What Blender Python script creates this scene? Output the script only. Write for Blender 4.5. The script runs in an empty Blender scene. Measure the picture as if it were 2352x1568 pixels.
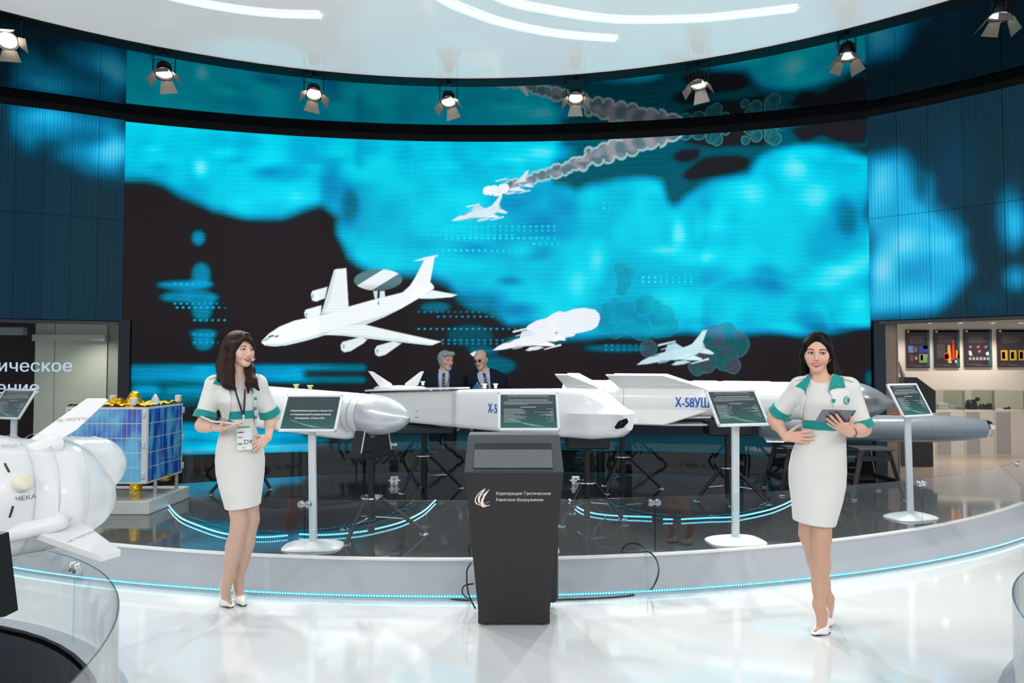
import bpy, bmesh, math, random
import numpy as np
from mathutils import Vector, Matrix
random.seed(7); np.random.seed(7)
PI = math.pi
SC = bpy.context.scene
COL = SC.collection
# ------------------------------------------------------------------ camera
FPX, CAMH, PITCH = 1568.0, 1.6, math.atan(51 / 1568.0)
_cd = bpy.data.cameras.new('camera'); _cd.sensor_width = 36.0; _cd.lens = 36.0 * FPX / 2352.0
_cd.clip_start = 0.05; _cd.clip_end = 200
CAM = bpy.data.objects.new('camera', _cd); COL.objects.link(CAM)
CAM.location = (0, 0, CAMH); CAM.rotation_euler = (PI / 2 + PITCH, 0, 0)
SC.camera = CAM
# ------------------------------------------------------------------ view, world
SC.view_settings.view_transform = 'Standard'; SC.view_settings.look = 'None'
SC.view_settings.gamma = 1.0; SC.view_settings.use_curve_mapping = False
SC.view_settings.exposure = 0.0
SC.cycles.use_denoising = True
SC.cycles.max_bounces = 10; SC.cycles.glossy_bounces = 5; SC.cycles.transparent_max_bounces = 16
SC.cycles.sample_clamp_indirect = 6.0
_w = bpy.data.worlds.new('hall_light'); SC.world = _w; _w.use_nodes = True
WORLD_STRENGTH = 0.80
_b = _w.node_tree.nodes['Background']; _b.inputs[0].default_value = (0.93, 0.97, 1.0, 1); _b.inputs[1].default_value = WORLD_STRENGTH
SPOT_WATT = 150.0; STAGE_WATT = 420.0; FRONT_GAIN = 1.45; LED_ARC = 9.0; KEY_WATT = 0.0
# ------------------------------------------------------------------ pixel -> place helpers
def ray(px, py):
    x = (px - 1176.0) / FPX; z = (784.0 - py) / FPX
    c, s = math.cos(PITCH), math.sin(PITCH)
    return (x, c - z * s, s + z * c)
def hz(px, py, h):                      # point on the level h seen at a pixel
    x, y, z = ray(px, py); t = (h - CAMH) / z
    return Vector((x * t, y * t, h))
def hy(px, py, Y):                      # point at depth Y seen at a pixel
    x, y, z = ray(px, py); t = Y / y
    return Vector((x * t, Y, CAMH + z * t))
def proj(P):
    P = np.asarray(P, float); c, s = math.cos(PITCH), math.sin(PITCH)
    x, y, z = P[..., 0], P[..., 1], P[..., 2] - CAMH
    d = y * c + z * s; v = -y * s + z * c
    return 1176 + FPX * x / d, 784 - FPX * v / d
def lin(c):                             # sRGB 0..255 -> linear
    c = np.asarray(c, float) / 255.0
    return np.where(c <= 0.04045, c / 12.92, ((c + 0.055) / 1.055) ** 2.4)
def L(r, g, b):
    return tuple(float(v) for v in lin((r, g, b)))
# ------------------------------------------------------------------ materials
MATS = {}
def mat(name, rgb=(200, 200, 200), rough=0.5, metal=0.0, spec=0.5, noise=0.04, nscale=6.0, bump=0.0, bscale=60.0,
        coat=0.0, emit=None, estr=0.0, sheen=0.0, stretch=None, attr=None, sss=0.0):
    if name in MATS: return MATS[name]
    m = bpy.data.materials.new(name); m.use_nodes = True; nt = m.node_tree; N = nt.nodes; K = nt.links
    p = N['Principled BSDF']
    p.inputs['Roughness'].default_value = rough; p.inputs['Metallic'].default_value = metal
    p.inputs['Specular IOR Level'].default_value = spec
    p.inputs['Coat Weight'].default_value = coat; p.inputs['Coat Roughness'].default_value = 0.05
    if sheen: p.inputs['Sheen Weight'].default_value = sheen
    if sss:
        p.inputs['Subsurface Weight'].default_value = sss; p.inputs['Subsurface Radius'].default_value = (1, .35, .2)
        p.inputs['Subsurface Scale'].default_value = 0.012
    tc = N.new('ShaderNodeTexCoord'); mp = N.new('ShaderNodeMapping'); K.new(tc.outputs['Object'], mp.inputs[0])
    if stretch: mp.inputs['Scale'].default_value = stretch
    nz = N.new('ShaderNodeTexNoise'); nz.inputs['Scale'].default_value = nscale; nz.inputs['Detail'].default_value = 4
    K.new(mp.outputs[0], nz.inputs['Vector'])
    mr = N.new('ShaderNodeMapRange'); mr.inputs['To Min'].default_value = 1 - noise; mr.inputs['To Max'].default_value = 1 + noise
    K.new(nz.outputs['Fac'], mr.inputs['Value'])
    mx = N.new('ShaderNodeMix'); mx.data_type = 'RGBA'; mx.blend_type = 'MULTIPLY'; mx.inputs['Factor'].default_value = 1
    if attr:
        at = N.new('ShaderNodeAttribute'); at.attribute_name = attr; K.new(at.outputs['Color'], mx.inputs['A'])
    else:
        mx.inputs['A'].default_value = (*L(*rgb), 1)
    K.new(mr.outputs[0], mx.inputs['B']); K.new(mx.outputs['Result'], p.inputs['Base Color'])
    if bump:
        n2 = N.new('ShaderNodeTexNoise'); n2.inputs['Scale'].default_value = bscale; n2.inputs['Detail'].default_value = 3
        K.new(mp.outputs[0], n2.inputs['Vector'])
        bp = N.new('ShaderNodeBump'); bp.inputs['Strength'].default_value = bump; bp.inputs['Distance'].default_value = 0.01
        K.new(n2.outputs['Fac'], bp.inputs['Height']); K.new(bp.outputs[0], p.inputs['Normal'])
    if emit is not None:
        p.inputs['Emission Color'].default_value = (*L(*emit), 1); p.inputs['Emission Strength'].default_value = estr
    MATS[name] = m; return m
def emat(name, rgb, strength, sampling=None):
    if name in MATS: return MATS[name]
    m = bpy.data.materials.new(name); m.use_nodes = True; N = m.node_tree.nodes; K = m.node_tree.links
    N.clear(); e = N.new('ShaderNodeEmission'); o = N.new('ShaderNodeOutputMaterial')
    e.inputs[0].default_value = (*L(*rgb), 1); e.inputs[1].default_value = strength; K.new(e.outputs[0], o.inputs[0])
    if sampling: m.cycles.emission_sampling = sampling
    MATS[name] = m; return m
def glass_mat(name, tint=(0.965, 0.985, 0.985), refl=1.0):
    if name in MATS: return MATS[name]
    m = bpy.data.materials.new(name); m.use_nodes = True; N = m.node_tree.nodes; K = m.node_tree.links
    N.clear(); t = N.new('ShaderNodeBsdfTransparent'); g = N.new('ShaderNodeBsdfGlossy'); f = N.new('ShaderNodeLayerWeight')
    pw = N.new('ShaderNodeMath'); pw.operation = 'POWER'; pw.inputs[1].default_value = 4.0
    mu = N.new('ShaderNodeMath'); mu.operation = 'MULTIPLY_ADD'; mu.inputs[1].default_value = .8 * refl; mu.inputs[2].default_value = .045 * refl
    mx = N.new('ShaderNodeMixShader'); o = N.new('ShaderNodeOutputMaterial')
    t.inputs[0].default_value = (*tint, 1); g.inputs['Roughness'].default_value = 0.02
    K.new(f.outputs['Facing'], pw.inputs[0]); K.new(pw.outputs[0], mu.inputs[0]); K.new(mu.outputs[0], mx.inputs[0]); K.new(t.outputs[0], mx.inputs[1]); K.new(g.outputs[0], mx.inputs[2]); K.new(mx.outputs[0], o.inputs[0])
    MATS[name] = m; return m
# ------------------------------------------------------------------ objects
def link(name, me, parent=None, loc=None):
    o = bpy.data.objects.new(name, me); COL.objects.link(o)
    if parent is not None: o.parent = parent
    if loc is not None: o.location = loc
    return o
def tag(o, label=None, cat=None, group=None, kind=None):
    if label: o['label'] = label
    if cat: o['category'] = cat
    if group: o['group'] = group
    if kind: o['kind'] = kind
    return o
def thing(name, label, cat, loc=(0, 0, 0), rz=0.0, group=None, kind=None):
    o = link(name, None); o.location = loc; o.rotation_euler = (0, 0, rz); o.empty_display_size = 0.1
    return tag(o, label, cat, group, kind)
def copy_tree(o, parent=None):
    c = o.copy(); COL.objects.link(c); c.parent = parent
    for ch in list(o.children): copy_tree(ch, c)
    return c
def rot_to(d, up=(0, 0, 1)):            # matrix whose z axis runs along d
    d = Vector(d).normalized(); u = Vector(up)
    if abs(d.dot(u)) > 0.999: u = Vector((0, 1, 0))
    x = u.cross(d).normalized(); y = d.cross(x)
    return Matrix((x, y, d)).transposed()
class MB:
    def __init__(s): s.v = []; s.f = []; s.m = []; s.c = []
    def add(s, vs, fs, mi=0):
        b = len(s.v); s.v += [tuple(v) for v in vs]; s.f += [tuple(i + b for i in f) for f in fs]; s.m += [mi] * len(fs); return s
    def box(s, c, size, M=None, mi=0, taper=1.0):
        x, y, z = size[0] / 2, size[1] / 2, size[2] / 2; c = Vector(c)
        P = [Vector((a * x * (taper if d > 0 else 1), b * y * (taper if d > 0 else 1), d * z)) for d in (-1, 1) for b in (-1, 1) for a in (-1, 1)]
        if M is not None: P = [M @ p for p in P]
        return s.add([p + c for p in P], [(0, 2, 3, 1), (4, 5, 7, 6), (0, 1, 5, 4), (2, 6, 7, 3), (0, 4, 6, 2), (1, 3, 7, 5)], mi)
    def rbox(s, c, size, r=0.01, M=None, mi=0, seg=2):
        bm = bmesh.new(); bmesh.ops.create_cube(bm, size=1.0)
        for v in bm.verts: v.co = Vector((v.co.x * size[0], v.co.y * size[1], v.co.z * size[2]))
        bmesh.ops.bevel(bm, geom=bm.edges[:], offset=r, segments=seg, affect='EDGES', profile=0.5)
        c = Vector(c); bm.verts.index_update()
        vs = [(M @ v.co if M is not None else v.co) + c for v in bm.verts]
        s.add(vs, [[v.index for v in f.verts] for f in bm.faces], mi); bm.free(); return s
    def loft(s, rings, closed=True, cap0=True, cap1=True, mi=0):
        n = len(rings[0]); b = len(s.v)
        for r in rings: s.v += [tuple(p) for p in r]
        e = n if closed else n - 1
        for i in range(len(rings) - 1):
            for j in range(e):
                k = (j + 1) % n
                s.f.append((b + i * n + j, b + i * n + k, b + (i + 1) * n + k, b + (i + 1) * n + j)); s.m.append(mi)
        if cap0 and closed: s.f.append(tuple(b + j for j in reversed(range(n)))); s.m.append(mi)
        if cap1 and closed: s.f.append(tuple(b + (len(rings) - 1) * n + j for j in range(n))); s.m.append(mi)
        return s
    def lathe(s, prof, p0=(0, 0, 0), d=(0, 0, 1), n=32, mi=0, caps=True, a0=0.0, sx=1.0, sy=1.0, up=(0, 0, 1)):
        R = rot_to(d, up); p0 = Vector(p0); rings = []
        for r, t in prof:
            rings.append([p0 + R @ Vector((r * sx * math.cos(a0 + 2 * PI * j / n), r * sy * math.sin(a0 + 2 * PI * j / n), t)) for j in range(n)])
        return s.loft(rings, True, caps, caps, mi)
    def tube(s, pts, r, n=8, mi=0, caps=True):
        pts = [Vector(p) for p in pts]; rings = []; rr = r if hasattr(r, '__len__') else [r] * len(pts)
        ref = None
        for i, p in enumerate(pts):
            d = (pts[min(i + 1, len(pts) - 1)] - pts[max(i - 1, 0)])
            if d.length < 1e-9: d = Vector((0, 0, 1))
            d.normalize()
            if ref is None: ref = Vector((0, 0, 1)) if abs(d.z) < 0.9 else Vector((1, 0, 0))
            x = d.cross(ref)
            if x.length < 1e-6: x = d.orthogonal()
            x.normalize(); y = x.cross(d).normalized(); ref = y
            rings.append([p + (x * math.cos(2 * PI * j / n) + y * math.sin(2 * PI * j / n)) * rr[i] for j in range(n)])
        return s.loft(rings, True, caps, caps, mi)
    def prism(s, poly, M, t, mi=0):     # poly in the xy plane of M, from z=0 to t
        n = len(poly); a = [M @ Vector((p[0], p[1], 0)) for p in poly]; b = [M @ Vector((p[0], p[1], t)) for p in poly]
        return s.add(a + b, [tuple(reversed(range(n))), tuple(range(n, 2 * n))] + [(j, (j + 1) % n, n + (j + 1) % n, n + j) for j in range(n)], mi)
    def slab(s, pts, nrm, t, mi=0):     # 3D planar outline thickened along nrm, centred
        nrm = Vector(nrm).normalized() * (t / 2); n = len(pts)
        a = [Vector(p) - nrm for p in pts]; b = [Vector(p) + nrm for p in pts]
        return s.add(a + b, [tuple(reversed(range(n))), tuple(range(n, 2 * n))] + [(j, (j + 1) % n, n + (j + 1) % n, n + j) for j in range(n)], mi)
    def sphere(s, c, r, n=12, mi=0, sc=(1, 1, 1), M=None):
        c = Vector(c); rings = []
        for i in range(1, n // 2):
            a = PI * i / (n // 2)
            rings.append([Vector((r * sc[0] * math.sin(a) * math.cos(2 * PI * j / n), r * sc[1] * math.sin(a) * math.sin(2 * PI * j / n), -r * sc[2] * math.cos(a))) for j in range(n)])
        if M is not None: rings = [[M @ p for p in q] for q in rings]
        return s.loft([[c + p for p in q] for q in rings], True, True, True, mi)
    def mesh(s, name, mats, smooth=False, angle=None):
        me = bpy.data.meshes.new(name); me.from_pydata(s.v, [], s.f)
        mats = mats if isinstance(mats, (list, tuple)) else [mats]
        for m in mats: me.materials.append(m)
        if len(mats) > 1: me.polygons.foreach_set('material_index', s.m)
        bm = bmesh.new(); bm.from_mesh(me); bmesh.ops.recalc_face_normals(bm, faces=bm.faces); bm.to_mesh(me); bm.free()
        if smooth:
            me.polygons.foreach_set('use_smooth', [True] * len(me.polygons))
            me.set_sharp_from_angle(angle=math.radians(angle if angle else 40))
        me.update(); return me
    def build(s, name, mats, parent=None, smooth=False, angle=None):
        return link(name, s.mesh(name, mats, smooth, angle), parent)
def nparr_mesh(name, V, Fq, mats, smooth=True):
    me = bpy.data.meshes.new(name); V = np.ascontiguousarray(V, np.float32); Fq = np.ascontiguousarray(Fq, np.int32)
    me.vertices.add(len(V)); me.vertices.foreach_set('co', V.ravel())
    k = Fq.shape[1]; me.loops.add(Fq.size); me.polygons.add(len(Fq))
    me.polygons.foreach_set('loop_start', np.arange(0, Fq.size, k, dtype=np.int32)); me.loops.foreach_set('vertex_index', Fq.ravel())
    for m in (mats if isinstance(mats, (list, tuple)) else [mats]): me.materials.append(m)
    if smooth: me.polygons.foreach_set('use_smooth', np.ones(len(Fq), bool))
    me.update(calc_edges=True); me.validate(); return me
def set_color(me, cols, name='col'):
    a = me.color_attributes.new(name, 'FLOAT_COLOR', 'POINT'); c = np.ones((len(cols), 4), np.float32); c[:, :3] = cols
    a.data.foreach_set('color', c.ravel())
def spline(pts, n=40):                  # Catmull-Rom through points
    P = [Vector(p) for p in pts]; P = [2 * P[0] - P[1]] + P + [2 * P[-1] - P[-2]]; out = []
    segs = len(P) - 3
    for i in range(n + 1):
        u = i / n * segs; k = min(int(u), segs - 1); t = u - k; a, b, c, d = P[k:k + 4]
        out.append(0.5 * ((2 * b) + (c - a) * t + (2 * a - 5 * b + 4 * c - d) * t * t + (3 * b - a - 3 * c + d) * t ** 3))
    return out
def fill_outline(me):                    # fill letter outlines by winding number (the strokes of a letter may overlap)
    from mathutils.geometry import delaunay_2d_cdt
    V = [v.co.xy.copy() for v in me.vertices]; adj = {}
    for e in me.edges: a, b = e.vertices; adj.setdefault(a, []).append(b); adj.setdefault(b, []).append(a)
    seen, LP_ = set(), []
    for st in adj:
        if st in seen: continue
        l = [st]; seen.add(st); c = st
        while True:
            n = [x for x in adj[c] if x not in seen]
            if not n: break
            # keep the winding of the stored edges
            c = n[0] if len(l) > 1 or n[0] == st + 1 or len(n) == 1 else n[-1] if n[-1] == st + 1 else n[0]
            seen.add(c); l.append(c)
        LP_.append([V[i] for i in l])
    r = delaunay_2d_cdt(V, [tuple(e.vertices) for e in me.edges], [], 0, 1e-7); W = np.array([[v.x, v.y] for v in r[0]]); T = np.array([f for f in r[2]], int)
    C = W[T].mean(1); wn = np.zeros(len(C), int)
    for l in LP_:
        for i in range(len(l)):
            a, b = l[i - 1], l[i]; sd = (b.x - a.x) * (C[:, 1] - a.y) - (C[:, 0] - a.x) * (b.y - a.y)
            wn += ((a.y <= C[:, 1]) & (b.y > C[:, 1]) & (sd > 0)); wn -= ((a.y > C[:, 1]) & (b.y <= C[:, 1]) & (sd < 0))
    T = T[wn != 0]; m2 = bpy.data.meshes.new('lettering'); m2.from_pydata([(x, y, 0) for x, y in W], [], [tuple(int(i) for i in t) for t in T]); m2.update(); bpy.data.meshes.remove(me); return m2
def text_mesh(body, size, extrude=0.0, align='LEFT', shear=0.0, space=1.0, res=3, offset=0.0, xscale=1.0, linespace=1.0, bold=0.0):
    cu = bpy.data.curves.new('lettering', 'FONT'); cu.body = body; cu.size = 1.0; cu.extrude = extrude / size; cu.align_x = align
    cu.shear = shear; cu.space_character = space; cu.resolution_u = res; cu.offset = offset / size; cu.space_line = linespace; cu.fill_mode = 'NONE'
    o = bpy.data.objects.new('lettering', cu); COL.objects.link(o)
    dg = bpy.context.evaluated_depsgraph_get(); dg.update()
    me = bpy.data.meshes.new_from_object(o.evaluated_get(dg)); bpy.data.objects.remove(o); bpy.data.curves.remove(cu); me = fill_outline(me)
    for v in me.vertices: v.co = Vector((v.co.x * size * xscale, v.co.y * size, v.co.z * size))
    if bold:                             # heavier strokes: the same letters once more, shifted sideways
        bm = bmesh.new(); bm.from_mesh(me); g = bmesh.ops.duplicate(bm, geom=bm.verts[:] + bm.edges[:] + bm.faces[:])
        for v in g['geom']:
            if isinstance(v, bmesh.types.BMVert): v.co.x += bold; v.co.z += 2e-5
        bm.to_mesh(me); bm.free()
    return me
def text(body, size, M, m, parent=None, name='lettering', fn=None, **kw):
    me = text_mesh(body, size, **kw); me.materials.clear(); me.materials.append(m)
    o = link(name, me, parent)
    for v in me.vertices: v.co = fn(v.co) if fn else M @ v.co
    me.update(); return o
def frame(o, x, y):                     # 4x4 from origin, x axis and (roughly) y axis
    x = Vector(x).normalized(); z = x.cross(Vector(y)).normalized(); y = z.cross(x)
    M = Matrix((x, y, z)).transposed().to_4x4(); M.translation = Vector(o); return M
# shared materials
M_BLACK = mat('black_metal', (22, 24, 28), 0.35, 0.2)
M_CHROME = mat('chrome', (225, 225, 228), 0.12, 1.0)
M_WHITE = mat('white_paint', (232, 234, 236), 0.3, 0, coat=0.3)
M_GLASS = glass_mat('barrier_glass')
M_GEDGE = glass_mat('glass_edge', (.72, .88, .90), 2.2)
# ------------------------------------------------------------------ the picture on the video wall
def bilin(A, x, y):
    h, w = A.shape[:2]; x = np.clip(x, 0, w - 1.001); y = np.clip(y, 0, h - 1.001)
    i = x.astype(int); j = y.astype(int); fx = x - i; fy = y - j
    return (A[j, i] * (1 - fx) + A[j, i + 1] * fx) * (1 - fy) + (A[j + 1, i] * (1 - fx) + A[j + 1, i + 1] * fx) * fy
def blur(A, r):
    r = int(max(1, round(r)))
    for _ in range(2):
        for ax in (0, 1):
            p = np.pad(A, [(r, r) if k == ax else (0, 0) for k in (0, 1)], mode='edge'); c = np.cumsum(p, ax)
            c = np.concatenate([np.zeros_like(np.take(c, [0], ax)), c], ax); n = A.shape[ax]
            A = (np.take(c, range(2 * r + 1, 2 * r + 1 + n), ax) - np.take(c, range(0, n), ax)) / (2 * r + 1)
    return A
_rng = np.random.RandomState(3)
_NO = [blur(blur(_rng.rand(300, 640), r), max(1, r * .7)) for r in (2, 5, 11)]
_NO = [(a - a.mean()) / a.std() for a in _NO]
def nz2(x, y, k, sc):                   # smooth noise, about -2..2
    return bilin(_NO[k], (x * sc) % 638, (y * sc) % 298)
def poly_sd(P, x, y):                   # signed distance to a polygon (inside < 0)
    P = np.asarray(P, float); d = np.full(x.shape, 1e18); ins = np.zeros(x.shape, bool); n = len(P)
    for i in range(n):
        a, b = P[i], P[(i + 1) % n]; e = b - a; wx = x - a[0]; wy = y - a[1]
        t = np.clip((wx * e[0] + wy * e[1]) / (e @ e + 1e-12), 0, 1); d = np.minimum(d, (wx - e[0] * t) ** 2 + (wy - e[1] * t) ** 2)
        c = ((a[1] <= y) & (b[1] > y)) | ((b[1] <= y) & (a[1] > y))
        if abs(e[1]) > 1e-9: ins ^= c & (x < a[0] + (y - a[1]) / e[1] * e[0])
    d = np.sqrt(d); return np.where(ins, -d, d)
CW, CH4, CY0 = 600, 240, 180            # canvas: photo pixels / 4, from row 180
_gx, _gy = np.meshgrid(np.arange(CW) * 4.0, CY0 + np.arange(CH4) * 4.0)
def cpoly(P, soft):
    wx = _gx + 12 * nz2(_gx, _gy, 2, 0.30); wy = _gy + 7 * nz2(_gx + 900, _gy, 2, 0.30)
    return np.clip(0.5 - poly_sd(P, wx, wy) / (2 * soft), 0, 1)
def cell(cx, cy, rx, ry, soft=0.6):
    return np.clip((1.15 - np.hypot((_gx - cx) / rx, (_gy - cy) / ry)) / soft, 0, 1)
def build_field():
    S = np.zeros_like(_gx)
    def put(m, v): S[:] = S * (1 - m) + v * m
    # the wide bright cloud
    put(cpoly([(270, 250), (1290, 250), (1300, 400), (1325, 427), (1364, 415), (1450, 407), (1513, 411), (1533, 456), (1553, 464), (1584, 438), (1639, 415), (1718, 397), (1749, 356), (1796, 328), (1844, 325), (1899, 334), (1954, 330), (2010, 350), (2010, 752),
               (1883, 755), (1820, 768), (1686, 766), (1560, 768), (1450, 772), (1387, 782), (1290, 778), (1230, 750), (1160, 742), (1120, 715), (1080, 700), (1060, 680), (1030, 655), (960, 640),
               (860, 628), (800, 592), (772, 540), (780, 500), (745, 478), (710, 488), (650, 507), (560, 495), (480, 486), (420, 455), (370, 430), (270, 405)], 15), 0.80)
    put(cpoly([(1230, 250), (1290, 330), (1420, 300), (1290, 430), (1210, 445), (1190, 420)], 14) * .5, .62)
    put(cpoly([(1300, 300), (2010, 260), (2010, 330), (1954, 326), (1899, 330), (1844, 320), (1796, 324), (1749, 350), (1718, 390), (1639, 408), (1584, 430), (1553, 458), (1533, 450), (1513, 405), (1450, 402), (1364, 410), (1310, 425), (1280, 410)], 7), 0.30)
    for P_ in ([(1568, 400), (1620, 370), (1700, 362), (1728, 366), (1715, 385), (1660, 405), (1600, 408)], [(1537, 362), (1560, 348), (1605, 350), (1600, 368), (1560, 372)], [(1820, 288), (1990, 270), (1995, 316), (1930, 322), (1890, 310), (1850, 318)], [(1560, 330), (1680, 300), (1800, 300), (1760, 330), (1640, 345)]):
        put(cpoly(P_, 5), 0.04)
    for cx, cy, rx, ry, v in [(640, 400, 80, 22, .58), (615, 395, 34, 12, .46), (760, 430, 30, 60, .54), (800, 470, 26, 70, .44), (1180, 455, 60, 40, .60), (1262, 520, 78, 46, .50), (1290, 480, 40, 60, .54), (1235, 578, 44, 22, .50), (1075, 570, 60, 16, .54), (1170, 645, 34, 10, .40), (1110, 690, 70, 26, .48), (1190, 715, 70, 24, .44), (1270, 745, 90, 22, .46),
                              (950, 470, 90, 60, .72), (1000, 560, 90, 30, .70), (1380, 730, 70, 40, .60), (1945, 505, 34, 50, .52), (1925, 470, 30, 26, .56), (1756, 640, 46, 36, .50), (1800, 650, 60, 22, .56), (1860, 735, 60, 22, .56), (1885, 752, 60, 12, .40), (1470, 720, 80, 50, .62), (1671, 505, 26, 16, .64), (1650, 545, 50, 22, .70), (1880, 560, 60, 50, .68),
                              (880, 350, 120, 16, .76), (560, 330, 50, 20, .72), (740, 340, 34, 40, .70), (380, 380, 30, 40, .74), (1640, 650, 90, 20, .70), (1420, 470, 26, 60, .78), (1500, 470, 30, 30, .74)]:
        put(cell(cx, cy, rx, ry, 0.75) * 0.9, v)
    for cx, cy, rx, ry, v in [(460, 385, 20, 30, 1.16), (345, 343, 34, 8, 1.08), (515, 350, 42, 16, 1.05), (770, 350, 50, 26, 1.0), (840, 390, 60, 40, 1.02), (900, 400, 50, 60, .98), (1250, 350, 70, 26, .98), (1372, 600, 26, 60, 1.14), (1330, 640, 40, 40, 1.02), (1560, 535, 22, 36, 1.16), (1530, 575, 60, 14, 1.12), (1640, 520, 50, 50, .98), (1360, 450, 34, 26, .96),
                              (1830, 395, 50, 36, 1.08), (1860, 350, 70, 20, .96), (1880, 440, 50, 60, .98), (1720, 440, 60, 40, .96), (1600, 590, 70, 25, 1.05), (1560, 690, 120, 40, .93), (1940, 622, 70, 22, 1.18), (1880, 650, 90, 22, 1.08), (1980, 600, 40, 30, 1.12), (1700, 700, 120, 34, .92), (1960, 700, 60, 30, .98), (1190, 575, 50, 18, .95), (1100, 610, 60, 20, .92), (650, 452, 60, 22, .95), (700, 455, 40, 18, .95), (560, 460, 50, 18, .92)]:
        put(cell(cx, cy, rx, ry, 0.95) * 0.85, v)
    ring = np.hypot(_gx - 1735, (_gy - 790) * 1.12); put(np.clip(1 - np.abs(ring - 178) / 7, 0, 1) * (_gy < 760) * .5, 1.0)
    # loose patches over the dark part
    for cx, cy, rx, ry, v in [(456, 546, 18, 20, .46), (462, 630, 24, 30, .46), (425, 654, 70, 11, .60), (435, 682, 72, 15, .55), (466, 690, 30, 22, .52), (464, 712, 26, 28, .46), (467, 765, 36, 10, .50), (467, 783, 27, 24, .46),
                              (1110, 805, 40, 10, .36), (1140, 840, 50, 24, .33), (1060, 770, 26, 8, .34), (1000, 705, 40, 14, .36), (1080, 770, 60, 30, .25), (1230, 780, 80, 14, .34), (1420, 800, 90, 10, .36)]:
        put(cell(cx, cy, rx, ry, 0.35), v)
    for x0, y0, x1, y1, v in [(294, 836, 842, 852, .90), (294, 852, 700, 868, .94), (294, 866, 842, 880, .76), (300, 884, 372, 905, .94), (372, 884, 600, 905, .68), (294, 905, 600, 922, .52), (294, 925, 470, 940, .36),
                              (410, 968, 640, 990, .62), (405, 990, 700, 1012, .88), (400, 1012, 720, 1044, .94), (640, 1000, 760, 1020, .52), (1940, 730, 2010, 752, .82), (1985, 850, 2010, 885, .42)]:
        m = ((_gx > x0) & (_gx < x1) & (_gy > y0) & (_gy < y1)).astype(float); put(blur(m, 1) * (0.88 + 0.12 * np.clip(nz2(_gx * 0.25, _gy * 3, 0, 0.5), -1, 1)), v)
    m = ((_gy > 985) & (_gx > 760)).astype(float); put(blur(m, 3), 0.2)
    S += (0.06 * nz2(_gx, _gy, 2, 0.32) + 0.035 * nz2(_gx + 777, _gy, 2, 0.8)) * np.clip((S - .3) * 4, 0, 1) + 0.012 * nz2(_gx * .3, _gy * 2.5, 0, 0.5) * (S > .3)
    S = blur(S, 1)
    # side screens
    T = np.full_like(_gx, 0.0)
    def put2(m, v): T[:] = T * (1 - m) + v * m
    put2(cpoly([(-20, 225), (287, 265), (287, 405), (200, 390), (140, 360), (120, 330), (60, 345), (-20, 300)], 26), 0.62)
    put2(cell(262, 345, 60, 50, .8), 1.05); put2(cell(110, 265, 80, 25, .8) * .8, 0.9); put2(cell(190, 315, 70, 22, .7) * .7, 0.30); put2(cell(120, 335, 50, 20, .7) * .7, .14)
    put2(cpoly([(1990, 350), (2050, 345), (2110, 400), (2120, 460), (2180, 490), (2230, 540), (2240, 620), (2170, 690), (2120, 720), (1990, 735)], 22), 0.80)
    for cx, cy, rx, ry, v in [(2020, 420, 40, 60, 1.0), (2080, 560, 60, 50, 1.12), (2030, 620, 40, 60, 1.08), (2150, 560, 50, 30, .95), (2320, 500, 40, 90, .75), (2335, 640, 40, 40, .85), (2335, 520, 26, 60, .95), (2270, 690, 60, 30, .2), (2060, 690, 110, 45, 1.0), (2200, 400, 70, 120, .13)]:
        put2(cell(cx, cy, rx, ry, .9) * .9, v)
    T += 0.05 * nz2(_gx, _gy, 2, 0.4) * (T > .2); T = blur(T, 2)
    return S, T
FIELD, SIDE = build_field()
_ST = np.array([0, .16, .28, .42, .56, .70, .84, .95, 1.1, 1.3])
_CC = lin([(33, 28, 31), (20, 36, 46), (0, 82, 98), (0, 116, 146), (0, 150, 204), (0, 176, 214), (0, 205, 233), (10, 220, 242), (96, 232, 248), (196, 244, 252)])
_CS = lin([(17, 48, 64), (10, 60, 82), (4, 84, 112), (6, 104, 142), (10, 124, 168), (16, 148, 200), (30, 178, 228), (60, 200, 240), (130, 220, 248), (200, 236, 250)])
def cmap(s, C): return np.stack([np.interp(s, _ST, C[:, k]) for k in range(3)], -1)
def z5(P, o=(580, 520), s=2.9036): return [(o[0] + a / s, o[1] + b / s) for a, b in P]
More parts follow.
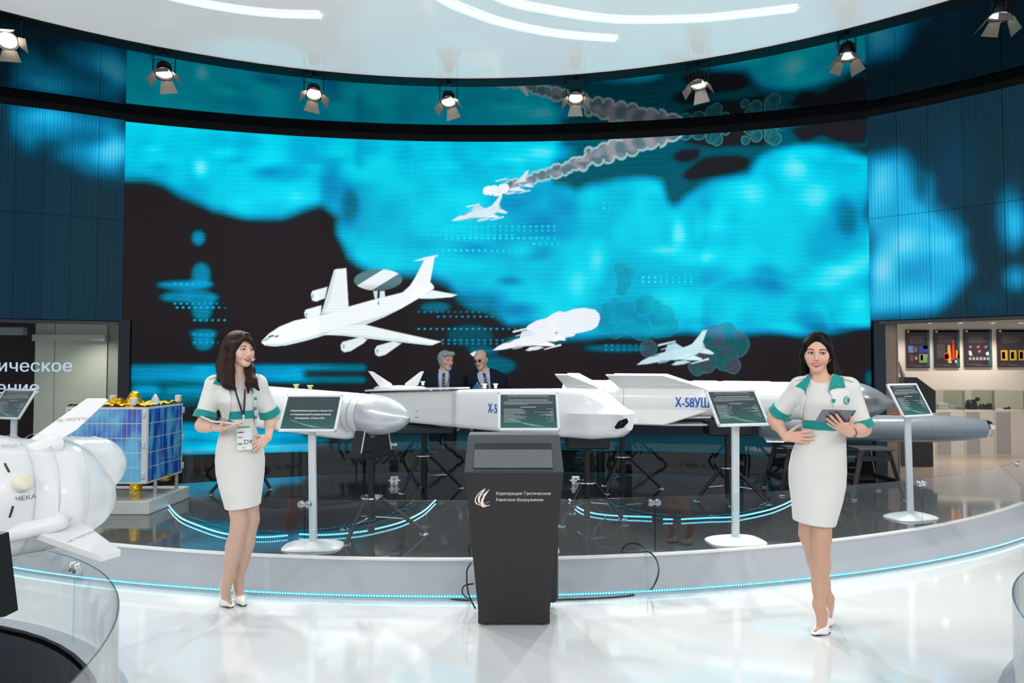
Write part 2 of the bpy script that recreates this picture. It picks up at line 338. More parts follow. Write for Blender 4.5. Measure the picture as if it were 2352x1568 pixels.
AWACS = [  # outline, colour
    ([(460, 585), (545, 290), (560, 284), (625, 278), (640, 535), (560, 562)], (240, 250, 252)),
    ([(545, 290), (560, 284), (520, 480), (480, 575), (458, 585)], (214, 232, 236)),
    ([(390, 450), (400, 430), (500, 402), (482, 478), (425, 500), (398, 492)], (232, 246, 248)), ([(345, 575), (355, 555), (460, 525), (455, 590), (372, 610), (350, 600)], (232, 246, 248)),
    ([(805, 430), (835, 430), (830, 490), (815, 480)], (205, 226, 232)), ([(850, 430), (880, 430), (887, 500), (845, 522)], (226, 240, 244)),
    ([(1000, 440), (1050, 395), (1085, 340), (1145, 225), (1215, 200), (1185, 370), (1212, 400), (1120, 430)], (238, 248, 250)),
    ([(1078, 230), (1140, 208), (1230, 190), (1236, 198), (1150, 224)], (225, 242, 246)),
    ([(60, 775), (66, 758), (110, 715), (180, 668), (280, 628), (460, 590), (640, 535), (800, 490), (1000, 440), (1120, 398), (1200, 398), (1212, 410), (1190, 428), (1110, 478), (1000, 542), (880, 602),
      (750, 655), (640, 692), (480, 724), (350, 762), (230, 790), (150, 798), (85, 792)], (246, 253, 254)),
    ([(230, 790), (350, 762), (480, 724), (640, 692), (750, 655), (880, 602), (1000, 542), (860, 596), (700, 640), (500, 700), (330, 750), (180, 782), (90, 780), (85, 792), (150, 798)], (206, 228, 234)),
    ([(1100, 472), (1200, 425), (1365, 455), (1330, 470), (1210, 480), (1120, 480)], (232, 246, 250)),
    ([(588, 790), (600, 770), (720, 738), (765, 752), (740, 778), (655, 830), (612, 838), (592, 822)], (228, 242, 246)), ([(815, 822), (830, 796), (940, 765), (992, 780), (960, 802), (885, 855), (842, 866), (820, 852)], (228, 242, 246)),
    ([(480, 722), (520, 698), (620, 660), (750, 655), (900, 690), (1180, 752), (1258, 767), (1200, 790), (1170, 790), (700, 738), (600, 726)], (240, 250, 252)),
    ([(480, 722), (600, 712), (720, 724), (1190, 780), (1200, 790), (1170, 790), (700, 738), (600, 726)], (212, 232, 238)),
    ([(600, 790), (612, 785), (616, 805), (606, 815)], (150, 170, 178)), ([(826, 820), (838, 815), (842, 838), (830, 845)], (150, 170, 178)), ([(396, 455), (406, 448), (410, 470), (400, 480)], (150, 170, 178)), ([(352, 580), (362, 573), (366, 592), (355, 600)], (150, 170, 178)),
    ([(68, 758), (110, 733), (120, 742), (95, 760), (70, 768)], (150, 188, 196)), ([(105, 730), (140, 721), (142, 733), (110, 739)], (40, 52, 58)), ([(146, 730), (174, 724), (172, 735), (148, 739)], (40, 52, 58)), ([(835, 520), (840, 490), (846, 520)], (60, 80, 90))]
F16 = [[(300, 610), (310, 600), (468, 565), (476, 576), (310, 617)], [(330, 650), (385, 632), (388, 642), (335, 655)], [(370, 685), (395, 605), (470, 585), (560, 640), (480, 705)],
       [(555, 645), (640, 590), (705, 510), (735, 468), (780, 458), (735, 580), (752, 612)], [(100, 798), (150, 757), (210, 728), (290, 695), (400, 668), (520, 640), (640, 598), (755, 610), (762, 640), (700, 682), (560, 742), (420, 752), (300, 771), (200, 790)],
       [(705, 680), (760, 640), (800, 655), (846, 685), (835, 698), (790, 695)], [(460, 742), (610, 690), (735, 740), (720, 755), (600, 752)], [(620, 785), (720, 755), (790, 733), (801, 748), (690, 775), (630, 790)],
       [(435, 798), (480, 765), (560, 755), (620, 768), (560, 790), (470, 803)], [(300, 778), (340, 755), (430, 752), (380, 775), (310, 786)]]
F16_COL = [(1.06, 1.03, 1.02), (.86, .9, .92), (.92, .95, .97), (1.02, 1.01, 1.0), (1, 1, 1), (1.05, 1.03, 1.01), (1.08, 1.05, 1.03), (1.1, 1.06, 1.03), (.94, .96, .97), (.66, .76, .80)]
def shade(rgb, i): return tuple(min(255, c * k) for c, k in zip(rgb, F16_COL[i]))
def f16(nx, ny, s): return [[(nx + (a - 100) / 5.8075 * s, ny + (b - 798) / 5.8075 * s) for a, b in P] for P in F16]
BLOB = z5([(700, 560), (740, 520), (880, 440), (1070, 390), (1180, 310), (1290, 270), (1380, 290), (1560, 230), (1750, 210), (1940, 245), (2010, 320), (2025, 400), (1980, 540), (1870, 610), (1700, 650), (1590, 670), (1550, 720), (1420, 740), (1340, 780), (1200, 820), (1000, 800), (760, 700)], (1120, 680), 7.84)
_tr = np.random.RandomState(11)
TRAIL = []
for k in range(150):
    t = (k / 149) ** 0.85; cx = 1150 + 430 * t; cy = 431 - 150 * t ** 1.12; r = 8 + 13 * t
    TRAIL.append((cx + _tr.randn() * 3, cy + _tr.randn() * (2 + 6 * t), r * (0.55 + 0.5 * _tr.rand())))
PUFF = [(1540 + _tr.rand() * 260, 302 + _tr.randn() * 14 + 4, 8 + 9 * _tr.rand()) for k in range(24)]
BUB1 = [(1385 + 150 * a, 690 + 75 * b, 15 + 11 * c) for a, b, c in _tr.rand(20, 3)] + [(1425 + 20 * a, 620 + 50 * b, 10 + 9 * c) for a, b, c in _tr.rand(7, 3)]
BUB2 = [(1655, 800, 42), (1620, 830, 26), (1690, 790, 30), (1683, 838, 20), (1640, 770, 26), (1600, 842, 20), (1665, 770, 30), (1490, 800, 20), (1670, 825, 28)]
def dash_rows():
    R = [(520, 1018, 1285, .9), (529, 1018, 1285, .8), (547, 1018, 1282, .95), (576, 860, 1200, .9), (574, 1010, 1120, .9), (610, 800, 1112, .75), (716, 955, 1130, .4), (727, 1000, 1240, .5), (755, 955, 1240, .55), (781, 1010, 1160, .45), (789, 1010, 1160, .42),
         (637, 1470, 1590, 1.0), (647, 1470, 1590, 1.0), (582, 1500, 1600, 1.1), (590, 1500, 1600, 1.1), (793, 1385, 1480, .5), (803, 1385, 1480, .5), (651, 395, 495, .75), (697, 395, 520, .62), (706, 400, 540, .7), (735, 440, 525, .62), (768, 440, 500, .6), (786, 440, 500, .6), (540, 880, 1180, .9), (560, 1220, 1290, 1.0), (450, 1400, 1480, 1.0), (467, 1380, 1560, 1.0), (478, 1380, 1500, 1.05)]
    return R
DASH = dash_rows()
def paint(x, y, side):
    if side:
        c = cmap(bilin(SIDE, x / 4, (y - CY0) / 4), _CS); return c * (1 + 0.05 * np.sin(x * 0.9 * (1 if side else 1)))[..., None]
    wob = 1.5 * np.sin(y * 0.9)
    s = bilin(FIELD, (x + wob) / 4, (y - CY0) / 4); s = s + 0.02 * np.sin(y * 0.55 + 3 * nz2(x, y, 2, .2)) * (s > .3)
    for ry, x0, x1, v in DASH:
        k = (np.abs(y - ry - 0.0 * x) < 3.2) & (x > x0) & (x < x1)
        if k.any():
            u = ((x[k] - x0) / 13.8) % 1.0; a = np.clip((0.30 - np.abs(u - .5)) * 6, 0, 1) * np.clip((3.2 - np.abs(y[k] - ry)) / 1.6, 0, 1) * np.clip(.6 + .5 * nz2(x[k], y[k], 0, .07), 0, 1)
            s[k] = np.where(a > 0, np.maximum(s[k], s[k] * (1 - a) + max(v, .4) * a + .0), s[k]) + 0.04 * a
    c = cmap(s, _CC)
    g = (s > .2) & (s < .62); gr = np.exp(-((s - .40) / .035) ** 2) * np.clip(nz2(x, y, 2, .15), 0, 1) * g   # green fringes of the coding
    c = c * (1 - .5 * gr[..., None]) + lin((20, 140, 90)) * (.5 * gr[..., None])
    def lay(a, col):
        nonlocal c; c = c * (1 - a[..., None]) + np.asarray(col) * a[..., None]
    def boxed(P, pad=3):
        P = np.asarray(P); return (x > P[:, 0].min() - pad) & (x < P[:, 0].max() + pad) & (y > P[:, 1].min() - pad) & (y < P[:, 1].max() + pad)
    def fill(P, rgb, soft=1.1):
        nonlocal c
        k = boxed(P)
        if k.any():
            a = np.clip(0.5 - poly_sd(P, x[k], y[k]) / (2 * soft), 0, 1)[..., None]; c[k] = c[k] * (1 - a) + lin(rgb) * a
    def bubbles(B, inner, edge, alpha, wall=3.0, inside=.35):
        nonlocal c
        k = boxed([(b[0] + q * b[2], b[1] + q * b[2]) for b in B for q in (-1, 1)], 6)
        if not k.any(): return
        X = x[k]; Y = y[k]; X = X + 1.6 * nz2(X, Y, 2, 1.0); Y = Y + 1.6 * nz2(X + 400, Y, 2, 1.0); d = np.full(X.shape, 1e9); e = np.full(X.shape, 1e9)
        for bx, by, br in B:
            q = np.hypot(X - bx, Y - by) - br; d = np.minimum(d, q); e = np.minimum(e, np.abs(q))
        m = np.clip(-d / 2 + .5, 0, 1) * alpha; ed = np.clip(1 - np.abs(d) / wall, 0, 1) + inside * np.clip(1 - e / 1.8, 0, 1) * (d < 0)
        n = np.clip(.55 + .6 * nz2(X, Y, 1, .8), 0, 1)[..., None]; cc = c[k]
        cc = cc * (1 - m[..., None]) + (lin(inner[0]) * n + lin(inner[1]) * (1 - n)) * m[..., None]
        ed = np.clip(ed * .75, 0, 1)[..., None] * alpha; c[k] = cc * (1 - ed) + lin(edge) * ed
    bubbles(PUFF, ((20, 110, 120), (10, 84, 96)), (84, 164, 172), .7, 2.0, .35); bubbles(TRAIL, ((152, 149, 162), (86, 116, 126)), (186, 232, 238), .95, 4.0, .05)
    bubbles(BUB1, ((0, 140, 158), (0, 112, 132)), (40, 176, 194), .40, 1.6, .6)
    bubbles(BUB2, ((84, 84, 108), (20, 112, 118)), (50, 140, 150), .55, 2.2)
    for P, rgb in AWACS: fill(z5(P), rgb)
    # radar disc
    ex, ey = z5([(838, 356)])[0]; k = (np.abs(x - ex) < 64) & (np.abs(y - ey) < 34)
    if k.any():
        X, Y = x[k] - ex, y[k] - ey; q = np.hypot(X / 56.5, (Y + .02 * X) / 25.0); a = np.clip((1 - q) * 22, 0, 1)
        st = np.clip((17 - np.abs(X * .62 + Y * 1.0 + 1)) / 2, 0, 1); low = np.clip((Y - 6) / 14, 0, 1)
        col = lin((92, 128, 134)) * (1 - st)[..., None] + lin((240, 250, 252)) * st[..., None]; col = col * (1 - .35 * low)[..., None]
        c[k] = c[k] * (1 - a[..., None]) + col * a[..., None]
    def jet(nx, ny, sc, rgb, only=None):
        for i, P in enumerate(f16(nx, ny, sc)):
            if only is None or i in only: fill(P, shade(rgb, i))
        if only is None:
            q = lambda L_: [(nx + (a - 100) / 5.8075 * sc, ny + (b - 798) / 5.8075 * sc) for a, b in L_]
            fill(q([(230, 722), (262, 704), (300, 694), (322, 692), (300, 706), (255, 722)]), (96, 120, 130)); fill(q([(400, 752), (520, 735), (640, 700), (700, 690), (600, 728), (480, 752)]), shade(rgb, 8)); fill(q([(735, 605), (757, 612), (760, 636), (742, 632)]), (150, 165, 172))
    jet(1037, 507.4, 1.0, (210, 232, 243))
    jet(1106, 446, .93, (204, 228, 236), (0, 3, 5, 6, 7, 8))
    bubbles([(1118 + 44 * a, 440 - 8 * a + 12 * (b - .5), 3 + 6 * cc_) for a, b, cc_ in np.random.RandomState(5).rand(22, 3)], ((250, 252, 255), (225, 240, 246)), (248, 252, 255), 1.0, 1.5)
    fill(BLOB, (236, 243, 252))
    jet(1132, 804.4, 1.307, (240, 245, 248))
    jet(1463, 837.5, 1.378, (196, 228, 237))
    fill([(1080, 812), (1092, 806), (1100, 812), (1086, 818)], (220, 245, 248))
    return c
# screen surface: the middle is an arc, the flanks turn in
SCX, SCY, SCR = -0.402, -4.459, 14.827
SCREEN_TOP, SIDE_BOTTOM, SCREEN_BOTTOM, CEIL = 5.0, 2.19, 0.30, 5.13
def arc_pt(a, R=SCR): return (SCX + R * math.sin(a), SCY + R * math.cos(a))
AL = math.asin((-5.43 - SCX) / SCR); AR = math.asin((4.93 - SCX) / SCR)
LEFT_FLANK = [arc_pt(AL), (-6.05, 9.16), (-6.72, 8.86), (-7.5, 8.42), (-8.4, 7.8)]
RIGHT_FLANK = [arc_pt(AR), (5.57, 8.88), (6.25, 8.23), (7.0, 7.45), (7.8, 6.5)]
def flank_pt(F, t):
    q = spline([(a, b, 0) for a, b in F], 40); u = t * 40; i = min(int(u), 39); p = q[i].lerp(q[i + 1], u - i); return (p.x, p.y)
# ------------------------------------------------------------------ shell of the stand
def screen_mat(name, stripes):
    m = bpy.data.materials.new(name); m.use_nodes = True; N = m.node_tree.nodes; K = m.node_tree.links; N.clear()
    at = N.new('ShaderNodeAttribute'); at.attribute_name = 'col'; e = N.new('ShaderNodeEmission'); o = N.new('ShaderNodeOutputMaterial')
    uv = N.new('ShaderNodeAttribute'); uv.attribute_name = 'grid'
    wv = N.new('ShaderNodeTexWave'); wv.wave_type = 'BANDS'; wv.bands_direction = 'X' if stripes else 'Z'; wv.inputs['Scale'].default_value = 8.0 if stripes else 7.0
    wv.inputs['Distortion'].default_value = 0.6; K.new(uv.outputs['Vector'], wv.inputs['Vector'])
    mr = N.new('ShaderNodeMapRange'); mr.inputs['To Min'].default_value = 0.88 if stripes else 0.965; mr.inputs['To Max'].default_value = 1.10 if stripes else 1.03
    K.new(wv.outputs['Fac'], mr.inputs['Value']); K.new(at.outputs['Color'], e.inputs[0]); K.new(mr.outputs[0], e.inputs[1])
    g = N.new('ShaderNodeBsdfGlossy'); g.inputs['Roughness'].default_value = 0.35; g.inputs['Color'].default_value = (.004, .004, .004, 1); ad = N.new('ShaderNodeAddShader')
    K.new(e.outputs[0], ad.inputs[0]); K.new(g.outputs[0], ad.inputs[1]); K.new(ad.outputs[0], o.inputs[0])
    m.cycles.emission_sampling = 'FRONT' if False else 'NONE'
    return m
def led_panel(parent, fn, u0, u1, z0, z1, nu, nv, m, side, gain=1.0, gap=0.0):
    us = np.linspace(u0 + gap, u1 - gap, nu + 1); zs = np.linspace(z0 + gap * 4, z1 - gap * 4, nv + 1)
    xy = np.array([fn(u) for u in us]); V = np.zeros((nv + 1, nu + 1, 3)); V[..., 0] = xy[None, :, 0]; V[..., 1] = xy[None, :, 1]; V[..., 2] = zs[:, None]
    px, py = proj(V); c = paint(px.ravel().copy(), py.ravel().copy(), side) * gain
    i = np.arange(nv)[:, None] * (nu + 1) + np.arange(nu)[None]; Fq = np.stack([i, i + 1, i + nu + 2, i + nu + 1], -1).reshape(-1, 4)
    me = nparr_mesh('led_panel', V.reshape(-1, 3), Fq, m, False); set_color(me, c)
    d = np.concatenate([[0], np.cumsum(np.hypot(*np.diff(xy, axis=0).T))]) + u0 * 13
    a = me.attributes.new('grid', 'FLOAT_VECTOR', 'POINT'); g = np.zeros((nv + 1, nu + 1, 3), np.float32); g[..., 0] = d[None]; g[..., 2] = zs[:, None]; a.data.foreach_set('vector', g.ravel())
    return link('led_panel', me, parent)
M_SCR = screen_mat('video_picture', False); M_SIDE = screen_mat('video_picture_coarse', True)
vw = thing('video_wall', 'huge curved video wall showing white aircraft over bright cyan clouds', 'video wall', (*arc_pt(0), SCREEN_BOTTOM))
vw.location = (0, 0, 0)
NC = 8
for k in range(NC):
    a0 = AL + (AR - AL) * k / NC; a1 = AL + (AR - AL) * (k + 1) / NC
    led_panel(vw, arc_pt, a0, a1, SCREEN_BOTTOM, SCREEN_TOP, 134, 440, M_SCR, 0, [1, 1.06, .97, 1.03, 1, .98, 1.04, 1][k])
for nm, F, lab in (('video_wall', LEFT_FLANK, 'dim coarse flanking video screen above the doorway with khaki walls'), ('video_wall', RIGHT_FLANK, 'coarse flanking video screen above the doorway to the poster room')):
    sw = thing(nm, lab, 'video wall')
    n = 9
    for k in range(n):
        for z0, z1 in ((SIDE_BOTTOM, 3.6), (3.6, SCREEN_TOP + .02)):
            led_panel(sw, lambda t, F=F: flank_pt(F, t), k / n, (k + 1) / n, z0, z1, 18, 44, M_SIDE, 1, 1 + .05 * ((k * 7) % 3 - 1), 0.0006)
# dark wall behind and above the screens, wrapped round the arc
M_DWALL = mat('dark_wall_paint', (8, 16, 22), 0.6, 0, .2)
wb = MB()
back = [(x, y + 0.06) for x, y in [flank_pt(LEFT_FLANK, 1 - i / 12) for i in range(12)]] + [(arc_pt(AL + (AR - AL) * i / 48, SCR + .06)) for i in range(49)] + [(x + .03, y + 0.06) for x, y in [flank_pt(RIGHT_FLANK, (i + 1) / 12) for i in range(12)]]
def vwall(b, pts, z0, z1, t=0.12):
    n = len(pts); r = []
    for i, (x, y) in enumerate(pts):
        d = Vector((pts[min(i + 1, n - 1)][0] - pts[max(i - 1, 0)][0], pts[min(i + 1, n - 1)][1] - pts[max(i - 1, 0)][1], 0)).normalized(); o = Vector((-d.y, d.x, 0)) * t
        p = Vector((x, y, 0)); r.append([p + Vector((0, 0, z0)), p + o + Vector((0, 0, z0)), p + o + Vector((0, 0, z1)), p + Vector((0, 0, z1))])
    return b.loft(r)
vwall(wb, back[12:61], 0.0, CEIL); vwall(wb, back[:13], SIDE_BOTTOM - .03, CEIL); vwall(wb, back[60:], SIDE_BOTTOM - .03, CEIL)
tag(wb.build('wall_back', M_DWALL), kind='structure')
# black strip over the screens, flush with them
tb = MB(); front = [(x * .999, y - .02) for x, y in back]
vwall(tb, front, SCREEN_TOP, CEIL, .1); tag(tb.build('trim_1', mat('black_fascia', (5, 9, 13), .6, 0, .2)), kind='structure')
tb = MB()
for pts, z in ((front[:13], 0), (front[60:], 0)): vwall(tb, pts, SIDE_BOTTOM - .05, SIDE_BOTTOM - .005, .1)
tag(tb.build('trim_2', mat('door_head_dark', (12, 28, 38), .4)), kind='structure')
# white gloss floor
M_FLOOR = mat('white_gloss_floor', (215, 220, 223), 0.09, 0, 0.6, noise=.012, nscale=1.2, coat=.5)
fl = MB(); fl.box((0, 8, -.05), (36, 30, .1)); tag(fl.build('floor', M_FLOOR), kind='structure')
# ceiling: black gloss membrane round a white gloss disc
M_CEIL = mat('black_stretch_ceiling', (4, 6, 8), 0.035, 0, 1.0, noise=.02, bump=0.004, bscale=5)
def _tweak(m, **kw):
    p = m.node_tree.nodes['Principled BSDF']
    for k, v in kw.items(): p.inputs[k.replace('_', ' ')].default_value = v
_tweak(M_CEIL, IOR=1.75)
DC = Vector((-0.537, 1.127, 0)); DR = 7.15; ZD = 5.10
cb = MB(); n = 96; ri = [DC + Vector((math.cos(2 * PI * j / n), math.sin(2 * PI * j / n), 0)) * (DR + .2) for j in range(n)]; ro = [Vector((-.4, 1, 0)) + Vector((math.cos(2 * PI * j / n), math.sin(2 * PI * j / n), 0)) * 11.5 for j in range(n)]
z = Vector((0, 0, CEIL)); zz = Vector((0, 0, CEIL + .05))
cb.loft([[p + z for p in ri], [p + z for p in ro], [p + zz for p in ro], [p + zz for p in ri], [p + z for p in ri]], True, False, False)
tag(cb.build('ceiling', M_CEIL), kind='structure')
for ang in (2.55, 0.62, 2.2):           # welded seams of the membrane
    p = DC + Vector((math.cos(ang), math.sin(ang), 0)) * (DR + .2); q = Vector((-.4, 1, 0)) + Vector((math.cos(ang + .12), math.sin(ang + .12), 0)) * 11
    sb = MB(); sb.tube([p + Vector((0, 0, CEIL - .001)), q + Vector((0, 0, CEIL - .001))], .004, 4); tag(sb.build('trim_%d' % (4 + int(ang * 10) % 7), M_DWALL), kind='structure')
M_DISC = mat('white_stretch_ceiling', (226, 229, 228), 0.12, 0, .5, noise=.01, coat=.4, emit=(236, 238, 236), estr=.40)   # glow added to the membrane in place of bounced light
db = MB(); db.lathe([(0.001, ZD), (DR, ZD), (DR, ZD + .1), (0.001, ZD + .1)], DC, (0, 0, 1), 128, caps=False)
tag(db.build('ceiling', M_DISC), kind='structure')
rb = MB(); rb.lathe([(DR, ZD - .015), (DR + .22, ZD - .015), (DR + .22, ZD + .12), (DR, ZD + .12), (DR, ZD - .015)], DC, (0, 0, 1), 128, caps=False)
tag(rb.build('trim_3', mat('black_ring_matt', (8, 8, 9), .6, 0, .2)), kind='structure')
# glowing lines let into the disc (they run on over the camera)
M_ARC = emat('ceiling_light_line', (205, 232, 255), LED_ARC)
M_ARCB = mat('light_line_channel', (235, 240, 245), .3, emit=(186, 224, 255), estr=1.0)
def arc_light(pts, label, w=.035):
    pts = [Vector((p[0], p[1], 0)) for p in spline([(a, b, 0) for a, b in pts], 40)]
    r = thing('ceiling_light', label, 'light', (pts[0].x, pts[0].y, ZD), group='glowing lines in the white canopy')
    def strip(z0, z1, ww, nm, m):
        rings = []
        for i, p in enumerate(pts):
            d = (pts[min(i + 1, len(pts) - 1)] - pts[max(i - 1, 0)]).normalized(); o = Vector((-d.y, d.x, 0)) * ww / 2
            rings.append([p + o + Vector((0, 0, z0)), p - o + Vector((0, 0, z0)), p - o + Vector((0, 0, z1)), p + o + Vector((0, 0, z1))])
        o = MB().loft(rings).build(nm, m, r); o.location = -r.location; return o
    strip(ZD - .012, ZD - .001, w + .10, 'channel', M_ARCB); strip(ZD - .02, ZD - .010, w, 'diffuser', M_ARC)
def circ_arc(cx, cy, R, a0, a1, n=14): return [(cx + R * math.cos(a0 + (a1 - a0) * i / n), cy + R * math.sin(a0 + (a1 - a0) * i / n)) for i in range(n + 1)]
arc_light(circ_arc(-2.0, 4.28, 2.46, 1.54, 3.5), 'curved light line sweeping to the canopy side with the khaki doorway')
arc_light([(1.12, 7.24), (.716, 7.18), (.34, 7.086), (-.116, 6.885), (-.415, 6.669), (-.633, 6.466), (-1.0, 5.9), (-1.2, 5.1), (-1.15, 4.2)], 'curved light line nearest the canopy rim, between the other two')
arc_light([(2.8, 6.61), (2.288, 6.736), (1.872, 6.814), (1.214, 6.84), (.808, 6.78), (.362, 6.644), (-.046, 6.466), (-.5, 6.0), (-.8, 5.2), (-.85, 4.3)], 'longest curved light line, sweeping to the canopy side with the poster room')
arc_light(circ_arc(-.5, 1.2, 2.6, 3.3, 6.1), 'curved light line in the canopy centre'); arc_light(circ_arc(-.5, 0.2, 4.2, 3.6, 5.8), 'wide curved light line in the canopy half away from the stage')
arc_light(circ_arc(2.2, 1.6, 2.4, -.9, 1.0), 'curved light line over the podium with the empty glass ring')
# ------------------------------------------------------------------ stage
SX, SY, RB, RT = -0.455, 13.7, 9.03, 8.83
RX, RY, RR = -0.11, 0.78, 8.04
DZ = 0.22                                # deck height
def front_arc(a, R): return Vector((SX + R * math.sin(a), SY - R * math.cos(a), 0))
def rear_arc(a, R): return Vector((RX + R * math.sin(a), RY + R * math.cos(a), 0))
def front_angle(px, py, z, R=None):
    p = hz(px, py, z); return math.atan2(p.x - SX, SY - p.y)
def rear_angle(px, py, z):
    p = hz(px, py, z); return math.atan2(p.x - RX, p.y - RY)
# corners of the lens-shaped deck
def lens(Rf, Rr, n=60):
    d = math.hypot(SX - RX, SY - RY); a = (Rf ** 2 - Rr ** 2 + d * d) / (2 * d); h = math.sqrt(Rf ** 2 - a * a)
    ux, uy = (RX - SX) / d, (RY - SY) / d; mx, my = SX + ux * a, SY + uy * a
    P1 = Vector((mx - uy * h, my + ux * h, 0)); P2 = Vector((mx + uy * h, my - ux * h, 0))
    if P1.x > P2.x: P1, P2 = P2, P1
    f = lambda P: math.atan2(P.x - SX, SY - P.y); r = lambda P: math.atan2(P.x - RX, P.y - RY)
    fr = [front_arc(f(P1) + (f(P2) - f(P1)) * i / n, Rf) for i in range(n + 1)]; re = [rear_arc(r(P2) + (r(P1) - r(P2)) * i / n, Rr) for i in range(1, n)]
    return fr, re
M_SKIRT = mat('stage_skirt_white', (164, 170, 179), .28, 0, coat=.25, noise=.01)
M_TILE = mat('black_gloss_tile', (16, 17, 20), .07, 0, .6, noise=.25, nscale=3, coat=.4)
_tweak(M_TILE, IOR=1.8)
stage = thing('stage', 'low lens-shaped stage with white sloping skirt and black glossy tiled deck', 'stage')
f0, r0 = lens(RB, RR + .06); f1, r1 = lens(RT, RR); lo = f0 + r0; hi = f1 + r1
sk = MB(); zz = lambda P, z: [p + Vector((0, 0, z)) for p in P]
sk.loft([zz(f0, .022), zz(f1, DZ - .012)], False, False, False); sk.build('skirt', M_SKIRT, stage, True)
rm = MB(); f2, r2 = lens(RT - .045, RR - .003); hi2 = f2 + r2
rm.loft([zz(f1, DZ - .012), zz(f1, DZ), zz(f2, DZ), zz(f2, DZ - .03)], False, False, False); rm.build('rim', mat('stage_rim_white', (236, 238, 238), .25, coat=.3), stage)
pl = MB(); pl.loft([zz(lo, 0.0), zz([p + (Vector((SX, SY - 8.9 + 2, 0)) - p) * .004 for p in lo], .022)], True, True, False); pl.build('plinth', mat('stage_plinth', (170, 184, 190), .4), stage)
sub = MB(); sub.loft([zz(hi2, .10), zz(hi2, DZ - .012)]); sub.build('subfloor', mat('tile_joint', (46, 48, 52), .5), stage)
def clip(poly, a, b):                    # keep the left of a->b
    out = []; n = len(poly)
    for i in range(n):
        p, q = poly[i], poly[(i + 1) % n]; sp = (b.x - a.x) * (p.y - a.y) - (b.y - a.y) * (p.x - a.x); sq = (b.x - a.x) * (q.y - a.y) - (b.y - a.y) * (q.x - a.x)
        if sp >= 0: out.append(p)
        if sp * sq < 0: out.append(p.lerp(q, sp / (sp - sq)))
    return out
lensp = hi2; area = sum(lensp[i].x * lensp[(i + 1) % len(lensp)].y - lensp[(i + 1) % len(lensp)].x * lensp[i].y for i in range(len(lensp)))
if area < 0: lensp = list(reversed(lensp))
TS, G = .75, .0016
for ix in range(-9, 10):
    for iy in range(5, 13):
        x0, y0 = ix * TS - .3, iy * TS + .1; sq = [Vector((x0 + G, y0 + G, 0)), Vector((x0 + TS - G, y0 + G, 0)), Vector((x0 + TS - G, y0 + TS - G, 0)), Vector((x0 + G, y0 + TS - G, 0))]
        for i in range(len(lensp)):
            sq = clip(sq, lensp[i], lensp[(i + 1) % len(lensp)])
            if len(sq) < 3: break
        sq = [p for i, p in enumerate(sq) if (p - sq[i - 1]).length > 1e-4]
        if len(sq) < 3: continue
        t = MB(); t.prism([(p.x, p.y) for p in sq], Matrix.Translation((0, 0, DZ - .0125)), .012); t.build('tile', M_TILE, stage)
M_LED = emat('led_dots_cyan', (170, 240, 255), 8.0, 'NONE'); M_LEDB = mat('led_tape', (0, 110, 140), .4, emit=(0, 186, 228), estr=1.3)
def led_tape(parent, pts, step, r=.0045, name='light_strip', wid=.012, tall=True):
    t = MB(); up = Vector((0, 0, wid / 2)); n = len(pts); rings = []
    for i, p in enumerate(pts):
        d = (pts[min(i + 1, n - 1)] - pts[max(i - 1, 0)]).normalized(); o = Vector((-d.y, d.x, 0)) * .003
        rings.append([p - o - up, p + o - up, p + o + up, p - o + up])
    t.loft(rings); s = t.build(name, M_LEDB, parent)
    d = MB(); acc = 0.0; oc = [(1, 0, 0), (0, 1, 0), (-1, 0, 0), (0, -1, 0), (0, 0, 1), (0, 0, -1)]; fc = [(0, 1, 4), (1, 2, 4), (2, 3, 4), (3, 0, 4), (1, 0, 5), (2, 1, 5), (3, 2, 5), (0, 3, 5)]
    for i in range(n - 1):
        a, b = pts[i], pts[i + 1]; l = (b - a).length
        dr = (b - a).normalized(); o = Vector((dr.y, -dr.x, 0)) * .0045
        while acc < l:
            c = a.lerp(b, acc / l) + o; d.add([c + Vector(q) * r for q in oc], fc); acc += step
        acc -= l
    tag(d.build('led_dots', M_LED, s), kind='stuff'); return s
b_ = MB(); b_.loft([zz(r0, .0), zz(r1, DZ - .001)], False, False, False); b_.build('rear_fascia', mat('rear_fascia_black', (12, 18, 22), .3), stage)
led_tape(stage, [front_arc(-.52 + 1.16 * i / 200, RB + .006) + Vector((0, 0, .030)) for i in range(201)], .020, .0048)
def inlay(pix, cut=()):
    pts = [hz(a, b, DZ + .018) for a, b in pix]; led_tape(stage, spline(pts, 50), .017, .0038, wid=.014)
inlay([(388, 1160), (405, 1180), (430, 1196), (500, 1221), (560, 1231), (610, 1233), (662, 1229)]); inlay([(688, 1226), (740, 1228), (800, 1224), (850, 1217), (920, 1199), (970, 1175), (1000, 1148)])
inlay([(1308, 1146), (1325, 1163), (1350, 1175), (1400, 1183), (1496, 1187)]); inlay([(1524, 1192), (1534, 1192), (1546, 1192)]); inlay([(1565, 1192), (1625, 1189), (1690, 1186), (1760, 1172), (1800, 1158), (1830, 1142)])
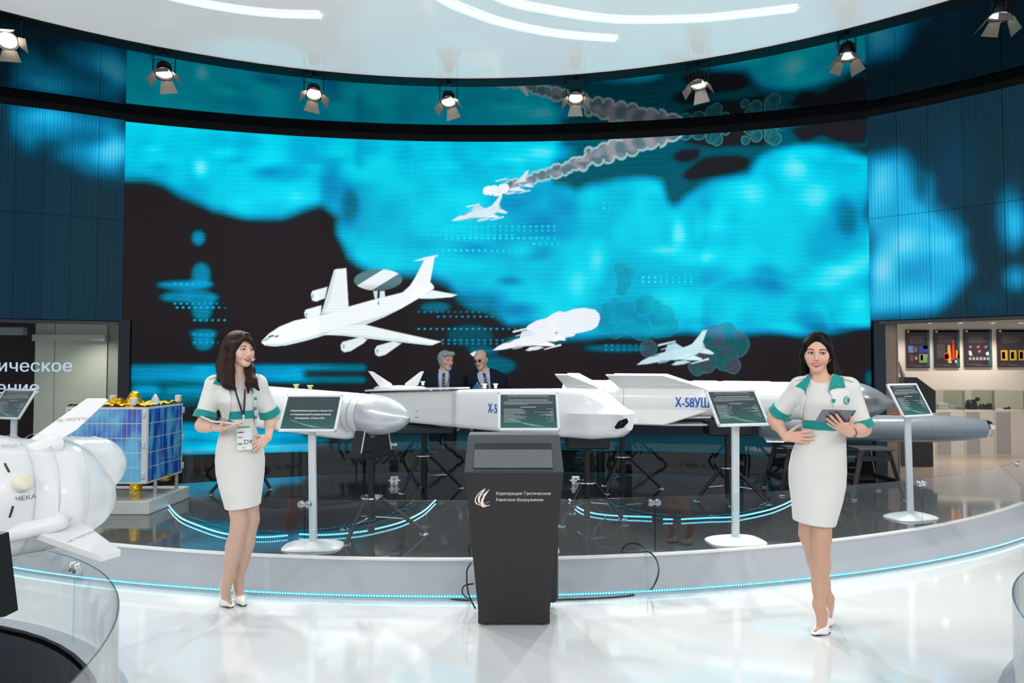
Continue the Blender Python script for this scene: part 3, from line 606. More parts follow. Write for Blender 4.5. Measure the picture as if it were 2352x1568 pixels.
# ------------------------------------------------------------------ glass round the stage
def clamp(parent, p, n, t=.012):
    c = MB(); p = Vector(p); n = Vector(n).normalized(); s = Vector((-n.y, n.x, 0))
    for q in (-1, 1):
        c.lathe([(.001, -.016), (.020, -.016), (.024, -.012), (.024, .012), (.020, .016), (.001, .016)], p + s * (.026 * q), n, 20, caps=False)
    c.box(p, (.03, .03, .022), rot_to(n).to_3x3()); return c.build('glass_clamp', M_CHROME, parent, True, 35)
def barrier(label, fn, angs, z0, z1, clamps, name='glass_barrier'):
    b = thing(name, label, 'glass barrier')
    for i in range(len(angs) - 1):
        a0, a1 = angs[i], angs[i + 1]; s = .004 if abs(a1) > 0 else 0; n = 24; ring = []
        for k in range(n + 1):
            a = a0 + (a1 - a0) * (k / n); p = fn(a, 0); q = fn(a, .007)
            ring.append([p + Vector((0, 0, z0)), q + Vector((0, 0, z0)), q + Vector((0, 0, z1)), p + Vector((0, 0, z1))])
        if i: ring[0] = [v.lerp(w, .06) for v, w in zip(ring[0], ring[1])]
        g = MB(); g.loft(ring); g.f = g.f; o = g.build('glass_pane', [M_GLASS, M_GEDGE], b)
        for pol in o.data.polygons:
            if abs(pol.normal.z) > .7 or pol.index >= len(o.data.polygons) - 2: pol.material_index = 1
    for a, z in clamps:
        p = fn(a, .005); q = fn(a, .1); clamp(b, (p.x, p.y, z), q - p)
    return b
RG = RT - .03
fa = lambda px: front_angle(px, 1283 - 0, DZ) if False else math.asin(max(-.99, min(.99, _fx(px))))
def _fx(px):                             # angle on the front glass circle seen at column px (ray meets circle)
    x = (px - 1176) / FPX; A = x * x + 1; B = -2 * (x * SX + SY); C = SX * SX + SY * SY - RG * RG; y = (-B - math.sqrt(max(0, B * B - 4 * A * C))) / (2 * A)
    return (x * y - SX) / RG
def _rx(px):
    x = (px - 1176) / FPX; A = x * x + 1; B = -2 * (x * RX + RY); C = RX * RX + RY * RY - (RR - .09) ** 2; y = (-B + math.sqrt(B * B - 4 * A * C)) / (2 * A)
    return math.asin((x * y - RX) / (RR - .09))
FA = [-.47, fa(702), fa(1501), fa(2112), fa(2338)]
barrier('low curved glass panels along the front edge of the stage', lambda a, o: front_arc(a, RG - o), FA, DZ - .02, .625, [(FA[1], .585), (FA[2], .585), (FA[3], .585), (FA[4] - .006, .60)])
RA = [_rx(150), _rx(905), _rx(1350), _rx(1960)]
barrier('low curved glass panels along the rear edge of the stage, by the video wall', lambda a, o: rear_arc(a, RR - .09 - o), RA, DZ - .02, .62, [(RA[1], .585), (RA[2], .575)])
# ------------------------------------------------------------------ round podiums in front, with glass rings
def podium(cx, cy, R, label, glabel, angs, cl):
    p = thing('podium', label, 'podium', (cx, cy, 0)); n = 72
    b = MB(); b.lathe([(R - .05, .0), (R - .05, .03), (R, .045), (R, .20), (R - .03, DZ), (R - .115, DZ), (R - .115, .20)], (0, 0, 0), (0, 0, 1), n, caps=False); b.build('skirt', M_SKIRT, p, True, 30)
    t = MB(); t.lathe([(.001, DZ - .01), (R - .117, DZ - .01)], (0, 0, 0), (0, 0, 1), n, caps=False); t.lathe([(R - .135, DZ - .012), (R - .117, DZ - .012), (R - .117, DZ + .004), (R - .135, DZ + .004)], n=n, caps=False)
    t.build('deck', mat('podium_black_gloss', (10, 11, 14), .08, 0, .5, noise=.3, coat=.3), p, True, 30)
    led_tape(p, [Vector((math.cos(2 * PI * i / 120), math.sin(2 * PI * i / 120), 0)) * -(R - .045) + Vector((0, 0, .02)) for i in range(121)], .034)
    g = barrier(glabel, lambda a, o: Vector((cx + (R - .06 - o) * math.sin(a), cy + (R - .06 - o) * math.cos(a), 0)), angs, DZ - .02, .63, [(a, .585) for a in cl])
    return p
pa = math.atan2(hz(178, 1285, .62).x + 3.344, hz(178, 1285, .62).y - 1.778)
podium(-3.344, 1.778, 2.09, 'round white podium with black top under the finned white missile tail', 'tall curved glass ring round the finned white missile tail', [pa - 1.5, pa, pa + 1.25, pa + 2.5], [pa])
podium(3.48, 1.943, 1.74, 'round white podium beside the glossy floor, across from the missile tail', 'curved glass ring on the podium across from the missile tail', [-2.9, -1.95, -.55, .5, 1.8], [])
# ------------------------------------------------------------------ doorway with khaki walls
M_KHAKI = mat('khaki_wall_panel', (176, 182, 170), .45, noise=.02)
def wallbox(name, c, s, m, rz=0, kind='structure'):
    b = MB(); b.box((0, 0, 0), s); o = b.build(name, m); o.location = c; o.rotation_euler = (0, 0, rz); tag(o, kind=kind); return o
YK = 10.6
def Xat(px, Y): return (px - 1176) / FPX * Y
dw = thing('wall_left', None, None, kind='structure')
for i, (a, b_, dy) in enumerate([(80, 125, 0), (126, 246, 0)]):
    x0, x1 = Xat(a, YK), Xat(b_, YK); m = MB(); m.box(((x0 + x1) / 2, YK + .03, 1.15), (x1 - x0 - .006, .06, 2.3)); m.build('panel', M_KHAKI, dw)
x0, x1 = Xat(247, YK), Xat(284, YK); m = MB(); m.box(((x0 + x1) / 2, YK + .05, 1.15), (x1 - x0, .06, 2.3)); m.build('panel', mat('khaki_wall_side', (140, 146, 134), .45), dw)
m = MB(); m.box((Xat(165, YK), YK - .04, 2.0), (Xat(246, YK) - Xat(80, YK), .1, .10)); m.build('cornice', M_KHAKI, dw)
wallbox('wall_left_back', (-9.6, 10.75, 1.15), (4.6, .08, 2.3), mat('dark_brown_wall', (24, 12, 12), .6, 0, .1))
wallbox('ceiling_left', (-8.2, 10.75, 2.30), (5.4, 2.2, .06), mat('room_ceiling', (205, 208, 204), .6))
jl = arc_pt(AL); wallbox('door_1', (jl[0] + .04, jl[1] + .14, 1.1), (.16, .3, 2.2), mat('door_jamb_navy', (16, 24, 38), .4))
# glass partition with lettering (the words run on beyond the frame)
YG = 9.0
gp = thing('glass_partition', 'glass partition lettered in white, in the doorway with khaki walls', 'partition', (Xat(100, YG), YG, 0)); x0, x1 = Xat(-420, YG) - gp.location.x, Xat(268, YG) - gp.location.x
g = MB(); g.box(((x0 + x1) / 2, 0, 1.08), (x1 - x0, .012, 2.14)); g.build('glass_pane', glass_mat('clear_glass', (.97, .98, .98), .12), gp)
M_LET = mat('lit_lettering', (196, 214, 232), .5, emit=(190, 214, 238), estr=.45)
lm = Matrix.Translation((0, -.012, 0)) @ Matrix.Rotation(PI / 2, 4, 'X')
def letters(body, xr, yb, size, sp=1.0):
    p = hy(xr, yb, YG); text(body, size, Matrix.Translation((p.x - gp.location.x, -.012, p.z)) @ Matrix.Rotation(PI / 2, 4, 'X'), M_LET, gp, align='RIGHT', xscale=1.12, space=sp, bold=.006)
letters('ическое', 168, 853, .222); letters('ение', 92, 903, .222)
# dim exit lamp box behind the glass, and the lamp of the khaki niche
sb = MB(); sb.rbox((0, 0, 0), (.62, .1, .12), .01); o = sb.build('sign_box', mat('grey_box', (110, 128, 130), .5)); o.location = (Xat(10, 10.3), 10.3, 2.09); tag(o, 'small grey box under the doorway head beside the khaki wall', 'box')
def downlight(p, label, watt, group=None, size=.09):
    t = thing('downlight', label, 'light', p, group=group)
    b = MB(); b.lathe([(.001, 0), (.055, 0), (.06, -.01), (.045, -.03), (.04, -.028)], (0, 0, 0), (0, 0, 1), 20, caps=False); b.build('housing', M_WHITE, t, True)
    b = MB(); b.lathe([(.001, -.026), (.04, -.026)], (0, 0, 0), (0, 0, 1), 20, caps=False); b.build('lens', emat('downlight_lens', (255, 244, 225), 12.0, 'NONE'), t)
    l = bpy.data.lights.new('downlight_beam', 'SPOT'); l.energy = watt; l.spot_size = 2.3; l.spot_blend = .8; l.color = (1, .93, .84); l.shadow_soft_size = .05
    lo_ = bpy.data.objects.new('downlight_beam', l); COL.objects.link(lo_); lo_.parent = t; lo_.location = (0, 0, -.04); return t
downlight((Xat(190, 10.0), 10.05, 2.265), 'small round downlight over the khaki wall', 75)
# ------------------------------------------------------------------ doorway to the poster room
M_CREAM = mat('cream_wall', (226, 216, 205), .6, noise=.015)
YW = 13.2
wallbox('wall_right_back', ((Xat(2060, YW) + 14) / 2 + 1, YW + .1, 1.5), (9.5, .2, 3.0), M_CREAM)
wallbox('ceiling_right', (9.1, 11.8, 2.42), (8.0, 4.0, .06), mat('room_ceiling', (205, 208, 204), .6))
wallbox('floor_right', (9.6, 10.6, .004), (8.6, 5.2, .006), mat('beige_floor', (196, 178, 164), .25, coat=.2))
wallbox('floor_rear', (0, 9.2, .003), (11.4, 2.4, .006), mat('black_gloss_floor', (20, 22, 26), .06, 0, .6, coat=.4))
# bronze column at the door
def column(px0, px1, Y, label, m, dep=.22):
    x0, x1 = Xat(px0, Y), Xat(px1, Y); b = MB(); b.rbox(((x0 + x1) / 2, Y + dep / 2, 1.1), (x1 - x0, dep, 2.2), .012)
    for q in (.25, .9): b.rbox((x0 + (x1 - x0) * q, Y - .004, 1.1), (.008, .012, 2.18), .003)
    return tag(b.build('column', m, None), label, 'column')
column(2024, 2064, 9.5, 'bronze metal column at the doorway to the poster room', mat('bronze_metal', (150, 134, 122), .3, .35, noise=.15, nscale=2, stretch=(1, 1, 3)))
wallbox('door_2', (Xat(2012, 9.45), 9.5, 1.1), (.16, .3, 2.2), mat('door_jamb_teal', (10, 36, 50), .4))
# posters
def poster(px0, px1, py0, py1, k, label):
    a, c = hy(px0, py0, YW), hy(px1, py1, YW); w, h = c.x - a.x, a.z - c.z
    p = thing('poster', label, 'poster', ((a.x + c.x) / 2, YW - .02, (a.z + c.z) / 2))
    b = MB(); b.box((0, 0, 0), (w, .02, h)); b.build('board', mat('poster_board', (44, 32, 38), .35, noise=.2, nscale=2), p)
    def patch(x0, y0, x1, y1, rgb, nm='print', e=0):
        q = MB(); q.box(((x0 + x1) / 2 * w - w / 2, -.0115 - e, h / 2 - (y0 + y1) / 2 * h), (abs(x1 - x0) * w, .002, abs(y1 - y0) * h)); q.build(nm, mat('ink_%d_%d_%d' % rgb, rgb, .4, noise=.35, nscale=14), p)
    def mark(P, rgb):
        q = MB(); q.slab([(u * w - w / 2, -.0125, h / 2 - v * h) for u, v in P], (0, 1, 0), .002); q.build('print', mat('ink_%d_%d_%d' % rgb, rgb, .4, noise=.35, nscale=14), p)
    patch(0, .0, 1, .1, (34, 34, 40)); patch(.14 if k < 3 else .1, .03, .9, .065, (150, 146, 150))
    mark([(.05 + .045 + .045 * math.cos(t), .05 + .03 * math.sin(t)) for t in [i * PI / 6 for i in range(12)]], (215, 210, 208))
    mark([(.88, .12), (1, .1), (1, .97), (.84, .97), (.93, .6)], (52, 92, 98))
    for i in range(6): patch(.12 + .03 * (i % 2), .17 + .035 * i, .82 - .05 * ((i * 3) % 4), .178 + .035 * i, (128, 112, 118))
    if k == 0:
        patch(.08, .42, .30, .60, (86, 122, 176)); patch(.34, .44, .46, .58, (112, 88, 90)); patch(.54, .42, .93, .60, (48, 58, 150)); patch(.72, .42, .92, .50, (176, 178, 140))
        patch(.14, .66, .28, .82, (112, 60, 60)); patch(.36, .70, .46, .78, (200, 120, 110)); patch(.54, .64, .93, .86, (128, 150, 92)); patch(.60, .66, .70, .80, (190, 200, 150))
    elif k == 1:
        for i in range(8): patch(.1, .40 + .045 * i, .42, .412 + .045 * i, (140, 124, 130))
        mark([(.70, .26), (.78, .26), (.80, .80), (.68, .80)], (206, 46, 40)); mark([(.52, .40), (.62, .40), (.66, .78), (.60, .88), (.54, .88), (.50, .78)], (226, 160, 36)); mark([(.84, .54), (.96, .54), (.97, .76), (.83, .76)], (224, 140, 40))
        mark([(.46 + .10 * math.cos(t), .70 + .10 * math.sin(t)) for t in [i * PI / 8 for i in range(16)]], (196, 60, 60)); mark([(.45 + .06 * math.cos(t), .71 + .07 * math.sin(t)) for t in [i * PI / 8 for i in range(16)]], (90, 84, 96)); patch(.56, .82, .66, .88, (222, 222, 226)); patch(.80, .80, .92, .88, (210, 190, 190))
    elif k == 2:
        for i in range(3): mark([(.14 + .28 * i, .46), (.24 + .28 * i, .42), (.28 + .28 * i, .47), (.20 + .28 * i, .51)], (120, 104, 112))
        mark([(.14, .57), (.24, .57), (.28, .70), (.16, .69)], (196, 182, 186)); mark([(.48, .56), (.58, .55), (.58, .61), (.50, .62)], (206, 92, 80)); mark([(.76, .62), (.88, .58), (.88, .70), (.78, .68)], (204, 196, 196))
        for i in range(6): patch(.15 + .13 * i, .735, .24 + .13 * i, .815, (150, 148, 150))
    else:
        for i in range(3): patch(.10 + .30 * i, .55, .33 + .30 * i, .82, (206, 158, 44)); patch(.14 + .30 * i, .60, .24 + .30 * i, .78, (236, 206, 120))
    for i in range(2): patch(.06 + .3 * i, .92 + .03 * i, .62 + .3 * i, .935 + .03 * i, (104, 92, 98))
    return p
poster(2079, 2134, 757, 845, 0, 'dark poster with blue and green photographs on the cream wall'); poster(2143, 2203, 757, 844, 1, 'dark poster with red and yellow tubes on the cream wall')
poster(2212, 2277, 756, 843, 2, 'dark poster with rows of small grey parts on the cream wall'); poster(2288, 2358, 756, 843, 3, 'dark poster with three golden pictures on the cream wall')
# track with lamps over the posters
for i, px in enumerate((2072, 2136, 2206, 2280, 2345)):
    p = hy(px, 733, YW - .45); downlight((p.x, p.y, 2.385), 'round downlight over the ' + ('wall edge by the bronze column', 'poster with blue and green photographs', 'poster with red and yellow tubes', 'poster with rows of grey parts', 'poster with three golden pictures')[i], 28 if i != 3 else 62, 'downlights over the posters')
# counters with glass showcases
YC = 11.9
downlight((Xat(2230, 11.2), 11.2, 2.385), 'round downlight in the ceiling before the showcases', 75); downlight((Xat(2160, 10.6), 10.6, 2.385), 'round downlight in the ceiling by the bronze column', 60)
for i, (a, b_) in enumerate([(2098, 2146), (2146, 2212), (2212, 2280), (2280, 2352)]):
    x0, x1 = Xat(a, YC), Xat(b_, YC); w = x1 - x0; zt = hy(2200, 942, YC).z
    c = thing('showcase', ['narrow cream counter with glass case, nearest the bronze column', 'cream counter with glass case holding white boxes', 'cream counter with glass case holding dark fittings', 'cream counter with glass case holding small flat parts'][i], 'showcase', ((x0 + x1) / 2, YC, 0))
    q = MB(); q.rbox((0, .3, zt / 2), (w - .008, .6, zt), .006); q.build('counter', M_CREAM, c)
    q = MB(); q.box((-w * .22, -.004, zt / 2), (w * .45, .008, zt - .06)); q.build('panel', mat('grey_counter_panel', (176, 172, 168), .4), c)
    q = MB(); q.rbox((0, .3, zt + .17), (w - .02, .58, .34), .004); q.build('glass_case', glass_mat('case_glass', (.80, .84, .80), .5), c)
    for sx in (-1, 1): q = MB(); q.box((sx * (w / 2 - .012), .012, zt + .17), (.012, .012, .34)); q.build('case_edge', mat('case_edge_green', (118, 126, 112), .3), c)
def small(name, px, py, Y, size, m, label, cat, r=.008):
    p = hy(px, py, Y); b = MB(); b.rbox((0, 0, size[2] / 2), size, r)
    return b, p
zt = hy(2200, 942, YC).z
def put_small(name, px, m, label, cat, fnb):
    b = MB(); fnb(b); o = b.build(name, m, None, True); o.location = (Xat(px, YC + .3), YC + .3, zt); tag(o, label, cat)
put_small('display_box', 2160, mat('white_card', (215, 212, 214), .5), 'flat white box with dark side in a glass showcase', 'box', lambda b: (b.rbox((0, 0, .03), (.16, .12, .06), .004), b.rbox((0, 0, .085), (.18, .13, .045), .004)))
put_small('display_box', 2195, mat('lilac_card', (196, 196, 216), .5), 'pale lilac flat box in a glass showcase', 'box', lambda b: b.rbox((0, 0, .03), (.2, .12, .06), .004))
put_small('lens_fitting', 2228, mat('dark_fitting', (34, 32, 34), .3), 'dark round fitting with a lens in a glass showcase', 'fitting', lambda b: (b.lathe([(.001, 0), (.09, 0), (.1, .05), (.08, .14), (.05, .17), (.001, .17)], n=20, caps=False), b.sphere((.08, -.05, .18), .04)))
put_small('lens_fitting', 2262, mat('brown_fitting', (70, 56, 50), .35), 'low brown fitting with two humps in a glass showcase', 'fitting', lambda b: (b.sphere((-.07, 0, .05), .055), b.sphere((.06, 0, .055), .06), b.rbox((0, 0, .02), (.26, .12, .04), .01)))
put_small('flat_part', 2310, mat('dark_fitting', (34, 32, 34), .3), 'tiny dark flat part in a glass showcase', 'fitting', lambda b: (b.rbox((0, 0, .015), (.1, .06, .03), .006), b.sphere((.03, 0, .035), .015)))
# black flight case and the pale arm behind the far sign
fc = MB(); p0 = hy(2078, 948, 10.6); P = [(0, 0), (.48, 0), (.48, .34), (.20, .55), (0, .55)]
fc.prism([(a, b) for a, b in P], Matrix.Translation((p0.x, p0.y + .3, .0)) @ Matrix.Rotation(PI / 2, 4, 'X') @ Matrix.Translation((0, p0.z, 0)), .3)
fc.box((p0.x + .24, p0.y + .15, p0.z / 2), (.4, .26, p0.z)); tag(fc.build('equipment_case', mat('dark_brown_case', (40, 34, 36), .4)), 'dark slant-topped case behind the sign at the stage end', 'case')
ar = MB(); ar.tube([hy(2064, 830, 10.9), hy(2070, 855, 10.85), hy(2080, 878, 10.8)], [.012, .035, .03], 10); tag(ar.build('probe_arm', mat('pale_steel', (170, 165, 160), .3, .5), None, True), 'pale slender metal arm rising from the dark case', 'metal arm')
# ------------------------------------------------------------------ barn-door spotlights round the canopy
M_LAMPB = mat('lamp_black', (16, 16, 18), .3, .5); M_LENS = emat('lamp_lens', (255, 240, 214), 10.0, 'NONE'); M_DOOR = mat('barn_door_inside', (128, 124, 118), .4, .4); 
def lamp_parts():
    P = {}
    b = MB(); b.lathe([(.001, .17), (.05, .165), (.075, .13), (.085, .05), (.10, .0), (.105, -.03), (.098, -.03), (.09, .0)], n=28, caps=False); 
    for z in (.06, .09, .12): b.lathe([(.086 - (z - .06) * .1, z - .006), (.094 - (z - .06) * .1, z), (.086 - (z - .06) * .1, z + .006)], n=28, caps=False)
    P['housing'] = b.mesh('housing', M_LAMPB, True, 35)
    b = MB(); b.lathe([(.001, -.012), (.05, -.008), (.092, .0)], n=28, caps=False); P['lens'] = b.mesh('lens', M_LENS, True)
    for i in range(4):
        a = i * PI / 2; w0, w1, h = (.07, .11, .17) if i % 2 == 0 else (.055, .085, .15); t = .50 if i % 2 == 0 else .62
        R = Matrix.Rotation(a, 3, 'Z'); q = [Vector((-w0, .105, -.03)), Vector((w0, .105, -.03)), Vector((w1, .105 + h * math.sin(t), -.03 - h * math.cos(t))), Vector((-w1, .105 + h * math.sin(t), -.03 - h * math.cos(t)))]
        b = MB(); b.slab([R @ v for v in q], R @ Vector((0, math.cos(t), math.sin(t))), .003); P['barn_door%d' % i] = b.mesh('barn_door', M_DOOR)
    b = MB(); b.lathe([(.106, -.034), (.112, -.034), (.112, -.022), (.106, -.022), (.106, -.034)], n=28, caps=False); P['colour_frame'] = b.mesh('colour_frame', M_CHROME)
    return P
LP = lamp_parts()
def spotlight(p, aim, label, roll=0.0, watt=SPOT_WATT, beam=True):
    t = thing('spotlight', label, 'spotlight', p, group='barn-door spotlights round the canopy'); p = Vector(p)
    hd = Vector((0, 0, -.23)); d = (Vector(aim) - (p + hd)).normalized()
    R = (rot_to(-d) @ Matrix.Rotation(roll, 3, 'Z') * .86).to_4x4(); R.translation = hd
    for k, me in LP.items():
        o = link(k.rstrip('0123456789'), me, t); o.matrix_local = R
    x = R.to_3x3() @ Vector((1, 0, 0)); x.z = 0; x.normalize(); y = MB(); s = .115
    y.tube([Vector((0, 0, -.015)) - x * s + hd * .0, Vector((0, 0, -.015)) + x * s], .007, 6); y.tube([Vector((0, 0, -.015)) - x * s, hd - x * s], .007, 6); y.tube([Vector((0, 0, -.015)) + x * s, hd + x * s], .007, 6); y.tube([(0, 0, .0), (0, 0, -.03)], .02, 10)
    y.build('yoke', M_LAMPB, t)
    c = MB(); c.tube(spline([hd - d * .17, hd - d * .2 + x * .05, Vector((0, 0, -.1)) + x * .14, Vector((0, 0, -.02)) + x * .13, Vector((0, 0, 0)) + x * .09], 14), .004, 5); c.build('cable', M_LAMPB, t)
    if beam:
        l = bpy.data.lights.new('spot_beam', 'SPOT'); l.energy = watt; l.spot_size = math.radians(62); l.spot_blend = .5; l.color = (1, .95, .88); l.shadow_soft_size = .09
        lo_ = bpy.data.objects.new('spot_beam', l); COL.objects.link(lo_); lo_.parent = t; M2 = (rot_to(-d)).to_4x4(); M2.translation = hd + d * .04; lo_.matrix_local = M2
    return t
def ring_pt(px):                         # where column px meets the lamp ring on the far side
    R = DR + .08; x = (px - 1176) / FPX; x *= 1.0; z = ZD - CAMH
    # solve along the level z: direction (x/(y)) known
    c, s = math.cos(PITCH), math.sin(PITCH); best = None
    for i in range(4000):
        a = PI * i / 4000; q = Vector((DC.x + R * math.cos(a), DC.y + R * math.sin(a), ZD - .02)); u, v = proj(q)
        if q.y > 1 and (best is None or abs(u - px) < best[0]): best = (abs(u - px), q)
    return best[1]
AIM = [(18, (-2.6, 3.2, 1.0)), (378, (-3.0, 6.0, 1.0)), (722, (-1.6, 5.7, 1.0)), (1030, (-.6, 6.3, 1.0)), (1322, (.6, 6.0, 1.0)), (1604, (1.6, 6.5, 1.0)), (1945, (3.0, 6.6, 1.0)), (2295, (3.9, 6.4, 1.0))]
LBL = ['spotlight above the sign beside the khaki doorway', 'spotlight above the edge of the middle screen by the khaki doorway', 'spotlight second from the screen edge by the khaki doorway', 'spotlight over the great radar aircraft on the screen',
       'spotlight over the smoke trail on the screen', 'spotlight over the missile lettered in blue', 'spotlight above the screen edge by the poster room', 'spotlight nearest the poster room']
for (px, aim), lb in zip(AIM, LBL): spotlight(ring_pt(px), aim, lb, random.uniform(-.5, .5), STAGE_WATT * (.6 if px in (18, 722) else 1))
for k in range(11):                      # unseen lamps added behind the camera for frontal light
    a = PI + PI * (k + .0) / 10 ; q = Vector((DC.x + (DR + .08) * math.cos(a), DC.y + (DR + .08) * math.sin(a), ZD - .02))
    aim = (DC.x + 3.6 * math.cos(a + PI), 5.6, .9) if k not in (0, 10) else (0, 6, 1)
    spotlight(q, aim, 'unseen spotlight added on the canopy half away from the stage', random.uniform(-.5, .5), SPOT_WATT * FRONT_GAIN)
# ------------------------------------------------------------------ people: bodies grown from distance fields
def smin(a, b, k):
    h = np.maximum(k - np.abs(a - b), 0) / k; return np.minimum(a, b) - h * h * k * .25
class SDF:
    def __init__(s): s.p = []
    def rc(s, a, b, ra, rb=None, k=.02, op='u'):
        s.p.append(('rc', np.array(a, float), np.array(b, float), ra, ra if rb is None else rb, k, op)); return s
    def chain(s, pts, rs, k=.02):
        for i in range(len(pts) - 1): s.rc(pts[i], pts[i + 1], rs[i], rs[i + 1], k)
        return s
    def el(s, c, r, k=.02, op='u', R=None):
        s.p.append(('el', np.array(c, float), np.array(r, float), np.eye(3) if R is None else np.array(R), 0, k, op)); return s
    def fn(s, f, k=.02, op='u'):
        s.p.append(('fn', f, None, None, None, k, op)); return s
    @staticmethod
    def one(q, P):
        if q[0] == 'rc':
            a, b, ra, rb = q[1:5]; ab = b - a; w = P - a; t = np.clip(w @ ab / (ab @ ab + 1e-12), 0, 1); return np.sqrt(((w - t[:, None] * ab) ** 2).sum(1)) - (ra + (rb - ra) * t)
        if q[0] == 'el':
            w = (P - q[1]) @ q[3]; r = q[2]; k0 = np.sqrt(((w / r) ** 2).sum(1)); k1 = np.sqrt(((w / (r * r)) ** 2).sum(1)) + 1e-9; return k0 * (k0 - 1) / k1
        return q[1](P)
    def __call__(s, P, sel=None):
        d = np.full(len(P), 1e3)
        for i, q in enumerate(s.p):
            if sel is not None and not sel[i]: continue
            e = SDF.one(q, P); k, op = q[5], q[6]
            if op == 'u': d = smin(d, e, k)
            elif op == 's': d = -smin(-d, e, k)
            elif op == 'i': d = -smin(-d, -e, k)
            elif op == 'off': d = d - k
        return d
def loft_fn(Z, CX, CY, A, B, n=2.0, cap=True):  # stacked ellipses along z
    Z, CX, CY, A, B = [np.array(v, float) for v in (Z, CX, CY, A, B)]; o = np.argsort(Z); Z, CX, CY, A, B = Z[o], CX[o], CY[o], A[o], B[o]
    if len(Z) > 4:                       # round the steps between the given rows
        zf = np.linspace(Z[0], Z[-1], 240); w = max(2, int(.022 / (zf[1] - zf[0]))); ker = np.hanning(2 * w + 3)[1:-1]; ker /= ker.sum(); L_ = []
        for v in (CX, CY, A, B): q = np.interp(zf, Z, v); L_.append(np.convolve(np.pad(q, w + 0, mode='edge'), ker, 'valid')[:240])
        Z = zf; CX, CY, A, B = L_
    def f(P):
        z = P[:, 2]; a = np.interp(z, Z, A); b = np.interp(z, Z, B); x = (P[:, 0] - np.interp(z, Z, CX)) / a; y = (P[:, 1] - np.interp(z, Z, CY)) / b
        r = (np.abs(x) ** n + np.abs(y) ** n) ** (1 / n); d = (r - 1) * np.minimum(a, b) * .9
        if cap: d = np.maximum(d, np.maximum(z - Z[-1], Z[0] - z))
        return d
    return f
def surface_nets(D, org, h):
    s = D < 0; nx, ny, nz = D.shape
    cnt = np.zeros((nx - 1, ny - 1, nz - 1), np.int8); cs = [(i, j, k) for i in (0, 1) for j in (0, 1) for k in (0, 1)]
    for i, j, k in cs: cnt += s[i:nx - 1 + i, j:ny - 1 + j, k:nz - 1 + k]
    act = (cnt > 0) & (cnt < 8); idx = -np.ones(act.shape, np.int32); ii = np.argwhere(act); idx[act] = np.arange(len(ii))
    if not len(ii): return np.zeros((0, 3)), np.zeros((0, 4), int)
    v = {c: D[ii[:, 0] + c[0], ii[:, 1] + c[1], ii[:, 2] + c[2]] for c in cs}; acc = np.zeros((len(ii), 3)); n = np.zeros(len(ii))
    for a in cs:
        for ax in range(3):
            if a[ax]: continue
            b = list(a); b[ax] = 1; b = tuple(b); va, vb = v[a], v[b]; m = (va < 0) != (vb < 0); t = np.where(m, va / np.where(m, va - vb, 1), 0)
            p = np.array(a, float)[None] + np.zeros((len(ii), 3)); p[:, ax] += t; acc += p * m[:, None]; n += m
    V = (ii + acc / n[:, None]) * h + org; Fs = []
    for ax in range(3):
        o1, o2 = [(1, 2), (2, 0), (0, 1)][ax]; A = [slice(None)] * 3; B = [slice(None)] * 3; A[ax] = slice(0, -1); B[ax] = slice(1, None)
        e = np.argwhere(s[tuple(A)] != s[tuple(B)]); e = e[(e[:, o1] > 0) & (e[:, o2] > 0) & (e[:, o1] < D.shape[o1] - 1) & (e[:, o2] < D.shape[o2] - 1)]
        if not len(e): continue
        def c(d1, d2): q = e.copy(); q[:, o1] -= d1; q[:, o2] -= d2; return idx[q[:, 0], q[:, 1], q[:, 2]]
        Q = np.stack([c(1, 1), c(0, 1), c(0, 0), c(1, 0)], 1); fl = s[e[:, 0], e[:, 1], e[:, 2]]; Q[~fl] = Q[~fl][:, ::-1]; Fs.append(Q)
    return V, np.concatenate(Fs)
def sdf_grid(S, lo, hi, h, B=12):
    lo = np.array(lo, float); hi = np.array(hi, float); nb = np.ceil((hi - lo) / (h * B)).astype(int); N = nb * B; D = np.ones(N, np.float32); bi = np.argwhere(np.ones(nb, bool))
    C = lo + (bi * B + B / 2 - .5) * h; hd = B * h * .5 * 1.74; dc = S(C); per = []
    for q in S.p:
        per.append(np.full(len(C), -1e3) if q[0] == 'fn' or q[6] in ('off',) else SDF.one(q, C))
    per = np.array(per); g = np.stack(np.meshgrid(*[np.arange(B)] * 3, indexing='ij'), -1).reshape(-1, 3) * h
    for i in range(len(C)):
        sl = tuple(slice(b * B, b * B + B) for b in bi[i])
        if abs(dc[i]) > hd * 1.5 + .02: D[sl] = np.sign(dc[i]); continue
        D[sl] = S(lo + bi[i] * B * h + g, per[:, i] < hd * 1.3 + .09).reshape(B, B, B)
    return surface_nets(D, lo, h)
def sdf_mesh(S, regions):                # regions: (lo, hi, h), fine ones first; coarse meshes leave the fine boxes out
    VV, FF, n = [], [], 0
    for i, (lo, hi, h) in enumerate(regions):
        V, Fq = sdf_grid(S, lo, hi, h)
        if not len(V): continue
        if i and len(regions) > 1:
            c = V[Fq].mean(1); keep = np.ones(len(Fq), bool)
            for l2, h2, hh in regions[:i]: l2 = np.array(l2) + 2.5 * hh; h2 = np.array(h2) - 2.5 * hh; keep &= ~((c > l2) & (c < h2)).all(1)
            Fq = Fq[keep]
        VV.append(V); FF.append(Fq + n); n += len(V)
    V = np.concatenate(VV); Fq = np.concatenate(FF); u, inv = np.unique(Fq, return_inverse=True); return V[u], inv.reshape(-1, 4)
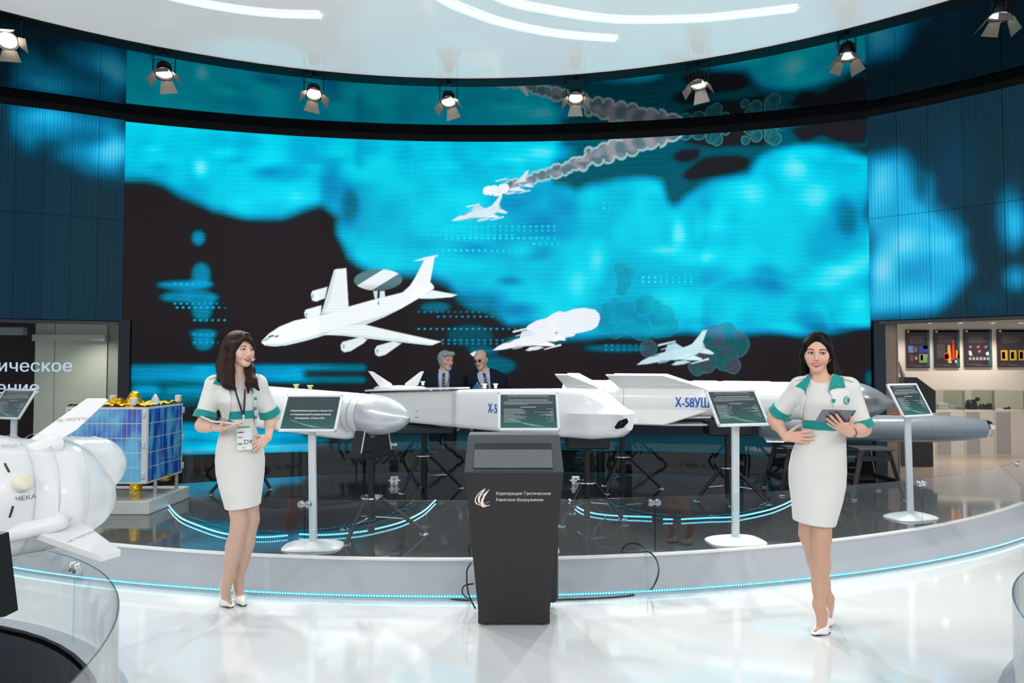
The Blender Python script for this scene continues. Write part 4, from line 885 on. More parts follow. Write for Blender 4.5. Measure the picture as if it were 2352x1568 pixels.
class Person:
    def __init__(s, px, dist_y, group=None):
        s.x0 = (px - 1176) / FPX * dist_y; s.y0 = dist_y; s.az = math.atan2(s.x0, s.y0); s.D = math.hypot(s.x0, s.y0)
        s.er = Vector((math.cos(s.az), -math.sin(s.az), 0)); s.ef = Vector((math.sin(s.az), math.cos(s.az), 0))
    def at(s, px, py, dep=0.0):          # pixel + depth behind the person's plane -> local (right, away, up)
        r = Vector(ray(px, py)); t = (s.D + dep) / (r.x * s.ef.x + r.y * s.ef.y); p = Vector((0, 0, CAMH)) + r * t
        return np.array([p.x * s.er.x + p.y * s.er.y, p.x * s.ef.x + p.y * s.ef.y - s.D, p.z])
    def thing(s, label):
        s.t = thing('person', label, 'person', (s.x0, s.y0, 0)); s.t.rotation_euler = (0, 0, -s.az); return s.t
    def skin(s, S, regions, name, m, col=None, smooth=True):
        V, Fq = sdf_mesh(S, regions); me = nparr_mesh(name, V, Fq, m, smooth)
        if col is not None: set_color(me, col(V))
        return link(name, me, s.t)
    def rows(s, R, pad=0.0, dep=0.0):    # R: (y, left px, right px, half depth, depth shift)
        Z, CX, CY, A, B = [], [], [], [], []
        for r in R:
            y, l, rr, b = r[:4]; sh = r[4] if len(r) > 4 else 0.0; p, q = s.at(l, y, dep), s.at(rr, y, dep); Z.append(p[2]); CX.append((p[0] + q[0]) / 2); CY.append(sh); A.append(abs(q[0] - p[0]) / 2 + pad); B.append(b + pad)
        return Z, CX, CY, A, B
    def mb(s, mb, name, m, smooth=True, angle=50, parent=None): return mb.build(name, m, parent or s.t, smooth, angle)
def rotm(yaw=0, pitch=0, roll=0): return np.array(Matrix.Rotation(yaw, 3, 'Z') @ Matrix.Rotation(pitch, 3, 'X') @ Matrix.Rotation(roll, 3, 'Y'))
class Head:
    """local frame: x right, -y face, z up; origin between the ears; chin near -.115, crown near .108"""
    def __init__(s, c, yaw=0, pitch=0, roll=0, k=1.0, neck=None, female=True, smile=0.0, jaw=1.0, open_=0.0):
        s.c = np.array(c, float); s.R = rotm(yaw, pitch, roll); s.k = k; s.neck = neck; s.f = female; s.smile = smile; s.jaw = jaw; s.open = open_; s.FZ = -.010; s.MZ = -.008; s.ears = not female
    def w(s, p): return s.c + s.R @ (np.array(p, float) * s.k)
    def loc(s, P): return (P - s.c) @ s.R / s.k
    def add(s, S):
        k = s.k; w = s.w; R = s.R; f = s.f
        def el(c, r, kk, op='u'): S.el(w(c), np.array(r) * k, kk * k, op, R)
        def rc(a, b, ra, rb, kk, op='u'): S.rc(w(a), w(b), ra * k, rb * k, kk * k, op)
        FZ, MZ = s.FZ, s.MZ
        el((0, .016, .030), (.0735, .092, .080), .02)
        el((0, -.022, -.018), (.0605 * s.jaw, .066, .080), .03)
        rc((0, -.048, -.060), (0, -.066, -.096), .030 * s.jaw, .0165 if f else .022, .03)
        jx = .040 if f else .045
        for q in (-1, 1):
            rc((q * jx, .0, -.046), (q * .013, -.062, -.095), .016 * s.jaw, .0135 * s.jaw if f else .017 * s.jaw, .03)
            el((q * .043, -.056, -.020 + FZ * .6), (.019, .020, .017), .03)                      # cheekbones
            if s.smile: el((q * .038, -.066, -.040 + FZ * .6), (.013, .013, .013), .022)
            if s.ears: el((q * .0765, .014, -.006 + FZ), (.008, .018, .031), .008)                     # ears
        rc((-.034, -.074, .031 + FZ), (.034, -.074, .031 + FZ), .012 if f else .015, .012 if f else .015, .022)   # brow
        for q in (-1, 1): el((q * .031, -.098, .008 + FZ), (.021, .024, .0125), .014, 's')  # eye sockets
        rc((0, -.084, .020 + FZ), (0, -.103, -.026 + FZ), .0068, .0088 if f else .0115, .014)    # nose
        for q in (-1, 1): rc((q * .0082, -.095, -.031 + FZ), (q * .0095, -.089, -.034 + FZ), .0068 if f else .009, .0055, .007)
        for q in (-1, 1): rc((q * .0045, -.1025, -.039 + FZ), (q * .0052, -.097, -.0365 + FZ), .0023, .0021, .003, 's')
        sm = s.smile; cz = -.0585 + MZ + .006 * sm; cx = .0225 + .006 * sm; cy = -.080 + .006 * sm
        s.mouth = (cx, cy, cz)
        for q in (-1, 1):
            rc((q * cx, cy, cz), (q * .006, -.0915, -.0535 + MZ - .001 * sm), .0026, .0044, .006); rc((q * cx, cy, cz), (0, -.0905, -.0685 + MZ - .004 * s.open - .0035 * sm), .0026, .0056, .007)
        rc((-.004, -.0925, -.0545 + MZ - .001 * sm), (.004, -.0925, -.0545 + MZ - .001 * sm), .0040, .0040, .004)
        for q in (-1, 1): rc((q * (cx - .001), cy - .004, cz), (0, -.0995, -.0608 + MZ - .002 * sm - .001 * s.open), .0011, .0016 + .003 * s.open + .0036 * sm, .002, 's')
        if s.neck is not None:
            S.rc(w((0, .018, -.055)), s.neck[0], .046 * k * (1 if f else 1.15), s.neck[1], .02)
        return S
    def colour(s, V, base, lip, brow=None, beard=None, blush=(.0, 0)):
        P = s.loc(V); x, y, z = P.T; C = np.tile(lin(base), (len(V), 1)); ax = np.abs(x); cx, cy, cz = s.mouth; sm = s.smile
        MZ, FZ = s.MZ, s.FZ; t = np.clip(ax / cx, 0, 1); u0 = -.0508 + MZ - .001 * sm; d0 = -.0738 + MZ - .004 * s.open - .0025 * sm
        up = u0 + (cz + .0008 - u0) * t ** 1.6 - .0014 * np.exp(-(ax / .004) ** 2); dn = d0 + (cz - .0008 - d0) * t ** 2.2
        m = (y < -.068) & (ax < cx + .001) & (z < up) & (z > dn); C[m] = lin(lip)
        ck = np.exp(-(((ax - .043) / .018) ** 2 + ((z + .032) / .018) ** 2)) * (y < -.03); C = C * (1 - .22 * ck[:, None]) + lin((214, 128, 118)) * (.22 * ck[:, None])
        if beard is not None:
            b = np.clip((-z - .048) / .012, 0, 1) * np.clip((-y - .005) / .03, 0, 1) * (~m) * np.where((ax < .012) & (z > -.093) & (z < -.078), .5, 1); C = C * (1 - .8 * b[:, None]) + lin(beard) * (.8 * b[:, None])
        return C
    def extras(s, P, brow, look=(0, 0), lash=True, iris=(60, 40, 28), teeth=False, thick=.0024):
        def M(p): return Vector(s.w((p[0], p[1], p[2] + s.FZ)))
        def M0(p): return Vector(s.w(p))
        for q in (-1, 1):
            c = np.array((q * .031, -.0715, .0065)); b = MB(); b.sphere(M(c), .0125 * s.k, 16); e = P.mb(b, 'eye', mat('eye_white', (226, 222, 220), .15, coat=.5))
            lx, lz = look; d = Vector((lx, -1, lz)).normalized(); dw = Vector(s.R @ np.array(d)); b = MB(); b.lathe([(.001, .0128 * s.k), (.0032 * s.k, .0125 * s.k), (.0061 * s.k, .0113 * s.k)], M(c), dw, 16, caps=False); P.mb(b, 'iris', mat('iris_%d' % iris[0], iris, .2, coat=.6), parent=e)
            b = MB(); b.lathe([(.001, .0131 * s.k), (.0028 * s.k, .0127 * s.k)], M(c), dw, 12, caps=False); P.mb(b, 'pupil', mat('pupil_black', (8, 7, 7), .15, coat=.6), parent=e)
            up = [(q * .0165, -.0762, .0048), (q * .022, -.0822, .0098), (q * .030, -.0852, .0122), (q * .038, -.0822, .0104), (q * .0462, -.0738, .0058)]
            dn = [(q * .0168, -.0762, .0040), (q * .023, -.0812, .0010), (q * .031, -.0830, -.0004), (q * .039, -.0802, .0012), (q * .0455, -.0738, .0050)]
            ms = mat('skin_' + P.skin_name, P.skin_rgb, .5, sss=.15)
            hi_ = [(a[0], a[1] + .004, a[2] + .0055) for a in up]; lo_ = [(a[0], a[1] + .002, a[2] - .0045) for a in dn]
            b = MB(); b.tube(spline([M(p) for p in hi_], 12), [.0030 * s.k] + [.0044 * s.k] * 11 + [.0028 * s.k], 8); P.mb(b, 'eyelid', ms, parent=e); b = MB(); b.tube(spline([M((p[0], p[1] + .0015, p[2])) for p in lo_], 12), .0024 * s.k, 8); P.mb(b, 'eyelid', ms, parent=e)
            if lash:
                b = MB(); b.tube(spline([M((p[0], p[1] - .0006, p[2] + .0006)) for p in up] + ([M((q * .0495, -.0722, .0078))] if s.f else []), 14), (.0016 if s.f else .0009) * s.k, 6); P.mb(b, 'eyelash', mat('lash_dark', (26, 18, 16), .6), parent=e)
                b = MB(); b.tube(spline([M(p) for p in dn], 10), .0006 * s.k, 5); P.mb(b, 'eyelash', mat('lash_soft', (92, 60, 52), .6), parent=e)
            br = [(q * .012, -.0885, .0248), (q * .022, -.0895, .0285), (q * .034, -.0885, .0308), (q * .043, -.0840, .0292), (q * .0515, -.0765, .0240)]
            b = MB(); b.tube(spline([M(p) for p in br], 12), [thick * s.k * t for t in np.interp(np.linspace(0, 1, 13), [0, .2, .6, 1], [.9, 1.15, .95, .35])], 6); P.mb(b, 'eyebrow', mat('brow_%d' % brow[0], brow, .7))
        if teeth:
            cx, cy, cz = s.mouth; b = MB(); n = 9; r1, r0 = [], []
            for i in range(n):
                u = -1 + 2 * i / (n - 1); x = u * (cx - .004); y = cy - .002 + (-.0915 - cy + .002) * (1 - u * u); zc = cz + (-.0608 + s.MZ - .002 * s.smile - cz) * (1 - u * u); hh = .0046 * (1 - .72 * u * u)
                r1.append(M0((x, y, zc + hh))); r0.append(M0((x, y, zc - hh)))
            b.loft([r0, r1], closed=False); P.mb(b, 'teeth', mat('teeth_white', (236, 232, 226), .2, coat=.4))
def hand(S, wrist, d, nrm, side, curl=(.2, .2, .2, .2), spread=.10, k=1.0, thumb=(.7, .25), tcurl=.3, fing=None):
    """fingers along d, palm facing nrm; side = vector towards the thumb"""
    d = np.array(d, float); d /= np.linalg.norm(d); n = np.array(nrm, float); n -= d * (n @ d); n /= np.linalg.norm(n); sv = np.cross(n, d); sv = sv if sv @ np.array(side, float) > 0 else -sv
    wrist = np.array(wrist, float); kn = []
    offs = [.026, .009, -.008, -.024]; ln = [.080, .084, .080, .072]; tips = []
    for i in range(4):
        a = wrist + sv * offs[i] * .55 * k + d * .008 * k; q = wrist + (d * ln[i] + sv * offs[i]) * k; S.rc(a, q, .0150 * k, .0108 * k, .016 * k); kn.append(q)
    seg = [(.042, .025, .019), (.046, .029, .020), (.043, .027, .020), (.033, .020, .018)]; rad = [.0088, .0090, .0086, .0076]
    for i in range(4):
        dd = d + sv * (spread * (1.2 - .8 * i)); dd /= np.linalg.norm(dd); p = kn[i]; c = curl[i]; r = rad[i] * k
        if fing and fing[i] is not None: c = fing[i]
        cs = (c, c * 1.15, c * .8) if not hasattr(c, '__len__') else c; ang = 0
        for j in range(3):
            ang += cs[j]; v = dd * math.cos(ang) + n * math.sin(ang); e = p + v * seg[i][j] * k; S.rc(p, e, r, r * .92, .004 * k if j else .008 * k); p = e; r *= .92
        tips.append((p, v, r))
    a = wrist + (sv * .016 + d * .018 + n * .004) * k; v = d * math.cos(thumb[0]) + sv * math.sin(thumb[0]) + n * thumb[1]; v /= np.linalg.norm(v); q = a + v * .042 * k; S.rc(a, q, .0150 * k, .0105 * k, .014 * k)
    v2 = v + (d * .8 - sv * .3 + n * .4) * tcurl; v2 /= np.linalg.norm(v2); e = q + v2 * .031 * k; S.rc(q, e, .0102 * k, .0092 * k, .005 * k); v3 = v2 + (d * .6 + n * .3) * tcurl; v3 /= np.linalg.norm(v3); g = e + v3 * .024 * k; S.rc(e, g, .0092 * k, .0080 * k, .005 * k); tips.append((g, v3, .008 * k))
    return tips, n
def nails(P, tips, n, m):
    for p, v, r in tips[:4]:
        b = MB(); o = -np.array(n); o = o - v * (o @ v); o /= np.linalg.norm(o); c = Vector(p + v * r * .35 + o * r * .72); R = np.stack([np.cross(v, o), v, o], 1); b.sphere(c, 1.0, 8, 0, (r * .62, r * .85, r * .30), Matrix(R.tolist())); P.mb(b, 'nail', m)
def leg(S, hip, knee, ankle, toe, k=1.0):
    hip, knee, ankle, toe = [np.array(v, float) for v in (hip, knee, ankle, toe)]; sh = ankle - knee; back = np.array([0, 1.0, 0])
    S.rc(hip, knee, .078 * k, .053 * k, .03); S.rc(knee, ankle, .049 * k, .031 * k, .03)
    c1 = knee + sh * .10 + back * .012 * k; c2 = knee + sh * .42 + back * .022 * k; S.rc(c1, c2, .042 * k, .050 * k, .04); S.rc(c2, knee + sh * .75 + back * .006, .046 * k, .034 * k, .04)
    f = toe - ankle; f[2] = 0; fl = np.linalg.norm(f); f = f / (fl + 1e-9); heel = ankle - f * .030; heel[2] = ankle[2] - .055
    ball = toe - f * .055; ball[2] = .028; S.rc(ankle, heel, .028, .025, .02); S.rc(ankle, ball, .026, .024, .03); S.rc(heel, ball, .024, .027, .02); t2 = toe.copy(); t2[2] = .022; S.rc(ball, t2, .027, .014, .02)
    return dict(f=f, heel=heel, ball=ball, toe=t2, ankle=ankle)
def pump(P, F, m):
    f, heel, ball, toe, ankle = F['f'], F['heel'], F['ball'], F['toe'], F['ankle']; S = SDF(); S.rc(heel, ball, .031, .035, .02); S.rc(ball, toe + f * .010, .036, .021, .02); S.rc(heel + np.array([0, 0, .02]), heel, .030, .031, .01)
    # top line: drops from the heel cup to the vamp
    h = heel + np.array([0, 0, .045]); v = ball + f * .006 + np.array([0, 0, .020]); dv = v - h; sv = np.cross(f, [0, 0, 1.0]); n = np.cross(dv, sv); n = n / np.linalg.norm(n); n = n if n[2] > 0 else -n
    lowp = h + dv * .5 - np.array([0, 0, .026])
    def cut(Q):
        a = (Q - h) @ n; t = np.clip(((Q - h) @ dv) / (dv @ dv), 0, 1); tr = ((Q - h) @ dv) / (dv @ dv); return a + .022 * np.sin(np.pi * t) - 1.5 * np.maximum(0, tr - .96) * np.linalg.norm(dv)
    S.fn(cut, .004, 'i'); S.fn(lambda Q: .004 - Q[:, 2], .003, 'i')
    lo_ = np.minimum(heel, toe) - .06; hi_ = np.maximum(heel, toe) + .08; lo_[2] = -.01; o = P.skin(S, [(lo_, hi_, .003)], 'shoe', m)
    b = MB(); hb = heel - f * .012; b.tube([hb - np.array([0, 0, .01]), hb - np.array([0, 0, heel[2] * .5]) - f * .004, np.array([hb[0] - f[0] * .004, hb[1] - f[1] * .004, .004])], [.022, .010, .006], 10); P.mb(b, 'heel', m, parent=o)
    b = MB(); b.tube([np.array([hb[0] - f[0] * .004, hb[1] - f[1] * .004, .004]), np.array([hb[0] - f[0] * .004, hb[1] - f[1] * .004, .0])], .006, 8); P.mb(b, 'heel_tip', M_BLACK, parent=o)
    b = MB(); sp = np.cross(f, [0, 0, 1.0]); q = [toe + f * .026, toe + f * .012 + sp * .02, ball + sp * .03, ball - f * .05 + sp * .018, ball - f * .05 - sp * .018, ball - sp * .03, toe + f * .012 - sp * .02]
    b.slab([Vector((v[0], v[1], .0025)) for v in q], (0, 0, 1), .005); P.mb(b, 'sole', mat('sole_brown', (70, 52, 44), .5), False, parent=o)
    return o
def _gnd(s, px, py, z):
    p = hz(px, py, z); return np.array([p.x * s.er.x + p.y * s.er.y, p.x * s.ef.x + p.y * s.ef.y - s.D, z])
Person.gnd = _gnd
def poly_fn(P, pts, dmax):               # prism seen from the camera through a pixel outline, only in front of depth dmax
    Q = [P.at(a, b, -.1)[[0, 2]] for a, b in pts]
    def f(X): return np.maximum(poly_sd(Q, X[:, 0], X[:, 2]), X[:, 1] - dmax)
    return f
def bbox(*pts, pad=.1): a = np.array(pts); return a.min(0) - pad, a.max(0) + pad
def draped(P, S, pix, name, m, off=.004, t=.003, sub=6, parent=None, start=-.45):
    """a flat cloth piece given by its outline in pixels, laid on the surface S"""
    from math import ceil
    Q = np.array(pix, float); lo_, hi_ = Q.min(0), Q.max(0); st = max(1.0, (hi_ - lo_).max() / (sub * 5)); xs = np.arange(lo_[0] - st, hi_[0] + 2 * st, st); ys = np.arange(lo_[1] - st, hi_[1] + 2 * st, st)
    X, Y = np.meshgrid(xs, ys, indexing='ij'); sd = poly_sd(Q, X.ravel(), Y.ravel()).reshape(X.shape)
    # pull grid points next to the outline onto it
    e = .4; gx = (poly_sd(Q, (X + e).ravel(), Y.ravel()).reshape(X.shape) - sd) / e; gy = (poly_sd(Q, X.ravel(), (Y + e).ravel()).reshape(X.shape) - sd) / e; g2 = gx * gx + gy * gy + 1e-9; k = (np.abs(sd) < st * .72); X2 = np.where(k, X - gx * sd / g2, X); Y2 = np.where(k, Y - gy * sd / g2, Y); ins = (sd < st * .72)
    n = X2.size; t0 = np.full(n, start); 
    def pts(tt): 
        rx = (X2.ravel() - 1176) / FPX; rz = (784 - Y2.ravel()) / FPX; c, s_ = math.cos(PITCH), math.sin(PITCH); R = np.stack([rx, c - rz * s_, s_ + rz * c], 1); sc = (P.D + tt) / (R[:, 0] * P.ef.x + R[:, 1] * P.ef.y); W = R * sc[:, None] + np.array([0, 0, CAMH])
        return np.stack([W[:, 0] * P.er.x + W[:, 1] * P.er.y, W[:, 0] * P.ef.x + W[:, 1] * P.ef.y - P.D, W[:, 2]], 1)
    for _ in range(60):
        d = S(pts(t0)) - off; t0 = np.minimum(t0 + np.clip(d, -.02, .03) * .8, .15)
    V = pts(t0); F = []; nx, ny = X2.shape
    for i in range(nx - 1):
        for j in range(ny - 1):
            q = [(i, j), (i + 1, j), (i + 1, j + 1), (i, j + 1)]; q = [a for a in q if ins[a]]
            if len(q) >= 3: F.append(tuple(a[0] * ny + a[1] for a in q))
    u = sorted({i for f in F for i in f}); mp = {a: i for i, a in enumerate(u)}; Vt = V[u]; N_ = len(u)
    b = MB(); Bk = Vt + np.array([0, t + .004, 0]); b.v = [tuple(v) for v in Vt] + [tuple(v) for v in Bk]; b.f = [tuple(mp[a] for a in f) for f in F] + [tuple(mp[a] + N_ for a in reversed(f)) for f in F]; b.m = [0] * len(b.f)
    return P.mb(b, name, m, True, 60, parent)
# ------------------------------------------------------------------ exhibits
def wb(mb, name, mats, parent, smooth=False, angle=None):      # mesh given in world places, hung on its thing
    o = mb.build(name, mats, parent, smooth, angle); o.location = -Vector(parent.location); return o
def axis_s(A, B, px):                    # distance along A->B at which the axis is seen at column px
    a, b = 0.0, 1.0; lo_, hi_ = -1.0, 2.0
    f = lambda t: proj(A.lerp(B, t))[0] - px
    if f(lo_) > f(hi_): f = lambda t: px - proj(A.lerp(B, t))[0]
    for _ in range(60):
        m = (lo_ + hi_) / 2
        if f(m) < 0: lo_ = m
        else: hi_ = m
    return (lo_ + hi_) / 2 * (B - A).length
M_MW = mat('missile_white', (236, 238, 240), .22, 0, .5, noise=.008, coat=.35)
M_MG = mat('missile_grey', (132, 142, 152), .26, 0, .5, noise=.02, coat=.2)
M_SIL = mat('missile_silver', (204, 209, 215), .26, .35, .5, noise=.015)
M_SEAM = mat('seam_grey', (120, 126, 130), .6); M_BLUE = mat('blue_lettering', (38, 96, 190), .4)
M_NOSEG = mat('nose_dark_silver', (150, 156, 162), .24, .45)
def ring_seam(parent, A, d, s, r, w=.0035, m=None):
    b = MB(); b.lathe([(r + .0005, s - w / 2), (r + .0012, s), (r + .0005, s + w / 2)], A, d, 48, caps=False); return wb(b, 'seam', m or M_SEAM, parent, True)
def radial(A, d, ang):                   # unit radial vector; ang 0 = up, 90 = towards the viewer side
    u = Vector((0, 0, 1)); s = Vector(d).cross(u).normalized()
    if s.y > 0: s = -s
    return u * math.cos(math.radians(ang)) + s * math.sin(math.radians(ang))
def fin(parent, A, d, ang, pts, t=.014, name='fin', m=None):   # pts: (s along axis, radius)
    r = radial(A, d, ang); b = MB(); b.slab([A + d * s + r * q for s, q in pts], d.cross(r), t); return wb(b, name, m or M_MW, parent)
def lug(parent, p, m=None, s=1.0):
    b = MB(); p = Vector(p); b.rbox(p + Vector((0, 0, .012)), (.03 * s, .03 * s, .035), .006); b.rbox(p + Vector((0, 0, .034)), (.05 * s, .03 * s, .014), .005); return wb(b, 'lug', m or M_MW, parent, True)
# --- missile with the silver nose, behind the first sign
A1, B1 = hy(848, 951, 5.48), hy(600, 926, 6.26); d1 = (B1 - A1).normalized()
m1 = thing('missile', 'white missile with pointed silver nose cone, behind the sign titled in large italics', 'missile', (A1 + d1 * .3 - Vector((0, 0, .16))), group='missiles on the stage')
b = MB(); R1 = .162; b.lathe([(R1, 0), (R1, .14), (R1 * 1.005, .15), (R1, 1.5), (R1 * .9, 1.62), (.001, 1.62)], A1, d1, 48, caps=False); wb(b, 'body', M_MW, m1, True, 30)
b = MB(); b.lathe([(R1 * math.sin(min(1, (1 - t) ** .62 * 1.0) * PI / 2), -.43 * t) for t in [i / 16 for i in range(16)]] + [(.001, -.43)], A1, d1, 48, caps=False); wb(b, 'nose_cone', M_SIL, m1, True, 60)
for s in (.004, .09, .16): ring_seam(m1, A1, d1, s, R1 + .001, .004, mat('seam_dark', (70, 76, 80), .6))
b = MB(); dn = Vector((0, 0, -1)); sd = d1.cross(dn).normalized(); rings = []
for s, w, h, dz in [(.10, .02, .01, .17), (.13, .07, .03, .168), (.20, .11, .05, .165), (.4, .13, .058, .162), (1.3, .13, .058, .162), (1.55, .10, .05, .165)]:
    c = A1 + d1 * s + dn * dz; rings.append([c + sd * (w * math.copysign(abs(math.cos(q)) ** .6, math.cos(q))) + dn * (h * math.copysign(abs(math.sin(q)) ** .6, math.sin(q))) for q in [2 * PI * j / 24 for j in range(24)]])
b.loft(rings); wb(b, 'belly_pod', M_MW, m1, True, 50)
for px in (680, 712): s = axis_s(A1, B1, px); lug(m1, A1 + d1 * s + Vector((0, 0, R1 - .004)), mat('gold_lug', (206, 196, 160), .4, .4))
# --- square-bodied cruise missile in the middle
N2, T2 = hy(1400, 948, 5.6), hy(866, 930, 8.1); a2 = (N2 - T2); a2.z = 0; L2 = a2.length; a2.normalize(); side2 = Vector((a2.y, -a2.x, 0)); side2 = side2 if side2.y < 0 else -side2
m2 = thing('missile', 'white square-bodied cruise missile with dark seeker window in its faceted nose', 'missile', (T2.lerp(N2, .5) - Vector((0, 0, .2))), group='missiles on the stage')
s2 = axis_s(T2, N2, 1073)
def sec2(s):
    c = T2.lerp(N2, min(s, L2) / L2); c = Vector((T2.x + a2.x * s, T2.y + a2.y * s, c.z)); u = s / L2
    w = np.interp(s, [0, .05, s2 - .06, s2 + .06, L2 - .45, L2 - .1, L2 + .12, L2 + .20], [.10, .145, .15, .192, .195, .17, .10, .06])
    zt = np.interp(s, [0, .05, s2, L2 - .45, L2 - .15, L2 + .05, L2 + .15, L2 + .2], [.10, .15, .19, .20, .185, .08, .02, -.0])
    zb = np.interp(s, [0, .05, s2, L2 - .6, L2 - .1, L2 + .12, L2 + .2], [-.10, -.16, -.19, -.205, -.215, -.19, -.13])
    n = np.interp(s, [0, L2 - .5, L2, L2 + .2], [9, 9, 4.5, 3]); ch = np.interp(s, [L2 - .75, L2 - .2, L2 + .15, L2 + .2], [0, .045, .05, .03]); P = []
    for j in range(48):
        q = 2 * PI * j / 48; cx = math.copysign(abs(math.cos(q)) ** (2 / n), math.cos(q)); cz = math.copysign(abs(math.sin(q)) ** (2 / n), math.sin(q))
        z = cz * (zt if cz > 0 else -zb); x = w * cx; x += math.copysign(1, cx) * ch * math.exp(-((z + .0) / .035) ** 2) * abs(cx)
        P.append(c + side2 * x + Vector((0, 0, z)))
    return P
b = MB(); b.loft([sec2(s) for s in sorted(set([0, .02, .05, .1, .4, .8, s2 - .07, s2 - .05, s2, s2 + .05, s2 + .07] + list(np.linspace(s2 + .2, L2 - .6, 5)) + list(np.linspace(L2 - .55, L2 + .2, 16))))]); wb(b, 'body', M_MW, m2, True, 38)
def P2(s, x, z): c = T2.lerp(N2, s / L2); return Vector((T2.x + a2.x * s, T2.y + a2.y * s, c.z)) + side2 * x + Vector((0, 0, z))
b = MB(); b.slab([P2(.02, .0, .19), P2(s2 + .04, .0, .205), P2(s2 + .04, .205, .205), P2(s2 - .02, .215, .203), P2(.05, .20, .175), P2(.02, .16, .178)], (0, 0, 1), .016); wb(b, 'folded_wing', M_MW, m2)
b = MB(); rings = []
for s, w, h in [(.0, .05, .03), (.05, .09, .06), (.5, .09, .065), (.9, .07, .05), (1.05, .03, .01)]:
    rings.append([P2(s, w * math.cos(q), .17 + max(0, math.sin(q)) * h) for q in [2 * PI * j / 20 for j in range(20)]])
b.loft(rings); wb(b, 'tail_fairing', M_MW, m2, True, 50)
for pts, nm in (([(846, 852), (856, 853), (901, 882), (897, 889), (876, 890), (870, 884)], 0), ([(974, 852), (966, 853), (930, 881), (933, 888), (960, 885)], 1)):
    Y = 7.75 if nm == 0 else 7.95; q = [hy(a, c, Y) for a, c in pts]; b = MB(); b.slab(q, (0.2, 1, 0), .016); wb(b, 'fin', M_MW, m2)
for px, s_ in ((966, 0), (1108, 0), (1133, 0)): lug(m2, P2(axis_s(T2, N2, px), -.03, .205 if px > 1000 else .235))
wd = MB(); pw = [(1412, 981), (1421, 967), (1439, 960), (1443, 970), (1432, 982), (1416, 985)]
def on_side2(px, py, off):               # pixel -> the viewer-side face of the nose
    n = side2 + a2 * .35; n.normalize(); c = P2(L2 + .02, .185 + off, -.07); r_ = Vector(ray(px, py)); o = Vector((0, 0, CAMH)); t = (c - o).dot(n) / r_.dot(n); return o + r_ * t
nn = (side2 + a2 * .35).normalized(); wd.slab([on_side2(a, c, .006) for a, c in pw], nn, .02); wb(wd, 'seeker_window', mat('dark_glass', (18, 22, 34), .08, 0, .8, coat=.6), m2)
wd = MB(); wd.slab([on_side2(1426 + 4 * math.cos(t), 973 + 3 * math.sin(t), .02) for t in [i * PI / 6 for i in range(12)]], nn, .004); wb(wd, 'seeker_lens', mat('lens_blue', (40, 52, 80), .1, .3), m2)
def txt_side2(body, px, py, size):
    n = side2; c = P2(1, .1985, 0); r_ = Vector(ray(px, py)); o = Vector((0, 0, CAMH)); t = (c - o).dot(n) / r_.dot(n); p = o + r_ * t
    tt = text(body, size, frame(p, a2, (0, 0, 1)), M_BLUE, m2, xscale=.74, bold=.005); tt.location = -m2.location
txt_side2('Х-59МК2', 1120, 947, .118)
for pts in ([(982, 923), (986, 924)], [(980, 937), (988, 937)]):
    b = MB(); q = [P2(axis_s(T2, N2, a), .1525, (915 - y) * .0047 + .0) for a, y in pts]; b.tube(q, .003, 4); wb(b, 'marking', M_SEAM, m2)
# --- winged missile with blue lettering
T3, N3 = hy(1296, 911, 7.4), hy(2056, 924, 6.5); d3 = (N3 - T3).normalized(); L3 = (N3 - T3).length; R3 = .185
m3 = thing('missile', 'long white missile with four broad wings, blue lettering and grey pointed nose', 'missile', (T3.lerp(N3, .5) - Vector((0, 0, R3))), group='missiles on the stage')
sA = axis_s(T3, N3, 1965)
b = MB(); b.lathe([(.001, 0), (R3 * .82, 0), (R3 * .93, .03), (R3, .10), (R3, .46), (R3 * 1.03, .48), (R3 * 1.03, .62), (R3, .64), (R3, sA)], T3, d3, 48, caps=False); wb(b, 'body', M_MW, m3, True, 30)
b = MB(); nl = L3 - sA; b.lathe([(R3 * (1 - t ** 1.7), sA + nl * t) for t in [i / 14 for i in range(14)]] + [(.004, L3)], T3, d3, 48, caps=False); wb(b, 'nose_cone', M_NOSEG, m3, True, 50)
for s in (.46, .66, sA - .5, sA - .02, 1.9): ring_seam(m3, T3, d3, s, R3 + .001 if s > .5 else R3)
S3 = lambda px: axis_s(T3, N3, px)
for ang in (52, -52, 128, -128):
    fin(m3, T3, d3, ang, [(S3(1308), R3 * .9), (S3(1385), R3 * .9), (S3(1318), .40), (S3(1290), .40)], .016, 'tail_fin')
    fin(m3, T3, d3, ang, [(S3(1428), R3 * .95), (S3(1628), R3 * .95), (S3(1528), .40), (S3(1402), .40)], .016, 'wing')
    r = radial(T3, d3, ang); b = MB(); q = [T3 + d3 * (S3(1500) + t) + r * (R3 + .06) for t in (0, .05, .2, .35, .4)]; b.tube(q, [.002, .012, .016, .012, .002], 10); wb(b, 'wing_actuator', M_MW, m3, True)
    b = MB(); q = [T3 + d3 * (S3(1318) + t) + r * (R3 + .02) for t in (0, .03, .12, .2, .24)]; b.tube(q, [.002, .014, .018, .014, .002], 10); wb(b, 'fin_actuator', M_MW, m3, True)
for px in (1620, 1690, 1740): b = MB(); q = T3 + d3 * S3(px) + Vector((0, 0, R3)); b.tube([q - d3 * .12, q + d3 * .12], .006, 6); wb(b, 'rail_strip', M_MW, m3)
